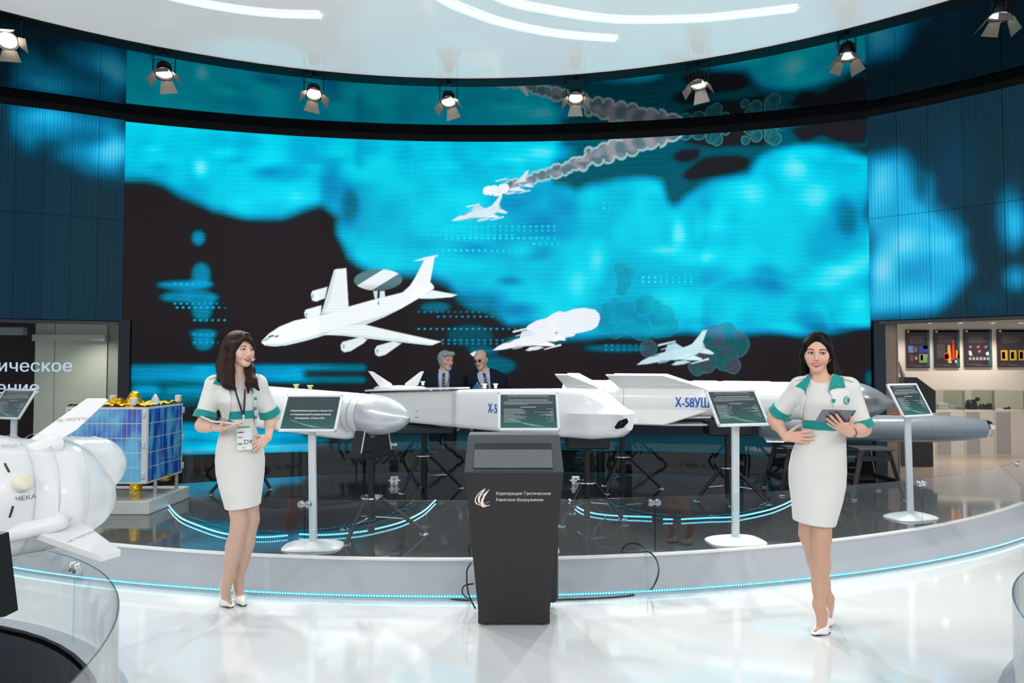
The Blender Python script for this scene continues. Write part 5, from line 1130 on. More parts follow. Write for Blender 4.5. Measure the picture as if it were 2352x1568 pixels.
def cyl_text(parent, A, d, R, body, px, ang0, size, m, xs=.8):
    s0 = axis_s(A, A + d * 4, px)
    def fn(v):
        a = math.radians(ang0) - v.y / R; r = radial(A, d, math.degrees(a)); return A + d * (s0 + v.x) + r * (R + .0025)
    me = text_mesh(body, size, xscale=xs, bold=.006); bm = bmesh.new(); bm.from_mesh(me); bmesh.ops.triangulate(bm, faces=bm.faces[:])
    for _ in range(3):
        e = [q for q in bm.edges if q.calc_length() > .02]
        if e: bmesh.ops.subdivide_edges(bm, edges=e, cuts=1); bmesh.ops.triangulate(bm, faces=bm.faces[:])
    for v in bm.verts: v.co = fn(v.co)
    bm.to_mesh(me); bm.free(); me.materials.clear(); me.materials.append(m); t = link('lettering', me, parent); t.location = -Vector(parent.location)
cyl_text(m3, T3, d3, R3, 'Х-58УШКЭ', 1552, 113, .138, M_BLUE, .68)
# --- grey bomb-shaped missile with mirror seeker
T4, N4 = hy(1745, 983, 7.55), hy(2262, 984, 7.1); d4 = (N4 - T4).normalized(); L4 = (N4 - T4).length; R4 = .142
m4 = thing('missile', 'plain grey missile with a faceted mirror seeker, resting on black trestles', 'missile', (T4.lerp(N4, .5) - Vector((0, 0, R4))), group='missiles on the stage')
sB = axis_s(T4, N4, 2130); nl = L4 - sB
b = MB(); b.lathe([(.001, 0), (R4 * .7, 0), (R4, .12), (R4, sB)] + [(R4 - (R4 - .092) * t ** 1.9, sB + nl * t) for t in [i / 10 for i in range(1, 11)]], T4, d4, 48, caps=False); wb(b, 'body', M_MG, m4, True, 30)
b = MB(); b.lathe([(.094, L4 - .012), (.092, L4 + .02), (.078, L4 + .052), (.048, L4 + .078), (.016, L4 + .088), (.001, L4 + .089)], T4, d4, 10, caps=False); wb(b, 'seeker', M_CHROME, m4)
ring_seam(m4, T4, d4, axis_s(T4, N4, 2010), R4); ring_seam(m4, T4, d4, sB, R4, .004)
b = MB(); q = T4 + d4 * axis_s(T4, N4, 2062) + Vector((0, 0, R4)); b.rbox(q + Vector((0, 0, .008)), (.10, .03, .016), .004); wb(b, 'red_tag', mat('red_tag', (206, 60, 40), .4), m4)
for ang in (45, -45, 135, -135): fin(m4, T4, d4, ang, [(.02, R4 * .8), (.34, R4 * .9), (.22, .20), (.05, .20)], .012, 'tail_fin', M_MG)
# --- finned tail section on the near podium
P0, P1 = hy(-330, 1178, 2.12), hy(150, 1128, 2.60); d5 = (P1 - P0).normalized()
m5 = thing('missile', 'close white missile tail with angled fins and round cream plug, on its own podium', 'missile', (P0.lerp(P1, .5) - Vector((0, 0, .22))), group='missiles on the stage')
L5 = (P1 - P0).length; S5 = SDF(); S5.rc(P0 - d5 * .25, P1 - d5 * .28, .222, .222, .02); S5.rc(P1 - d5 * .28, P1 - d5 * .06, .222, .196, .03)
LOB = [(hy(110, 1078, 2.66), hy(214, 1070, 2.84), .132, .120), (hy(110, 1158, 2.50), hy(182, 1148, 2.62), .160, .122)]
for p, q, r0_, r1_ in LOB: S5.rc(p, q, r0_, r1_, .035)
c0 = P0 - d5 * .25; S5.fn(lambda Q: (np.array(c0)[None] - Q) @ np.array(d5), .01, 'i')
pts5 = np.array([P0 - d5 * .25, P1, LOB[0][1], LOB[1][1]]); V5, F5 = sdf_mesh(S5, [(pts5.min(0) - .26, pts5.max(0) + .26, .008)])
o5 = link('body', nparr_mesh('body', V5, F5, M_MW), m5); o5.location = -m5.location
for p, q, r0_, r1_ in LOB:
    dd = (q - p).normalized(); b = MB(); b.lathe([(r1_ + .0005, -.004), (r1_ + .002, 0), (r1_ + .0005, .004)], q - dd * .01, dd, 48, caps=False); wb(b, 'rib', M_MW, m5, True)
s5 = lambda px: axis_s(P0, P1, px)
for px, m in ((20, mat('seam_pale', (196, 200, 202), .5)), (75, mat('seam_pale', (196, 200, 202), .5)), (140, mat('seam_pale', (196, 200, 202), .5))): ring_seam(m5, P0, d5, s5(px), .2208, .003, m)
def on_body(px, py, off=0.0):            # pixel -> the near surface of the body
    o = Vector((0, 0, CAMH)); r_ = Vector(ray(px, py)).normalized(); w = o - P0; a = r_ - d5 * r_.dot(d5); c = w - d5 * w.dot(d5); A = a.dot(a); B = 2 * a.dot(c); C = c.dot(c) - (.2290 + off) ** 2; D = max(0, B * B - 4 * A * C)
    p = o + r_ * ((-B - math.sqrt(D)) / (2 * A)); n = (p - P0); n = (n - d5 * n.dot(d5)).normalized(); return p, n
p, n = on_body(50, 1110); b = MB(); b.lathe([(.001, .03), (.022, .03), (.027, .026), (.029, .018), (.029, -.004)], p, n, 32, caps=False); wb(b, 'plug', mat('cream_plug', (232, 228, 208), .5), m5, True, 50)
for k in range(24): pass
for q in ([(11, 1064), (14, 1071), (21, 1084)], [(30, 1162), (26, 1176), (22, 1188)]):
    b = MB(); b.tube([on_body(*u)[0] for u in q], .0035, 5); wb(b, 'stripe', mat('ink_black', (34, 40, 48), .5), m5)
def hand_text(body, px, py, size, m, rot=0.0, fnp=on_body, xs=1.0):
    p, n = fnp(px, py); ax = (d5 - n * d5.dot(n)).normalized(); up = n.cross(ax); M = frame(p + n * .0035, ax, up) @ Matrix.Rotation(rot, 4, 'Z'); t = text(body, size, M, m, m5, 'marking', xscale=xs, offset=-.0006); t.location = -m5.location
M_INK = mat('marker_ink', (64, 66, 72), .6); M_INKR = mat('faded_red_ink', (190, 140, 144), .6); M_INKG = mat('faded_grey_ink', (160, 160, 166), .6)
hand_text('ЧЕКА', 34, 1151, .020, M_INK, .05, xs=1.15); hand_text('ЗАГЛУШКА', -24, 1030, .022, M_INKG, -.02, xs=.8)
def flat_fin(pts, name, lab, size, lp, ldir, m):
    q = [hy(*u) for u in pts]; n = (q[-1] - q[0]).cross(q[-2] - q[0]).normalized(); n = n if n.y < 0 else -n; o_ = Vector((0, 0, CAMH))
    q = [o_ + (p - o_) * ((q[0] - o_).dot(n) / (p - o_).dot(n)) for p in q]
    b = MB(); b.slab(q, n, .02); wb(b, name, M_MW, m5); return q, n
q, n = flat_fin([(62, 1014, 2.52), (128, 1016, 2.56), (178, 985, 2.59), (249, 919, 2.66), (243, 915, 2.66), (200, 915, 2.63)], 'fin', None, 0, 0, 0, 0)
def fin_text(body, px, py, px2, py2, q, n, size, m):
    o = Vector((0, 0, CAMH)); P = []
    for a, c in ((px, py), (px2, py2)): r_ = Vector(ray(a, c)); P.append(o + r_ * ((q[0] - o).dot(n) / r_.dot(n)) + n * .0115)
    ax = (P[1] - P[0]); up = n.cross(ax.normalized()); me = text_mesh(body, size); xs = [v.co.x for v in me.vertices]; k = ax.length / (max(xs) - min(xs)); F_ = frame(P[0], ax, up); me.materials.clear(); me.materials.append(m)
    for v in me.vertices: v.co = F_ @ (v.co * k)
    t = link('marking', me, m5); t.location = -m5.location
fin_text('НЕ ТРОГАТЬ!', 132, 970, 200, 964, q, n, .019, M_INKR)
q, n = flat_fin([(76, 1229, 2.33), (128, 1210, 2.36), (178, 1197, 2.38), (277, 1270, 2.30), (232, 1283, 2.24)], 'fin', None, 0, 0, 0, 0)
fin_text('НЕ ТРОГАТЬ!', 158, 1253, 222, 1226, q, n, .017, M_INKG)
for u in ([(-40, 1075, 2.34), (60, 1040, 2.42), (120, 1022, 2.48), (150, 1020, 2.52)], [(-40, 1236, 2.25), (40, 1222, 2.3), (120, 1203, 2.36), (165, 1190, 2.42)]):
    b = MB(); b.tube(spline([hy(*w) for w in u], 16), [.03] * 14 + [.02, .012, .006], 12); wb(b, 'fin_root', M_MW, m5, True, 50)
# its black cradle post on the podium
b = MB(); c = hy(-14, 1325, 1.93); st5 = thing('missile_cradle', 'black upright cradle under the close missile tail', 'stand', (c.x - .06, c.y, DZ - .01))
b.slab([hy(-60, 1222, 1.93), hy(5, 1226, 1.93), hy(27, 1408, 1.93), hy(-60, 1420, 1.93)], (0, 1, 0), .05); wb(b, 'upright', M_BLACK, st5)
b = MB(); b.rbox((c.x - .06, c.y, DZ + .0), (.18, .3, .02), .004); b.box((c.x - .06, c.y, (DZ + hy(0, 1415, 1.93).z) / 2), (.05, .05, hy(0, 1415, 1.93).z - DZ)); wb(b, 'foot', M_BLACK, st5)
# ------------------------------------------------------------------ stands under the missiles
def tripod(label, pole, feet, ztop, zhub, base, r=.028, cradle=None):
    t = thing('tripod_stand', label, 'stand', (pole[0], pole[1], DZ), group='black tripod stands'); x, y = pole
    b = MB(); b.tube([(x, y, DZ + .03), (x, y, ztop)], r, 16); wb(b, 'pole', M_BLACK, t, True)
    b = MB(); b.lathe([(.001, zhub - .006), (.09, zhub - .006), (.09, zhub + .006), (.001, zhub + .006)], (x, y, 0), (0, 0, 1), 24, caps=False); wb(b, 'hub_plate', M_CHROME, t, True, 30)
    for fx, fy in feet:
        d = Vector((fx - x, fy - y, 0)).normalized(); a = Vector((x, y, zhub)) + d * .06; e = Vector((fx, fy, DZ + .012))
        b = MB(); b.tube([a, e], .017, 10); lg = wb(b, 'leg', M_BLACK, t, True)
        f = MB(); f.lathe([(.001, 0), (.04, 0), (.04, .005), (.012, .016), (.001, .016)], Vector((fx, fy, DZ)), (0, 0, 1), 18, caps=False); o = f.build('foot', M_CHROME, lg, True, 40)
        m_ = a.lerp(e, .62); b = MB(); b.tube([m_, Vector((x, y, DZ + .16))], .006, 6); wb(b, 'brace', M_CHROME, t)
    b = MB(); b.lathe([(r + .006, DZ + .13), (r + .006, DZ + .18)], (x, y, 0), (0, 0, 1), 16); wb(b, 'collar', M_BLACK, t, True, 40)
    return t
t1 = tripod('black tripod under the missile with the silver nose', (-1.125, 5.5), [(-1.268, 5.264), (-.71, 5.585), (-1.40, 5.75)], .90, .535, None)
b = MB(); dd = Vector((d1.x, d1.y, 0)).normalized(); ss = Vector((-dd.y, dd.x, 0)); c = Vector((-1.125, 5.5, 0))
def cradle(t, c, dirn, w0, w1, z0, z1, th=.10, plate=True):
    dd = Vector((dirn.x, dirn.y, 0)).normalized(); ss = Vector((-dd.y, dd.x, 0)); c = Vector((c[0], c[1], 0)); b = MB()
    b.slab([c - ss * w0 + Vector((0, 0, z0)), c + ss * w0 + Vector((0, 0, z0)), c + ss * w1 + Vector((0, 0, z1)), c + ss * .06 + Vector((0, 0, z1 - .07)), c - ss * .06 + Vector((0, 0, z1 - .07)), c - ss * w1 + Vector((0, 0, z1))], dd, th); wb(b, 'cradle', M_BLACK, t)
    b = MB(); b.rbox(c + Vector((0, 0, z0 - .02)), (w0 * 2.1, th + .05, .05), .005, rot_to((0, 0, 1)) @ Matrix.Rotation(math.atan2(ss.y, ss.x), 3, 'Z')); wb(b, 'cradle_base', M_BLACK, t)
    for q in (-1, 1): b = MB(); b.tube([c + ss * (w0 * q) - dd * (th / 2 + .004) + Vector((0, 0, z0 - .04)), c + ss * (w1 * q) - dd * (th / 2 + .004) + Vector((0, 0, z1 - .01))], .006, 6); wb(b, 'edge_strip', M_SIL, t)
cradle(t1, (-1.125, 5.5), d1, .175, .125, .90, 1.085)
t2 = tripod('black tripod with flat top plate under the square-bodied missile', (-.965, 7.5), [(-1.172, 7.314), (-.562, 7.645), (-.995, 7.72)], .86, .60, None)
b = MB(); b.rbox((-.965, 7.5, .885), (.66, .34, .07), .01); wb(b, 'top_plate', mat('dark_teal_plate', (16, 40, 48), .3), t2)
b = MB(); b.rbox((-.96, 7.45, .925), (.34, .2, .03), .008); wb(b, 'pad', M_BLACK, t2)
p3 = T3 + d3 * S3(1430); t3 = tripod('black tripod under the tail of the winged missile', (1.21, 7.52), [(1.045, 7.781), (1.0, 7.289), (1.645, 7.592)], 1.02, .585, None)
b = MB(); b.rbox((1.21, 7.38, 1.035), (.30, .36, .03), .008); wb(b, 'top_plate', M_BLACK, t3)
t4 = tripod('black tripod under the lettered middle of the winged missile', (2.17, 6.9), [(1.859, 6.921), (2.518, 6.751), (2.13, 6.66)], .90, .56, None)
b = MB(); b.rbox((2.17, 6.93, .955), (.42, .26, .14), .012); wb(b, 'support_box', M_BLACK, t4)
b = MB(); c = T3 + d3 * S3(1600); b.rbox((c.x - .12, c.y - .04, .985), (.52, .2, .022), .006); b.tube([(c.x - .36, c.y - .14, .985), (c.x - .30, c.y - .14, 1.06), (c.x + .1, c.y - .14, 1.06)], .012, 8); wb(b, 'metal_tray', M_SIL, t4)
t6 = tripod('black tripod behind the presenter with long brown hair', (-2.92, 7.55), [(-3.189, 7.265), (-2.666, 7.566), (-2.95, 7.8)], .95, .585, None)
b = MB(); b.rbox((-2.92, 7.55, .975), (.5, .3, .05), .01); wb(b, 'top_plate', M_BLACK, t6)
pp = hy(1305, 1085, 6.7); t7 = tripod('black tripod under the nose of the square-bodied missile, behind the kiosk', (.66, 6.05), [(.98, 6.1), (.42, 5.85), (.55, 6.35)], .86, .56, None)
b = MB(); b.rbox((.66, 6.05, .925), (.36, .34, .12), .012); wb(b, 'support_box', M_BLACK, t7)
# trestles
def trestle(label, cx, cy, w, dp, z1):
    t = thing('trestle', label, 'trestle', (cx, cy, DZ), group='black wooden trestles')
    for sx in (-1, 1):
        for sy in (-1, 1):
            a = Vector((cx + sx * w * .26, cy + sy * dp * .4, z1)); e = Vector((cx + sx * w * .5, cy + sy * dp * .5, DZ + .012)); b = MB(); b.tube([a, e], .026, 4); lg = wb(b, 'leg', mat('black_wood', (26, 22, 22), .4), t)
            f = MB(); f.rbox(e - Vector((0, 0, .004)), (.06, .06, .014), .004); f.build('foot', M_CHROME, lg)
    for sy in (-1, 1):
        for k in (.28, .80): z = DZ + (z1 - DZ) * k; ww = w * (.5 - .24 * k); b = MB(); b.box((cx, cy + sy * dp * (.5 - .1 * k), z), (ww * 2, .03, .05)); wb(b, 'crossbar', mat('black_wood', (26, 22, 22), .4), t)
    for sx in (-1, 1): z = DZ + (z1 - DZ) * .28; b = MB(); b.box((cx + sx * w * .43, cy, z + .03), (.03, dp * .9, .05)); wb(b, 'crossbar', mat('black_wood', (26, 22, 22), .4), t)
    b = MB(); b.rbox((cx, cy, z1 - .01), (w * .72, dp * .95, .03), .006); wb(b, 'top_bar', mat('grey_bar', (80, 86, 90), .35, .4), t)
    return t
q = T4 + d4 * axis_s(T4, N4, 1985); trestle('black trestle under the front of the plain grey missile', q.x - .06, q.y - .12, .52, .52, q.z - R4 - .03)
q = T4 + d4 * axis_s(T4, N4, 1822); trestle('black trestle under the rear of the plain grey missile', q.x + .0, q.y - .05, .52, .5, q.z - R4 - .03)
# ------------------------------------------------------------------ satellite model
sat = thing('satellite_model', 'box-shaped satellite model with blue solar panels and crumpled gold foil', 'satellite model', (-3.72, 6.67, DZ + .125))
SX0, SX1, SY0, SY1, SZ0, SZ1 = -4.10, -3.355, 6.30, 6.96, .50, 1.20
def sm(name, rgb, **k): return mat(name, rgb, **k)
M_GOLD = mat('gold_foil', (226, 178, 44), .22, 1.0, noise=.3, nscale=20, bump=.9, bscale=45)
M_FRAME = mat('panel_frame_grey', (206, 208, 210), .4)
b = MB(); b.box(((SX0 + SX1) / 2, (SY0 + SY1) / 2, (SZ0 + SZ1) / 2), (SX1 - SX0 - .05, SY1 - SY0 - .05, SZ1 - SZ0 - .03)); wb(b, 'core', M_GOLD, sat)
def cell_mat():
    m = mat('solar_cell', (28, 66, 172), .12, 0, .6, noise=.0, coat=.8); nt = m.node_tree; N = nt.nodes; K = nt.links
    g = N.new('ShaderNodeNewGeometry'); mp = N.new('ShaderNodeMapping'); mp.inputs['Scale'].default_value = (2.0, 6.0, 1.3); mp.inputs['Rotation'].default_value = (0, .7, 0); wv = N.new('ShaderNodeTexNoise'); wv.inputs['Scale'].default_value = 2.2; wv.inputs['Detail'].default_value = 2
    cr = N.new('ShaderNodeValToRGB'); e = cr.color_ramp.elements; e[0].position = .30; e[0].color = (*L(16, 46, 150), 1); e[1].position = .62; e[1].color = (*L(90, 184, 230), 1); x = e.new(.46); x.color = (*L(26, 96, 196), 1)  # pale streaks stand in for reflections, put into the cell colour
    K.new(g.outputs['Position'], mp.inputs[0]); K.new(mp.outputs[0], wv.inputs['Vector']); K.new(wv.outputs['Fac'], cr.inputs[0]); K.new(cr.outputs[0], N['Principled BSDF'].inputs['Base Color']); return m
M_CELL = cell_mat()
def solar(x_or_y, nx, rows, face):
    w = (SX1 - SX0) if face == 'f' else (SY1 - SY0); h = SZ1 - SZ0
    fr = MB(); c = ((SX0 + SX1) / 2, SY0, (SZ0 + SZ1) / 2) if face == 'f' else (SX1, (SY0 + SY1) / 2, (SZ0 + SZ1) / 2)
    fr.box(c, (w, .016, h) if face == 'f' else (.016, w, h)); p = wb(fr, 'solar_panel', M_FRAME, sat); mx = .045 if face == 'f' else .02
    cw = (w - mx - .015) / nx; ch = (h - .03) / rows; me = MB().box((0, 0, 0), (cw - .006, .004, ch - .008) if face == 'f' else (.004, cw - .006, ch - .008)).mesh('solar_cell', M_CELL)
    for i in range(nx):
        for j in range(rows):
            o = link('solar_cell', me, p); z = SZ0 + .015 + ch * (j + .5)
            o.location = (SX0 + .015 + cw * (i + .5), SY0 - .0085, z) if face == 'f' else (SX1 + .0085, SY0 + mx / 2 + cw * (i + .5), z)
    for z in (SZ0 + .07, SZ0 + .35, SZ0 + .63):
        hgs = MB(); q = (SX1 - .026, SY0 - .012, z) if face == 'f' else (SX1 + .014, SY1 - .0, z)
        hgs.rbox(q, (.026, .016, .06), .004); hgs.sphere((q[0], q[1] - .01, q[2] + .015), .007, 8); hgs.sphere((q[0], q[1] - .01, q[2] - .015), .007, 8); o = hgs.build('hinge', M_SIL, p, True, 40)
solar(0, 15, 5, 'f'); solar(0, 12, 5, 's')
b = MB(); nx = 26; r_ = random.Random(4); rings = []
for i in range(nx):
    rings.append([Vector((SX0 + (SX1 - SX0) * i / (nx - 1), SY0 + .005 + (SY1 - SY0 - .01) * j / 22, SZ1 + .02 + r_.uniform(-.014, .014))) for j in range(23)])
b.loft(rings, closed=False); wb(b, 'foil_top', M_GOLD, sat)
b = MB(); b.lathe([(.10, 0), (.07, .05), (.045, .10), (.038, .125), (.001, .11)], (SX1 - .20, SY0 + .12, SZ1 + .01), (.25, -.2, 1), 14, caps=False); wb(b, 'foil_horn', M_GOLD, sat)
b = MB(); b.lathe([(.05, 0), (.03, .05), (.008, .09), (.001, .092)], (SX1 - .06, SY0 + .25, SZ1 + .02), (0, 0, 1), 16, caps=False); wb(b, 'antenna_cone', M_SIL, sat, True, 60)
for x, y, m, nm in ((SX1 - .34, SY0 + .1, M_GOLD, 'instrument_box'), (SX1 - .02, SY1 - .04, M_FRAME, 'bracket'), (SX0 + .1, SY1 - .1, M_FRAME, 'bracket'), (SX1 - .14, SY0 + .03, M_FRAME, 'bracket')):
    b = MB(); b.rbox((x, y, SZ1 + .05), (.05, .05, .07) if nm == 'bracket' else (.10, .06, .06), .008); wb(b, nm, m, sat)
b = MB(); b.lathe([(.05, DZ + .125), (.055, .44), (.05, .5)], (SX1 - .15, SY0 + .1, 0), (0, 0, 1), 14); wb(b, 'nozzle', M_GOLD, sat)
for x, y in ((SX1 - .0, SY0 + .16), (SX1 - .02, SY1 - .05), (SX0 + .1, SY1 - .08), (SX0 + .1, SY0 + .1)): b = MB(); b.tube([(x, y, DZ + .125), (x, y, SZ0 + .02)], .017, 10); wb(b, 'leg', mat('leg_grey', (176, 180, 182), .4, .3), sat, True)
b = MB(); b.sphere((SX1 - .03, SY0 + .4, SZ0 - .01), .06, 10, 0, (1, 1.3, .6)); wb(b, 'foil_bundle', M_GOLD, sat)
b = MB(); b.rbox((-3.72, 6.68, DZ + .0625), (.80, .78, .125), .01); o = wb(b, 'plinth', mat('plinth_grey_white', (206, 208, 208), .4), thing('display_plinth', 'low pale grey plinth under the satellite model', 'plinth', (-3.72, 6.68, DZ)))
# ------------------------------------------------------------------ information stands
def sign_mat(name, flip=0):
    m = mat(name, (40, 66, 68), .3, 0, .5, coat=.25); nt = m.node_tree; N = nt.nodes; K = nt.links
    tc = N.new('ShaderNodeTexCoord'); sp = N.new('ShaderNodeSeparateXYZ'); K.new(tc.outputs['Generated'], sp.inputs[0])
    cr = N.new('ShaderNodeValToRGB'); e = cr.color_ramp.elements; e[0].position = 0.0; e[0].color = (*L(34, 98, 94), 1); e[1].position = 1.0; e[1].color = (*L(56, 64, 68), 1)
    x = e.new(.45); x.color = (*L(36, 64, 68), 1); K.new(sp.outputs['Y'], cr.inputs[0]); K.new(cr.outputs[0], N['Principled BSDF'].inputs['Base Color']); return m
M_SIGN = sign_mat('sign_print'); M_SWHITE = mat('sign_white_ink', (232, 236, 236), .5); M_SWOOSH = mat('sign_swoosh', (130, 176, 172), .5)
M_FRM = mat('sign_frame_white', (226, 230, 234), .3, .1)
def local_build(mb, name, mats, parent, M, smooth=False, angle=None):
    mb.v = [tuple(M @ Vector(v)) for v in mb.v]; return mb.build(name, mats, parent, smooth, angle)
HEAD = 'КОРПОРАЦИЯ «ТАКТИЧЕСКОЕ РАКЕТНОЕ ВООРУЖЕНИЕ»'
def fit_text(body, width, M, m, parent, align='CENTER', **kw):
    me = text_mesh(body, .02, align=align, **kw); xs = [v.co.x for v in me.vertices]; k = width / (max(xs) - min(xs)); me.materials.clear(); me.materials.append(m)
    for v in me.vertices: v.co = M @ (v.co * k)
    me.update(); return link('lettering', me, parent)
def info_stand(c, yaw, tilt, base, label, kind=1, brot=0.0, W=.445, H=.328):
    bx, by = base; t = thing('information_stand', label, 'sign stand', (bx, by, DZ), group='white information stands'); T = Matrix.Translation((-bx, -by, -DZ))
    # domed base plate
    b = MB(); rings = []
    for k, z in ((1.0, 0.0), (1.0, .006), (.97, .012), (.8, .026), (.55, .038), (.25, .044), (.08, .045)):
        ring = []
        for j in range(40):
            q = 2 * PI * j / 40; n = 3.6; ring.append(Vector((.225 * k * math.copysign(abs(math.cos(q)) ** (2 / n), math.cos(q)), .15 * k * math.copysign(abs(math.sin(q)) ** (2 / n), math.sin(q)), z)))
        rings.append([Matrix.Rotation(brot, 3, 'Z') @ p for p in ring])
    b.loft(rings); b.build('base', M_WHITE, t, True, 50)
    u = Vector((math.cos(yaw), math.sin(yaw), 0)); n = Vector((-math.sin(yaw), math.cos(yaw), 0)); v = n * math.sin(tilt) + Vector((0, 0, math.cos(tilt))); M = T @ frame(Vector(c), u, v)
    top = M @ Vector((0, 0, -.03)); b = MB(); rings = []
    for p, k in ((Vector((0, 0, .03)), 1), (Vector((top.x, top.y, top.z - .02)), 1)):
        rings.append([p + Vector((.031 * math.copysign(abs(math.cos(q)) ** .7, math.cos(q)), .02 * math.sin(q), 0)) for q in [2 * PI * j / 20 for j in range(20)]])
    b.loft(rings); b.build('pole', mat('pole_pale_metal', (214, 222, 230), .3, .25), t, True, 60)
    b = MB(); b.rbox((0, 0, -.02), (.09, .07, .03), .006); local_build(b, 'bracket', M_FRM, t, M)
    b = MB(); fw = .022
    b.rbox((0, H / 2 - fw / 2, 0), (W, fw, .02), .006); b.rbox((0, -H / 2 + fw / 2, 0), (W, fw, .02), .006); b.rbox((-W / 2 + fw / 2, 0, 0), (fw, H, .02), .006); b.rbox((W / 2 - fw / 2, 0, 0), (fw, H, .02), .006)
    local_build(b, 'frame', M_FRM, t, M, True, 40)
    w, h = W - 2 * fw + .004, H - 2 * fw + .004; b = MB(); b.box((0, 0, 0), (w, h, .008)); pr = b.build('print', M_SIGN, t); pr.matrix_local = M
    def ink(x0, y0, x1, y1, m=M_SWHITE): q = MB(); q.box(((x0 + x1) / 2 * w - w / 2, h / 2 - (y0 + y1) / 2 * h, .0046), ((x1 - x0) * w, (y1 - y0) * h, .0006)); return q
    for k in range(4):                   # sweeping light curves of the print
        q = MB(); p0 = Vector(((.12 + .02 * k) * w - w / 2, h / 2 - (.68 + .03 * k) * h, .0046)); p1 = Vector(((.40 + .05 * k) * w - w / 2, h / 2 - (.86 + .01 * k) * h, .0046)); p2 = Vector(((.70 + .07 * k) * w - w / 2, h / 2 - .985 * h, .0046))
        s = spline([p0, p1, p2], 10); L_ = [s[i] + Vector((0, (.0006 + .004 * math.sin(PI * i / 10)) * (1 - .2 * k), 0)) for i in range(11)] + [s[i] for i in range(10, -1, -1)]
        q.slab(L_, (0, 0, 1), .0006); q.build('swoosh', M_SWOOSH, pr)
    if kind == 0:
        for i, s in enumerate(('Управляемая ракета «Гром-Э1»', 'и планирующий управляемый', 'боеприпас «Гром-Э2»')):
            fit_text(s, w * (.80, .76, .56)[i], Matrix.Translation((0, h / 2 - (.46 + .115 * i) * h, .0048)), M_SWHITE, pr, shear=.22, bold=.0009)
    else:
        fit_text(HEAD, w * .74, Matrix.Translation((0, h / 2 - .055 * h, .0048)), M_SWHITE, pr)
        ink(.1, .085, .9, .09, M_SWOOSH).build('rule', M_SWOOSH, pr)
        r = random.Random(kind)
        q = MB(); 
        def bar(x0, y, x1, th=.008): c_ = ink(x0, y, x1, y + th); q.add(c_.v, c_.f)
        bar(.14, .155, .86, .018)
        for i in range(4): bar(.06, .21 + .027 * i, .94 if i < 3 else .5)
        bar(.36, .37, .64, .018)
        for i in range(15): bar(.06, .43 + .028 * i, .06 + r.uniform(.18, .42))
        for i in range(10): bar(.94 - r.uniform(.03, .16), .43 + .04 * i, .94)
        bar(.60, .53, .94); bar(.70, .61, .94)
        tag(q.build('fine_print', mat('sign_fine_ink', (176, 186, 188), .5), pr), kind='stuff')
    return t
RG_NOTE = None
info_stand((-4.824, 6.602, 1.212), -.335, .553, (-4.86, 6.68), 'white information stand beside the satellite model and the lettered glass', 3)
info_stand((-1.521, 5.179, 1.227), -.025, .633, (-1.50, 5.20), 'white information stand titled in three lines of large italics', 0, .05)
info_stand((.119, 4.947, 1.255), .012, .653, (.125, 5.10), 'white information stand rising just behind the touchscreen kiosk', 5)
info_stand((1.731, 5.265, 1.262), .251, .618, (1.735, 5.345), 'white information stand in front of the blue missile lettering', 7, .12)
info_stand((3.569, 6.14, 1.273), .498, .477, (3.58, 6.18), 'white information stand in front of the mirror-nosed grey missile', 9, .3)
# ------------------------------------------------------------------ touchscreen kiosk
M_KIOSK = mat('kiosk_graphite', (42, 38, 40), .45, .25, noise=.06, nscale=40); M_KIOSKT = mat('kiosk_console', (52, 60, 69), .45, .2, noise=.05, nscale=40)
kx = .012; kio = thing('kiosk', 'tapered graphite touchscreen kiosk with pale logo and lettering', 'kiosk', (kx, 4.36, 0))
def kring(w, yf, yb, z): return [Vector((-w / 2, yf - 4.36, z)), Vector((w / 2, yf - 4.36, z)), Vector((w / 2, yb - 4.36, z)), Vector((-w / 2, yb - 4.36, z))]
b = MB(); b.loft([kring(.428, 4.225, 4.50, .012), kring(.438, 4.222, 4.50, .02), kring(.438, 4.215, 4.50, .10), kring(.59, 4.105, 4.54, .935), kring(.592, 4.102, 4.54, .948)]); b.build('body', M_KIOSK, kio)
b = MB(); b.loft([kring(.594, 4.100, 4.545, .949), kring(.594, 4.100, 4.545, .955), kring(.580, 4.345, 4.54, 1.143), kring(.576, 4.355, 4.535, 1.15)]); b.build('console', M_KIOSKT, kio)
for sx in (-1, 1):
    for y in (4.26, 4.46): f = MB(); f.lathe([(.018, 0), (.018, .014)], (sx * .17, y - 4.36, 0), (0, 0, 1), 12); f.build('foot', M_BLACK, kio)
b = MB(); b.rbox((.04, .175, .40), (.50, .10, .72), .03); b.build('rear_box', mat('kiosk_rear_black', (22, 24, 30), .4), kio, True, 40)
def kplane(px, py, p, n): o = Vector((0, 0, CAMH)); r_ = Vector(ray(px, py)); return o + r_ * ((p - o).dot(n) / r_.dot(n))
fp = Vector((kx, 4.213, .1)); fn_ = Vector((0, -(.935 - .10), -(4.215 - 4.105))).normalized(); ctp = Vector((kx, 4.100, .955)); cn = Vector((0, -(1.143 - .955), (4.345 - 4.1))).normalized()
def kslab(pix, p, n, t, off, name, m):
    q = [kplane(a, c, p, n) + n * off for a, c in pix]; s = MB(); s.slab(q, n, t); o = s.build(name, m, kio); o.location = -kio.location; return o
kslab([(1091, 1018), (1266, 1018), (1271, 1076), (1087, 1076)], ctp, cn, .006, .0, 'recess', mat('kiosk_recess_black', (10, 11, 13), .3))
kslab([(1090, 1033), (1267, 1033), (1270, 1075), (1088, 1075)], ctp, cn, .006, .001, 'screen', mat('kiosk_screen', (92, 96, 98), .16, 0, .5, coat=.5, noise=.05))
M_KLET = mat('kiosk_lettering', (236, 222, 214), .4)
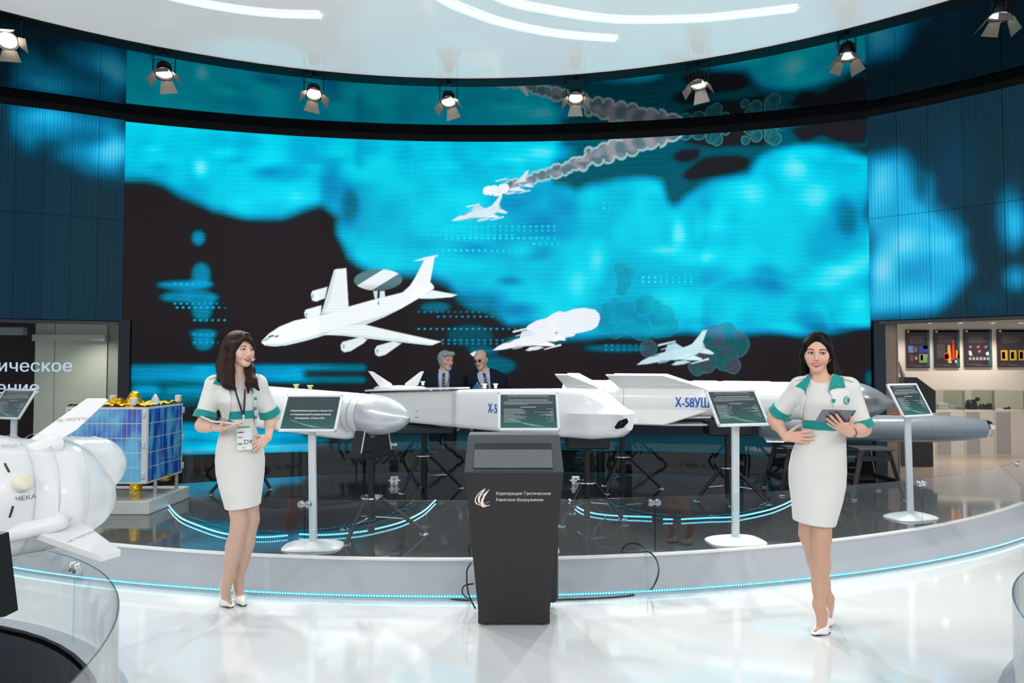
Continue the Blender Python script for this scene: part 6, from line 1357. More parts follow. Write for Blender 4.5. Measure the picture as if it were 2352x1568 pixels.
def klogo():
    z = lambda a, c: (1080 + a / 6.72, 1105 + c / 6.72)
    for nm, P in (('logo_stroke', [(302, 120), (262, 150), (215, 190), (180, 217), (207, 208), (176, 270), (158, 330), (160, 370), (185, 395), (220, 399), (250, 386), (216, 373), (199, 340), (206, 290), (226, 235), (264, 178)]),
                  ('logo_stroke', [(206, 318), (220, 350), (247, 369), (301, 364), (298, 375), (252, 382), (226, 374), (208, 352), (202, 330)]),
                  ('logo_stroke', [(240, 117), (200, 143), (150, 195), (119, 250), (117, 305), (136, 336), (156, 344), (149, 312), (150, 272), (166, 225), (196, 176), (222, 144)]),
                  ('logo_stroke', [(250, 99), (192, 128), (120, 188), (78, 252), (68, 310), (93, 350), (150, 370), (152, 358), (108, 340), (86, 305), (93, 255), (131, 196), (196, 140)])):
        kslab([z(*p) for p in P], fp, fn_, .002, .0015, nm, M_KLET)
    kslab([z(232, 328), z(308, 304), z(301, 318), z(240, 340)], fp, fn_, .002, .0015, 'logo_tick', mat('kiosk_tick_grey', (140, 138, 140), .4))
klogo()
for s, px, py, px2 in (('Корпорация Тактическое', 1139, 1136, 1264), ('Ракетное Вооружение', 1139, 1150.5, 1247)):
    p, q = kplane(px, py, fp, fn_) + fn_ * .0018, kplane(px2, py, fp, fn_); o = fit_text(s, (q - p).length, Matrix.Identity(4), M_KLET, kio, align='LEFT')
    F_ = frame(p, (1, 0, 0), Vector((1, 0, 0)).cross(fn_) * -1)
    for v in o.data.vertices: v.co = F_ @ v.co
    o.location = -kio.location
# cables
M_CAB = mat('cable_black', (24, 30, 36), .5); M_CABG = mat('cable_grey', (150, 156, 158), .5)
def cable(pts, r, label, m, name='cable'):
    b = MB(); s = spline(pts, len(pts) * 6); b.tube(s, r, 6); return tag(b.build(name, m, None, True), label, 'cable')
dk = lambda a, c, z=DZ + .006: hz(a, c, z)
cable([dk(1330, 1108), dk(1332, 1122), dk(1352, 1138), dk(1359, 1152), dk(1372, 1168), dk(1390, 1188), dk(1370, 1208), dk(1364, 1228), dk(1372, 1250), dk(1400, 1260), dk(1440, 1266), dk(1478, 1266)] +
      [hy(1495, 1270, 4.93), hy(1508, 1286, 4.80), hy(1513, 1310, 4.68), hy(1505, 1338, 4.64), hz(1488, 1358, .008), hz(1440, 1368, .008), hz(1360, 1374, .008), hz(1300, 1376, .008), hz(1272, 1378, .008)], .006, 'long cable from the deck socket over the stage edge to the kiosk', M_CAB)
cable([hz(1078, 1378, .007), hz(1000, 1374, .007), hz(900, 1371, .007), hz(800, 1368, .007), hz(745, 1364, .008)], .005, 'thin cable lying along the foot of the stage skirt', M_CAB)
cable([hy(1082, 1292, 4.42), hy(1074, 1305, 4.40), hy(1072, 1318, 4.40), hy(1073, 1345, 4.40), hy(1078, 1370, 4.40), hz(1092, 1397, .02)], .005, 'hanging cable with a thick ferrite sleeve beside the kiosk', M_CAB)
b = MB(); p = hy(1072.5, 1315, 4.40); b.lathe([(.004, -.03), (.012, -.026), (.012, .026), (.004, .03)], p, (0, 0, 1), 12); o = b.build('ferrite_sleeve', M_CAB, bpy.data.objects['cable.002'], True)
cable([hy(1088, 1340, 4.44), hy(1070, 1343, 4.42), hy(1062, 1352, 4.42), hy(1064, 1365, 4.42), hz(1080, 1376, .01)], .005, 'short looped cable with a plug beside the kiosk', M_CAB)
def socket(px, py, label):
    p = hz(px, py, DZ); t = thing('floor_socket', label, 'socket', p, group='floor sockets on the deck'); b = MB(); b.rbox((0, 0, .045), (.085, .06, .09), .006); b.build('box', M_WHITE, t)
    b = MB(); b.rbox((0, 0, .045), (.13, .045, .014), .004); b.build('flange', M_WHITE, t)
    for z in (.022, .068): b = MB(); b.lathe([(.014, 0), (.014, .004)], (0, -.03, z), (0, -1, 0), 14); b.build('outlet', mat('outlet_grey', (150, 152, 154), .4), t)
socket(1322, 1112, 'white floor socket feeding the long cable to the kiosk'); socket(906, 1112, 'white floor socket between the first two tripods')
# ------------------------------------------------------------------ the people
M_DRESS = mat('white_dress_cloth', (222, 221, 219), .75, 0, .25, noise=.015, bump=.05, bscale=300, sheen=.2)
M_JACKET = mat('white_jacket_cloth', (228, 228, 226), .7, 0, .3, noise=.012, bump=.05, bscale=260, sheen=.2)
M_TEAL = mat('teal_cloth', (12, 146, 144), .65, 0, .3, noise=.03, sheen=.2)
M_SHOE = mat('white_shoe_leather', (240, 240, 240), .25, 0, .5, coat=.3)
def skin_mat(name, rgb): return mat('skinbody_' + name, rgb, .48, 0, .4, noise=.02, nscale=40, attr='col', sss=.12)
def seq_hair(name, rgb, rough=.38): return mat('hair_' + name, rgb, rough, 0, .16, noise=.35, nscale=55, stretch=(1, 1, .05), bump=.6, bscale=150)
# --- presenter with straight black hair
def woman_right():
    P = Person(1877, 4.12); P.skin_name = 'fair'; P.skin_rgb = (226, 178, 156)
    P.thing('smiling presenter with straight black hair, white dress and teal-trimmed jacket, one hand on her hip'); at = P.at
    rows = [(866, 1866, 1906, .055, .02), (874, 1850, 1925, .062, .015), (884, 1838, 1946, .075, .01), (900, 1838, 1949, .10, 0), (925, 1839, 1950, .122, -.01), (945, 1842, 1949, .112, 0), (968, 1846, 1945, .092, .008), (985, 1843, 1944, .092, .012), (1010, 1829, 1944, .102, .015), (1040, 1817, 1945, .115, .02), (1075, 1810, 1946, .125, .022), (1110, 1811, 1944, .122, .018), (1150, 1817, 1935, .118, .0), (1185, 1820, 1924, .112, -.012), (1225, 1822, 1912, .108, -.018)]
    S = SDF(); S.fn(loft_fn(*P.rows([r for r in rows if r[0] < 1090], -.008)), .02)
    H = Head(at(1877, 809, .0), yaw=-.03, pitch=.04, roll=.03, k=1.02, neck=(at(1885, 880, .02), .052), smile=1.0); H.add(S)
    S.rc(at(1868, 880, .02), at(1838, 887, .02), .045, .05, .03); S.rc(at(1902, 880, .02), at(1952, 888, .02), .045, .05, .03)
    aL = [at(1836, 889, .02), at(1779, 962, .10), at(1804, 1003, -.05)]; aR = [at(1951, 891, .02), at(1982, 985, .02), at(1953, 994, -.17)]
    for a in (aL, aR): S.rc(a[0], a[1], .046, .037, .03); S.rc(a[1], a[2], .037, .0245, .02); m_ = a[1] * .7 + a[2] * .3; S.rc(a[1], m_, .036, .038, .03)
    # hands
    tl, nl_ = hand(S, aL[2], at(1834, 1004, -.085) - aL[2], (0, 1, 0), (.2, .3, 1), curl=(.12, .16, .18, .22), spread=.16, thumb=(.9, .5), k=.95)
    tr, nr_ = hand(S, aR[2], at(1918, 972, -.235) - aR[2], (.15, 1, .5), (.5, 0, 1), curl=(.10, .10, .12, .16), spread=.22, thumb=(1.0, .2), k=.95)
    # legs, crossed at the ankles
    F1 = leg(S, at(1896, 1085, .01), at(1886, 1232, -.03), at(1881, 1388, -.03), P.gnd(1873, 1450, .02)); g = P.gnd(1894, 1434, .02); F2 = leg(S, at(1855, 1085, .02), at(1856, 1226, .03), at(1902, 1373, g[1] + .10), g, .94)
    hc = H.c; fb = [(hc - (.11, .13, .16), hc + (.11, .13, .14), .0022)]; w1, w2 = aL[2], aR[2]
    fb.append((np.minimum(w1, tl[1][0]) - (.03, .05, .06), np.maximum(w1, tl[1][0]) + (.07, .06, .06), .0024)); fb.append((np.minimum(w2, tr[1][0]) - (.06, .06, .06), np.maximum(w2, tr[1][0]) + (.05, .05, .07), .0024))
    lo_, hi_ = bbox(aL[1], aR[1], F1['toe'], F2['heel'], hc, pad=.09); lo_[2] = -.01
    def col(V):
        C = H.colour(V, P.skin_rgb, (196, 92, 96)); z = V[:, 2]; leg_ = (z < .75); C[leg_] = lin((200, 158, 136)); return C
    P.skin(S, fb + [(lo_, hi_, .006)], 'body', skin_mat('fair', P.skin_rgb), col)
    H.extras(P, (30, 22, 20), look=(.25, .02), teeth=True)
    nails(P, tl, nl_, mat('nail_rose', (206, 150, 140), .2, coat=.4)); nails(P, tr, nr_, mat('nail_rose', (206, 150, 140), .2, coat=.4))
    pump(P, F1, M_SHOE); pump(P, F2, M_SHOE)
    # dress
    D = SDF(); D.fn(loft_fn(*P.rows(rows, 0)), .01); D.rc(at(1868, 880, .02), at(1840, 887, .02), .048, .05, .03); D.rc(at(1902, 880, .02), at(1950, 888, .02), .048, .05, .03); Dfull = SDF(); Dfull.p = list(D.p)
    D.el(at(1886, 862, -.05), (.066, .10, .045), .006, 's')
    h1, h2 = at(1821, 1196, -.08), at(1916, 1213, -.08); sl = (h2[2] - h1[2]) / (h2[0] - h1[0]); D.fn(lambda Q: (h1[2] + sl * (Q[:, 0] - h1[0])) - Q[:, 2], .004, 'i')
    lo2, hi2 = bbox(at(1808, 860), at(1960, 1225), pad=.06); lo2[1], hi2[1] = -.16, .18
    o = P.skin(D, [(lo2, hi2, .0055)], 'dress', M_DRESS)
    draped(P, D, [(1840, 964), (1880, 967), (1920, 970), (1946, 970), (1946, 988), (1915, 989), (1875, 987), (1840, 982)], 'belt', M_TEAL, .003, parent=o)
    # jacket
    J = SDF(); J.fn(loft_fn(*P.rows([r for r in rows if r[0] < 1000], .004)), .02); J.rc(at(1866, 879, .02), at(1840, 887, .02), .050, .051, .03); J.rc(at(1904, 879, .02), at(1948, 888, .02), .050, .051, .03)
    eL = aL[0] + (aL[1] - aL[0]) * .80; eR = aR[0] + (aR[1] - aR[0]) * .92; J.rc(aL[0], eL, .051, .051, .03); J.rc(aR[0], eR, .051, .052, .03); J.fn(lambda Q: np.zeros(len(Q)), .005, 'off')
    vL = (aL[1] - aL[0]) / np.linalg.norm(aL[1] - aL[0]); vR = (aR[1] - aR[0]) / np.linalg.norm(aR[1] - aR[0])
    J.fn(lambda Q: np.where((Q[:, 0] < at(1836, 900)[0]), (Q - eL) @ vL, -1.0), .003, 'i'); J.fn(lambda Q: np.where((Q[:, 0] > at(1945, 900)[0]), (Q - eR) @ vR, -1.0), .003, 'i')
    def hollow(a, e, r):                 # sleeve openings
        v = (e - a) / np.linalg.norm(e - a); J.rc(e - v * .03, e + v * .06, r, r, .003, 's')
    hollow(aL[0], eL, .044); hollow(aR[0], eR, .045)
    J.fn(poly_fn(P, [(1861, 855), (1853, 905), (1845, 940), (1841, 970), (1834, 995), (1800, 1010), (1960, 1010), (1926, 990), (1919, 960), (1915, 935), (1911, 912), (1904, 897), (1910, 855)], .03), .004, 's')
    J.fn(lambda Q: at(1880, 992)[2] - Q[:, 2], .004, 'i'); J.el(at(1886, 866, .0), (.060, .075, .05), .004, 's')
    lo3, hi3 = bbox(at(1770, 860, .1), at(1995, 1000, .1), pad=.06); lo3[1], hi3[1] = -.16, .22
    jo = P.skin(J, [(lo3, hi3, .004)], 'jacket', M_JACKET); Jd = J
    for cuff, e, v, r in (('cuff', eL, vL, .063), ('cuff', eR, vR, .064)):
        b = MB(); b.lathe([(r - .008, -.034), (r, -.03), (r + .004, .014), (r - .010, .016), (r - .012, -.01)], e, v, 28, caps=False); P.mb(b, cuff, M_TEAL, parent=jo)
    draped(P, Jd, [(1865, 856), (1862, 872), (1853, 893), (1850, 910), (1848, 897), (1838, 890), (1826, 887), (1845, 872), (1858, 858)], 'lapel', M_TEAL, .006, parent=jo)
    draped(P, Jd, [(1915, 857), (1936, 866), (1942, 890), (1925, 890), (1912, 893), (1904, 899), (1908, 910), (1903, 900), (1906, 880), (1910, 868)], 'lapel', M_TEAL, .006, parent=jo)
    draped(P, Jd, [(1945 + 7 * math.cos(t), 919 + 9.5 * math.sin(t)) for t in [i * PI / 10 for i in range(20)]], 'emblem', M_TEAL, .003, .002, parent=jo)
    for w_, p_ in ((.9, [(1949, 912), (1943, 918), (1942, 924), (1945, 927)]), (.7, [(1946, 911), (1941, 917), (1940, 922)]), (.7, [(1946, 920), (1945, 925), (1949, 924)])):
        for a, c in zip(p_[:-1], p_[1:]): draped(P, Jd, [(a[0] - w_, a[1]), (a[0] + w_, a[1]), (c[0] + w_, c[1]), (c[0] - w_, c[1])], 'emblem_stroke', mat('emblem_pale', (206, 236, 234), .5), .007, .002, 2, parent=jo)
    draped(P, Jd, [(1909, 916), (1919, 916), (1919, 924), (1910, 924)], 'tab', M_TEAL, .004, .003, 3, parent=jo)
    for a, c in (((1826, 872), (1852, 864)), ((1938, 866), (1962, 874))): draped(P, Jd, [(a[0], a[1] - 2), (c[0], c[1] - 2), (c[0], c[1] + 3), (a[0], a[1] + 3)], 'shoulder_strap', M_JACKET, .010, .004, 5, parent=jo)
    for q in ((1828, 871), (1960, 873)): b = MB(); b.sphere(at(q[0], q[1], -.02), .006, 10); P.mb(b, 'button', M_SIL, parent=jo)
    b = MB(); b.sphere(at(1926, 883, -.085), .005, 8); P.mb(b, 'lapel_pin', mat('pin_gold', (190, 170, 110), .3, .8), parent=jo)
    # hair
    W_ = H.w; G = SDF(); G.el(W_((0, .020, .034)), np.array((.083, .100, .090)) * H.k, .02, 'u', H.R)
    hr = [(790, 1850, 1904, .075, .05), (808, 1846, 1911, .07, .06), (830, 1844, 1921, .062, .072), (850, 1843, 1931, .056, .08), (866, 1846, 1939, .052, .085), (885, 1850, 1944, .048, .09), (930, 1858, 1940, .04, .11)]; G.fn(loft_fn(*P.rows(hr, 0, .05)), .03)
    for q in (-1, 1): G.rc(W_((q * .055, -.045, .045)), W_((q * .072, -.015, -.02)), .022 * H.k, .020 * H.k, .02); G.rc(W_((q * .072, -.010, -.02)), W_((q * .078, .045, -.20)), .018 * H.k, .018 * H.k, .03)
    for q in (-1, 1): G.rc(W_((q * .012, -.055, .098)), W_((q * .058, -.052, .035)), .018 * H.k, .016 * H.k, .02)
    G.el(W_((0, -.085, -.030)), np.array((.0575, .088, .094)) * H.k, .012, 's', H.R)
    b = MB(); b.tube(spline([W_((-.002, -.072, .086)), W_((-.002, -.050, .108)), W_((0, -.02, .122))], 8), [.0022] * 8 + [.0008], 6); P.mb(b, 'parting', mat('scalp', (190, 150, 132), .6))
    lo4, hi4 = bbox(at(1835, 755, .1), at(1950, 940, .1), pad=.04); lo4[1], hi4[1] = -.16, .24; P.skin(G, [(lo4, hi4, .0035)], 'hair', seq_hair('black', (14, 12, 13)))
    # headset microphone, earring, ring, watch
    b = MB(); b.tube(spline([W_((.076, -.01, -.02)), W_((.070, -.05, -.045)), W_((.045, -.088, -.060)), W_((.022, -.102, -.066))], 14), .0012, 6); b.sphere(W_((.018, -.104, -.067)), .0045, 8); P.mb(b, 'headset_microphone', mat('mic_beige', (214, 186, 150), .5))
    b = MB(); b.sphere(W_((.082, .0, -.042)), .004, 8); P.mb(b, 'earring', M_CHROME)
    v = (aR[1] - aR[2]); v /= np.linalg.norm(v); b = MB(); b.lathe([(.026, -.006), (.029, -.006), (.029, .006), (.026, .006)], aR[2] + v * .02, v, 24); P.mb(b, 'bracelet', mat('watch_brown', (120, 84, 72), .4, .3)); b = MB(); b.lathe([(.001, .006), (.014, .006), (.016, -.002)], aR[2] + v * .02 + np.array([.0, -.026, -.012]), (.2, -.9, -.4), 16); P.mb(b, 'watch', M_CHROME)
    # tablet held in front (its own thing)
    c = [Vector(P.at(*q)) for q in ((1889, 941, -.275), (1966, 943, -.25), (1949, 969, -.195), (1873.5, 966.5, -.215))]
    tb = thing('tablet', 'slim grey tablet computer seen from behind, held by the black-haired presenter', 'tablet', P.t.matrix_basis @ (sum(c, Vector()) / 4)); tb.rotation_euler = P.t.rotation_euler; o_ = sum(c, Vector()) / 4; n = (c[1] - c[0]).cross(c[3] - c[0]).normalized()
    b = MB(); b.slab([v - o_ for v in c], n, .007); b.build('shell', mat('tablet_grey', (128, 130, 138), .3, .8), tb); b = MB(); b.slab([(v - o_) * .95 + n * (.004 if n.y > 0 else -.004) for v in c], n, .001); b.build('screen', mat('tablet_glass', (16, 18, 22), .08), tb)
    lf = [c[1].lerp(c[0], .06), c[1], c[2], c[2].lerp(c[3], .06)]; b = MB(); b.slab([(v - o_) * .98 - n * (.004 if n.y > 0 else -.004) for v in lf], n, .001); b.build('edge_band', mat('tablet_band', (84, 86, 94), .4), tb)
    return P
WR = woman_right()

# --- presenter with long brown hair
def woman_left():
    P = Person(546, 4.60); P.skin_name = 'pale'; P.skin_rgb = (232, 190, 172)
    P.thing('presenter with long brown fringed hair and exhibition badge, white dress and teal-trimmed jacket'); at = P.at
    rows = [(864, 532, 566, .05, .02), (872, 516, 576, .058, .018), (882, 500, 588, .072, .01), (900, 498, 590, .098, 0), (922, 501, 589, .118, -.01), (942, 509, 586, .106, 0), (960, 513, 585, .09, .006), (980, 509, 587, .092, .01), (1005, 501, 595, .102, .012), (1035, 495, 606, .115, .016), (1060, 493, 609, .124, .018), (1090, 495, 608, .122, .014), (1120, 502, 604, .118, .004), (1150, 511, 600, .112, -.006), (1190, 522, 597, .108, -.012)]
    S = SDF(); S.fn(loft_fn(*P.rows([r for r in rows if r[0] < 1075], -.008)), .02)
    H = Head(at(551, 801, .0), yaw=.62, pitch=.02, roll=-.02, k=1.02, neck=(at(549, 876, .02), .050), smile=.45, open_=.5); H.add(S)
    S.rc(at(536, 876, .02), at(496, 882, .02), .045, .048, .03); S.rc(at(562, 876, .02), at(590, 880, .02), .045, .048, .03)
    aL = [at(492, 884, .02), at(464, 977, -.01), at(503, 983, -.17)]; aR = [at(592, 882, .02), at(623, 958, .10), at(616, 1004, -.03)]
    for a in (aL, aR): S.rc(a[0], a[1], .044, .036, .03); S.rc(a[1], a[2], .036, .0235, .02); m_ = a[1] * .7 + a[2] * .3; S.rc(a[1], m_, .035, .037, .03)
    tl, nl_ = hand(S, aL[2], at(535, 980, -.23) - aL[2], (0, .1, 1), (0, -1, 0), curl=(.10, .12, .14, .2), spread=.12, thumb=(.8, .3), k=.95)
    tr, nr_ = hand(S, aR[2], at(598, 1019, -.095) - aR[2], (-.1, 1, 0), (0, .6, .5), curl=(.14, .18, .2, .24), spread=.14, thumb=(.9, .6), k=.95)
    F1 = leg(S, at(532, 1075, .0), at(551, 1200, -.03), at(523, 1330, -.02), P.gnd(529, 1387, .02)); F2 = leg(S, at(572, 1075, .02), at(577, 1192, .03), at(548, 1332, .06), P.gnd(559, 1383, .02), .94)
    hc = H.c; fb = [(hc - (.11, .13, .16), hc + (.11, .13, .14), .0022)]; w1, w2 = aL[2], aR[2]
    fb.append((np.minimum(w1, tl[1][0]) - (.05, .06, .05), np.maximum(w1, tl[1][0]) + (.06, .06, .06), .0024)); fb.append((np.minimum(w2, tr[1][0]) - (.06, .06, .06), np.maximum(w2, tr[1][0]) + (.05, .06, .06), .0024))
    lo_, hi_ = bbox(aL[1], aR[1], F1['toe'], F2['heel'], hc, pad=.09); lo_[2] = -.01
    def col(V):
        C = H.colour(V, P.skin_rgb, (168, 70, 76)); C[V[:, 2] < .75] = lin((202, 166, 148)); return C
    P.skin(S, fb + [(lo_, hi_, .006)], 'body', skin_mat('pale', P.skin_rgb), col)
    H.extras(P, (48, 32, 26), look=(.25, .0), teeth=True)
    mr = mat('nail_dark_red', (116, 24, 34), .2, coat=.5); nails(P, tl, nl_, mr); nails(P, tr, nr_, mr); pump(P, F1, M_SHOE); pump(P, F2, M_SHOE)
    D = SDF(); D.fn(loft_fn(*P.rows(rows, 0)), .01); D.rc(at(536, 876, .02), at(498, 882, .02), .048, .049, .03); D.rc(at(562, 876, .02), at(588, 880, .02), .048, .049, .03)
    D.el(at(549, 856, -.05), (.062, .10, .045), .006, 's')
    h1, h2 = at(518, 1174, -.08), at(598, 1160, -.08); sl = (h2[2] - h1[2]) / (h2[0] - h1[0]); D.fn(lambda Q: (h1[2] + sl * (Q[:, 0] - h1[0])) - Q[:, 2], .004, 'i')
    lo2, hi2 = bbox(at(492, 855), at(612, 1190), pad=.06); lo2[1], hi2[1] = -.16, .18; o = P.skin(D, [(lo2, hi2, .0055)], 'dress', M_DRESS)
    draped(P, D, [(526, 946), (555, 944), (584, 942), (584, 960), (555, 962), (524, 964)], 'belt', M_TEAL, .003, parent=o)
    J = SDF(); J.fn(loft_fn(*P.rows([r for r in rows if r[0] < 1000], .004)), .02); J.rc(at(534, 875, .02), at(496, 882, .02), .049, .052, .03); J.rc(at(564, 875, .02), at(590, 880, .02), .049, .052, .03)
    eL = aL[0] + (aL[1] - aL[0]) * .76; eR = aR[0] + (aR[1] - aR[0]) * .86; J.rc(aL[0], eL, .053, .055, .03); J.rc(aR[0], eR, .053, .055, .03); J.fn(lambda Q: np.zeros(len(Q)), .006, 'off')
    vL = (aL[1] - aL[0]) / np.linalg.norm(aL[1] - aL[0]); vR = (aR[1] - aR[0]) / np.linalg.norm(aR[1] - aR[0])
    J.fn(lambda Q: np.where(Q[:, 0] < at(497, 900)[0], (Q - eL) @ vL, -1.0), .003, 'i'); J.fn(lambda Q: np.where(Q[:, 0] > at(594, 900)[0], (Q - eR) @ vR, -1.0), .003, 'i')
    for e, v, r in ((eL, vL, .046), (eR, vR, .046)): J.rc(e - v * .03, e + v * .06, r, r, .003, 's')
    J.fn(poly_fn(P, [(531, 845), (530, 880), (531, 905), (530, 930), (525, 962), (518, 990), (480, 1005), (610, 1005), (587, 985), (585, 960), (583, 930), (580, 905), (574, 885), (567, 845)], .03), .004, 's')
    J.fn(lambda Q: at(546, 974)[2] - Q[:, 2], .004, 'i'); J.el(at(549, 860, .0), (.058, .075, .05), .004, 's')
    lo3, hi3 = bbox(at(450, 855, .1), at(640, 985, .1), pad=.06); lo3[1], hi3[1] = -.16, .22; jo = P.skin(J, [(lo3, hi3, .004)], 'jacket', M_JACKET)
    for e, v, r in ((eL, vL, .068), (eR, vR, .068)):
        b = MB(); b.lathe([(r - .008, -.035), (r, -.03), (r + .006, .016), (r - .010, .018), (r - .012, -.01)], e, v, 28, caps=False); P.mb(b, 'cuff', M_TEAL, parent=jo)
    draped(P, J, [(497, 868), (508, 864), (528, 880), (530, 908), (526, 896), (517, 888), (503, 884), (489, 881)], 'lapel', M_TEAL, .006, parent=jo)
    draped(P, J, [(567, 862), (578, 866), (579, 880), (583, 906), (577, 896), (570, 882)], 'lapel', M_TEAL, .006, parent=jo)
    for y in (915, 938, 958): draped(P, J, [(584, y - 3), (590, y - 3), (590, y + 3), (584, y + 3)], 'tab', M_TEAL, .005, .003, 3, parent=jo)
    for a, c in (((478, 868), (497, 862)), ((584, 862), (596, 866))): draped(P, J, [(a[0], a[1] - 2), (c[0], c[1] - 2), (c[0], c[1] + 3), (a[0], a[1] + 3)], 'shoulder_strap', M_JACKET, .010, .004, 5, parent=jo)
    for q in ((480, 866), (594, 862)): b = MB(); b.sphere(at(q[0], q[1], -.02), .006, 10); P.mb(b, 'button', M_SIL, parent=jo)
    # hair with a fringe
    W_ = H.w; G = SDF(); G.el(W_((0, .020, .034)), np.array((.084, .102, .090)) * H.k, .02, 'u', H.R)
    G.chain([W_((-.05, .06, .0)), at(512, 840, .03), at(508, 872, -.03)], [.046, .038, .030], .04); G.chain([at(518, 820, .0), at(515, 860, -.055), at(527, 888, -.105)], [.036, .030, .010], .03); G.chain([at(520, 850, -.04), at(522, 880, -.10), at(540, 893, -.125)], [.035, .030, .010], .03)
    G.chain([W_((-.068, -.035, .03)), W_((-.074, -.022, -.05)), at(530, 850, -.06), at(535, 878, -.11)], [.022, .020, .024, .014], .02)
    G.chain([W_((.068, -.0, .03)), W_((.074, .010, -.05)), at(574, 850, -.03), at(580, 876, -.10), at(594, 895, -.11)], [.026, .026, .030, .026, .008], .03); G.chain([at(573, 850, -.03), at(571, 880, -.11), at(570, 902, -.125)], [.024, .020, .006], .02)
    G.el(W_((-.004, -.090, -.030)), np.array((.058, .085, .098)) * H.k, .012, 's', H.R)
    fr = [(-.030, -.088, .072), (-.008, -.096, .060), (.014, -.097, .046), (.036, -.088, .026), (.054, -.070, .006), (.066, -.048, -.018)]
    for p, q in zip(fr[:-1], fr[1:]): G.rc(W_(p), W_(q), .0065, .0065, .018)
    for p in fr[1:]: G.rc(W_((p[0] * .55 - .01, p[1] * .80, .092)), W_(p), .012, .0065, .018)
    G.chain([W_((-.030, -.088, .074)), W_((-.056, -.066, .04)), W_((-.071, -.040, -.01))], [.010, .012, .014], .018)
    lo4, hi4 = bbox(at(490, 750, .1), at(605, 910, .1), pad=.05); lo4[1], hi4[1] = -.18, .22; P.skin(G, [(lo4, hi4, .0035)], 'hair', seq_hair('brown', (46, 28, 24)))
    b = MB(); b.tube(spline([W_((.074, -.02, -.02)), W_((.066, -.06, -.05)), W_((.044, -.096, -.066)), W_((.026, -.106, -.070))], 12), .0012, 6); P.mb(b, 'headset_microphone', mat('mic_beige', (214, 186, 150), .5)); b = MB(); b.rc = None
    b = MB(); b.tube([W_((.030, -.104, -.069)), W_((.012, -.112, -.071))], [.008, .009], 10); P.mb(b, 'microphone_tip', mat('mic_beige', (214, 186, 150), .5))
    # badge on its lanyard (own thing)
    bg = thing('lanyard_badge', 'printed exhibition badge lettered D9 on a navy lanyard over the white dress', 'badge', P.t.matrix_basis @ Vector(at(560, 1005, -.14))); bg.rotation_euler = P.t.rotation_euler; bo = Vector(at(560, 1005, -.14))
    def bslab(pix, dep, t, nm, m):
        q = MB(); q.slab([Vector(at(a, c, dep)) - bo for a, c in pix], (0, 1, 0), t); return q.build(nm, m, bg)
    for pts in ([(537, 885, -.105), (543, 905, -.135), (551, 930, -.142), (558, 952, -.128)], [(563, 893, -.125), (562, 915, -.135), (561, 935, -.135), (560, 952, -.128)]):
        s_ = spline([Vector(at(*q)) - bo for q in pts], 12); q = MB(); q.loft([[p + Vector((-.006, 0, 0)), p + Vector((.006, 0, 0)), p + Vector((.006, .002, 0)), p + Vector((-.006, .002, 0))] for p in s_]); q.build('strap', mat('lanyard_navy', (22, 26, 58), .6), bg)
    bslab([(557, 952), (562, 952), (562, 972), (557, 972)], -.128, .006, 'clip', M_SIL); bslab([(544, 978), (577, 976), (579, 1032), (545, 1034)], -.142, .002, 'card', mat('badge_card', (230, 230, 236), .35, coat=.3))
    bslab([(545, 979), (575, 977), (575, 982), (545, 984)], -.1435, .001, 'green_band', mat('badge_green', (104, 178, 92), .5)); bslab([(546, 1017), (557, 1017), (557, 1022), (546, 1022)], -.1435, .001, 'green_band', mat('badge_green', (104, 178, 92), .5))
    bslab([(546, 1003), (557, 1003), (557, 1006), (546, 1006)], -.1435, .001, 'print', mat('badge_grey', (150, 150, 160), .5)); bslab([(546, 992), (560, 991), (560, 993.5), (546, 994.5)], -.1435, .001, 'print', mat('badge_dark', (70, 70, 80), .5)); bslab([(557, 1026), (564, 1026), (564, 1030), (557, 1030)], -.1435, .001, 'print', mat('badge_peach', (230, 186, 150), .5))
    q = Vector(at(560, 1020, -.145)) - bo; text('D9', .042, Matrix.Translation(q) @ Matrix.Rotation(PI / 2, 4, 'X'), mat('badge_dark', (70, 70, 80), .5), bg)
    # tablet lying on her hand (own thing)
    c = [Vector(P.at(*q)) for q in ((459, 955.5, -.06), (520, 962, -.04), (545, 972.5, -.25), (486, 967.5, -.27))]
    o_ = sum(c, Vector()) / 4; tb = thing('tablet', 'white tablet computer lying flat on the hand of the brown-haired presenter', 'tablet', P.t.matrix_basis @ o_); tb.rotation_euler = P.t.rotation_euler; n = (c[1] - c[0]).cross(c[3] - c[0]).normalized(); n = n if n.z > 0 else -n
    b = MB(); b.slab([v - o_ for v in c], n, .009); b.build('shell', mat('tablet_white', (228, 230, 234), .3), tb); b = MB(); b.slab([(v - o_) * .86 + n * .005 for v in c], n, .001); b.build('screen', mat('tablet_dark_screen', (52, 54, 60), .12), tb)
    return P
WL = woman_left()
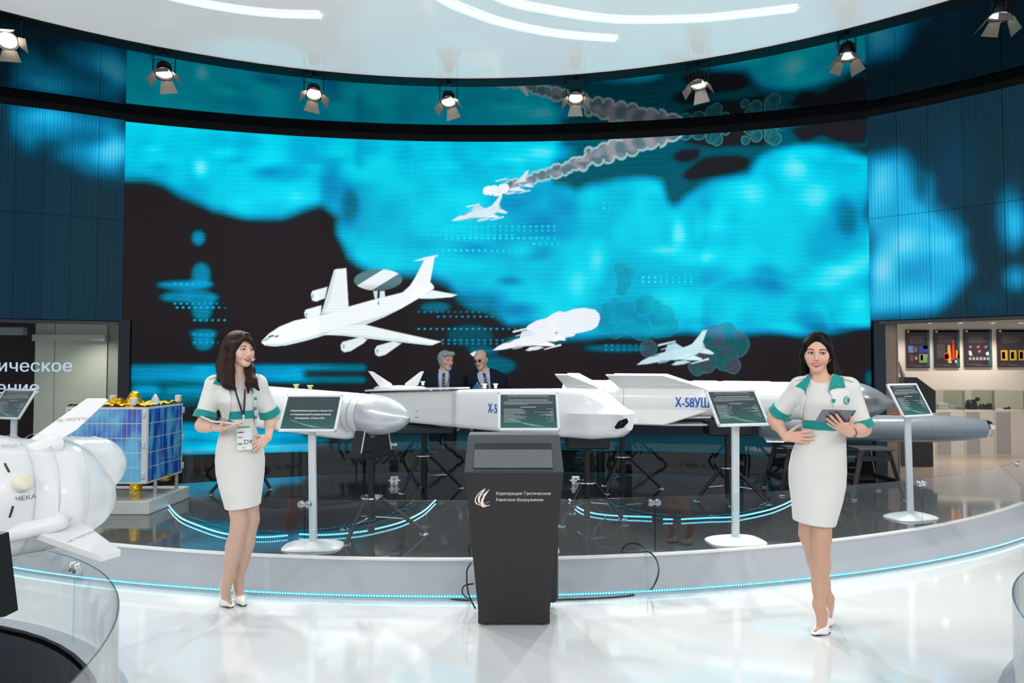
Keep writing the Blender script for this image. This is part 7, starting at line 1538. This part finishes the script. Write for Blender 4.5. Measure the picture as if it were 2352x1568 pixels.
# --- the two men behind the stage
M_SUIT = mat('dark_suit_cloth', (24, 30, 40), .8, 0, .2, noise=.06, bump=.05, bscale=300); M_SUIT2 = mat('navy_suit_cloth', (20, 28, 50), .8, 0, .2, noise=.06, bump=.05, bscale=300)
def man(px, Y, label, headpx, yaw, pitch, roll, cx, skin, suit, tilt, hair, specs, beard, tie, lan, shx=0):
    P = Person(px, Y); P.skin_name = 'man%d' % px; P.skin_rgb = skin; P.thing(label); at = P.at; X = lambda d: cx + d
    rows = [(848 + tilt, X(-13 + shx), X(15 + shx), .06, .01), (855 + tilt, X(-30), X(32), .085, .01), (864, X(-40), X(42), .11, 0), (885, X(-41), X(42), .13, 0), (915, X(-37), X(38), .13, 0), (945, X(-36), X(37), .125, 0), (985, X(-36), X(37), .125, 0)]
    H = Head(at(*headpx), yaw=yaw, pitch=pitch, roll=roll, k=1.10, neck=(at(cx + shx, 856, .02), .062), female=False, jaw=1.06)
    S = SDF(); H.add(S); S.fn(loft_fn(*P.rows(rows, -.012)), .02)
    arms = [[at(X(-37), 870, .0), at(X(-45), 918, .05), at(X(-40), 960, -.04)], [at(X(38), 870, .0), at(X(46), 918, .05), at(X(42), 960, -.04)]]
    hd = []
    for a in arms:
        S.rc(a[0], a[1], .06, .045, .03); S.rc(a[1], a[2], .045, .03, .02); hand(S, a[2], (0, -.25, -1), (1 if a is arms[0] else -1, 0, 0), (0, -1, 0), curl=(.3, .35, .4, .45), k=1.08)
    z0 = at(cx, 980)[2]; hipx = at(X(-16), 980)[0], at(X(17), 980)[0]; J = SDF(); J.fn(loft_fn(*P.rows(rows, .006)), .02)
    for a in arms: J.rc(a[0], a[1], .072, .060, .03); J.rc(a[1], a[2] + (a[1] - a[2]) * .12, .060, .045, .03)
    J.fn(poly_fn(P, [(X(-9 + shx), 838), (X(-13 + shx), 868), (X(-6), 905), (X(2), 925), (X(12), 905), (X(15 + shx), 865), (X(12 + shx), 838)], .02), .006, 's'); J.el(at(cx + shx, 846, 0), (.085, .10, .07), .01, 's')
    T = SDF()
    for hx in hipx: T.rc((hx, 0, z0), (hx, -.01, .48), .095, .075, .03); T.rc((hx, -.01, .48), (hx, .02, .05), .075, .066, .03); S.rc((hx, 0, z0), (hx, -.01, .48), .08, .06, .03); S.rc((hx, -.01, .48), (hx, .02, .08), .06, .05, .03)
    T.fn(loft_fn([z0 - .02, z0 + .12], [at(cx, 980)[0]] * 2, [0, 0], [.185, .185], [.125, .125]), .04); T.fn(lambda Q: .03 - Q[:, 2], .004, 'i')
    hc = H.c; lo_, hi_ = bbox(arms[0][1], arms[1][1], hc, (0, 0, .0), pad=.14); lo_[2] = .02
    P.skin(S, [(hc - (.13, .15, .19), hc + (.13, .15, .15), .0034), (lo_, hi_, .011)], 'body', skin_mat(P.skin_name, skin), lambda V: H.colour(V, skin, (166, 104, 96), beard=beard))
    H.extras(P, (96, 92, 90) if hair else (110, 84, 70), look=(.35 if yaw > 0 else -.3, .05), thick=.003, lash=True)
    jo = P.skin(J, [(np.array([lo_[0], -.22, arms[0][2][2] - .1]), np.array([hi_[0], .22, at(cx, 838)[2]]), .007)], 'suit_jacket', suit); P.skin(T, [(np.array([lo_[0], -.2, 0]), np.array([hi_[0], .2, z0 + .16]), .010)], 'trousers', suit)
    for hx in hipx:
        b = SDF(); b.rc((hx, .05, .035), (hx, -.12, .03), .042, .038, .02); b.fn(lambda Q: .002 - Q[:, 2], .003, 'i'); P.skin(b, [(np.array([hx - .08, -.22, -.02]), np.array([hx + .08, .14, .1]), .007)], 'shoe', mat('black_shoe', (16, 14, 14), .25, coat=.3))
    B = SDF(); B.fn(loft_fn(*P.rows(rows, -.004)), .02); B.rc(H.w((0, .018, -.055)), at(cx + shx, 856, .02), .052, .070, .02)
    draped(P, B, [(X(-11 + shx), 846), (X(0 + shx), 858), (X(12 + shx), 846), (X(14 + shx), 866), (X(11), 905), (X(2), 922), (X(-6), 905), (X(-13 + shx), 866)], 'shirt', mat('pale_blue_shirt', (176, 188, 214), .7), .003, .003, 7)
    draped(P, B, [(X(-3 + shx), 857), (X(4 + shx), 857), (X(3 + shx * .6), 864), (X(7), 890), (X(5), 912), (X(1), 918), (X(-4), 910), (X(-3), 888), (X(-2 + shx * .6), 864)], 'tie', mat('tie_navy', (22, 30, 44), .5), .010, .003, 7)
    for k in range(6):
        y = 866 + 8 * k; draped(P, B, [(X(-3 + shx * .4), y + 4), (X(5 + shx * .4), y - 2), (X(5 + shx * .4), y), (X(-3 + shx * .4), y + 6)], 'tie_stripe', mat('tie_stripe_grey', (128, 142, 156), .5), .013, .002, 3)
    for sgn in (-1, 1):
        q = [at(cx + shx + sgn * 12, 848, -.03), at(cx + shx + sgn * 13, 866, -.115), at(cx + sgn * 9, 890, -.15), at(cx + sgn * 5, 915, -.155)]; b = MB(); b.tube(spline(q, 12), .006, 6); P.mb(b, 'lanyard', mat('lanyard_%d' % lan[0], lan, .6))
    if hair:
        G = SDF(); W_ = H.w; G.el(W_((0, .022, .036)), np.array((.085, .100, .092)) * H.k, .02, 'u', H.R); G.rc(W_((-.05, -.06, .075)), W_((.05, -.06, .082)), .03 * H.k, .032 * H.k, .03); G.rc(W_((0, .06, .0)), W_((0, .07, -.06)), .06, .04, .03)
        for q in (-1, 1): G.rc(W_((q * .070, -.012, .02)), W_((q * .073, .0, -.03)), .014, .010, .02)
        G.el(W_((0, -.088, -.040)), np.array((.060, .085, .094)) * H.k, .012, 's', H.R); G.fn(lambda Q: -(H.loc(Q)[:, 2] + .085) * 1.0, .01, 'i'); P.skin(G, [(hc - (.15, .17, .14), hc + (.15, .19, .18), .0045)], 'hair', seq_hair('grey%d' % px, hair, .5))
    else:
        G = SDF(); W_ = H.w; G.el(W_((0, .020, .026)), np.array((.079, .094, .080)) * H.k, .02, 'u', H.R); G.fn(lambda Q: (H.loc(Q) @ np.array([0, -.75, 1.0])) - .018, .006, 'i'); G.fn(lambda Q: -(H.loc(Q)[:, 2] + .06), .006, 'i'); P.skin(G, [(hc - (.15, .17, .14), hc + (.15, .19, .18), .005)], 'hair', seq_hair('short%d' % px, (70, 58, 50), .6))
    if specs:
        W_ = H.w
        for q in (-1, 1):
            b = MB(); b.lathe([(.001, 0), (.023, 0), (.023, .003), (.001, .003)], W_((q * .031, -.104, .004 + H.FZ)), H.R @ np.array((q * .12, -1, -.08)), 18, sx=1.0, sy=.72); P.mb(b, 'lens', mat('tinted_lens', (46, 32, 28), .1, 0, .6, coat=.5)); b = MB(); b.tube([W_((q * .054, -.096, .010 + H.FZ)), W_((q * .080, .0, .008 + H.FZ))], .0022, 6); P.mb(b, 'temple_arm', M_SIL)
        b = MB(); b.tube([W_((-.01, -.107, .010 + H.FZ)), W_((.01, -.107, .010 + H.FZ))], .002, 6); P.mb(b, 'bridge', M_SIL)
    return P
man(1024, 9.1, 'grey-haired bearded man in a dark suit and striped tie, behind the square-bodied missile', (1024, 828, 0), .62, .0, .03, 1017, (206, 160, 142), M_SUIT, 0, (150, 160, 162), False, (176, 178, 178), None, (60, 84, 130), 2)
MB2 = man(1112, 9.25, 'bald man with tinted glasses in a navy suit, listening behind the square-bodied missile', (1104, 824, -.05), -.42, .22, -.10, 1116, (218, 172, 152), M_SUIT2, -3, None, True, None, None, (214, 216, 220), -5)
# blue folder under his arm
b = MB(); q = [MB2.at(1084, 893, -.20), MB2.at(1096, 877, -.20), MB2.at(1104, 893, -.20), MB2.at(1100, 915, -.20), MB2.at(1086, 912, -.20)]; fo = MB2.t.matrix_basis @ Vector(q[0])
fd = thing('folder', 'blue document folder held by the bald man', 'folder', fo); fd.rotation_euler = MB2.t.rotation_euler; b.slab([Vector(v) - Vector(q[0]) for v in q], (0, 1, .0), .012); b.build('cover', mat('folder_blue', (26, 92, 156), .4), fd); b = MB(); b.slab([Vector(v) - Vector(q[0]) + Vector((.004, .0, .004)) for v in q], (0, 1, 0), .006); b.build('paper', mat('paper_white', (225, 228, 232), .6), fd)
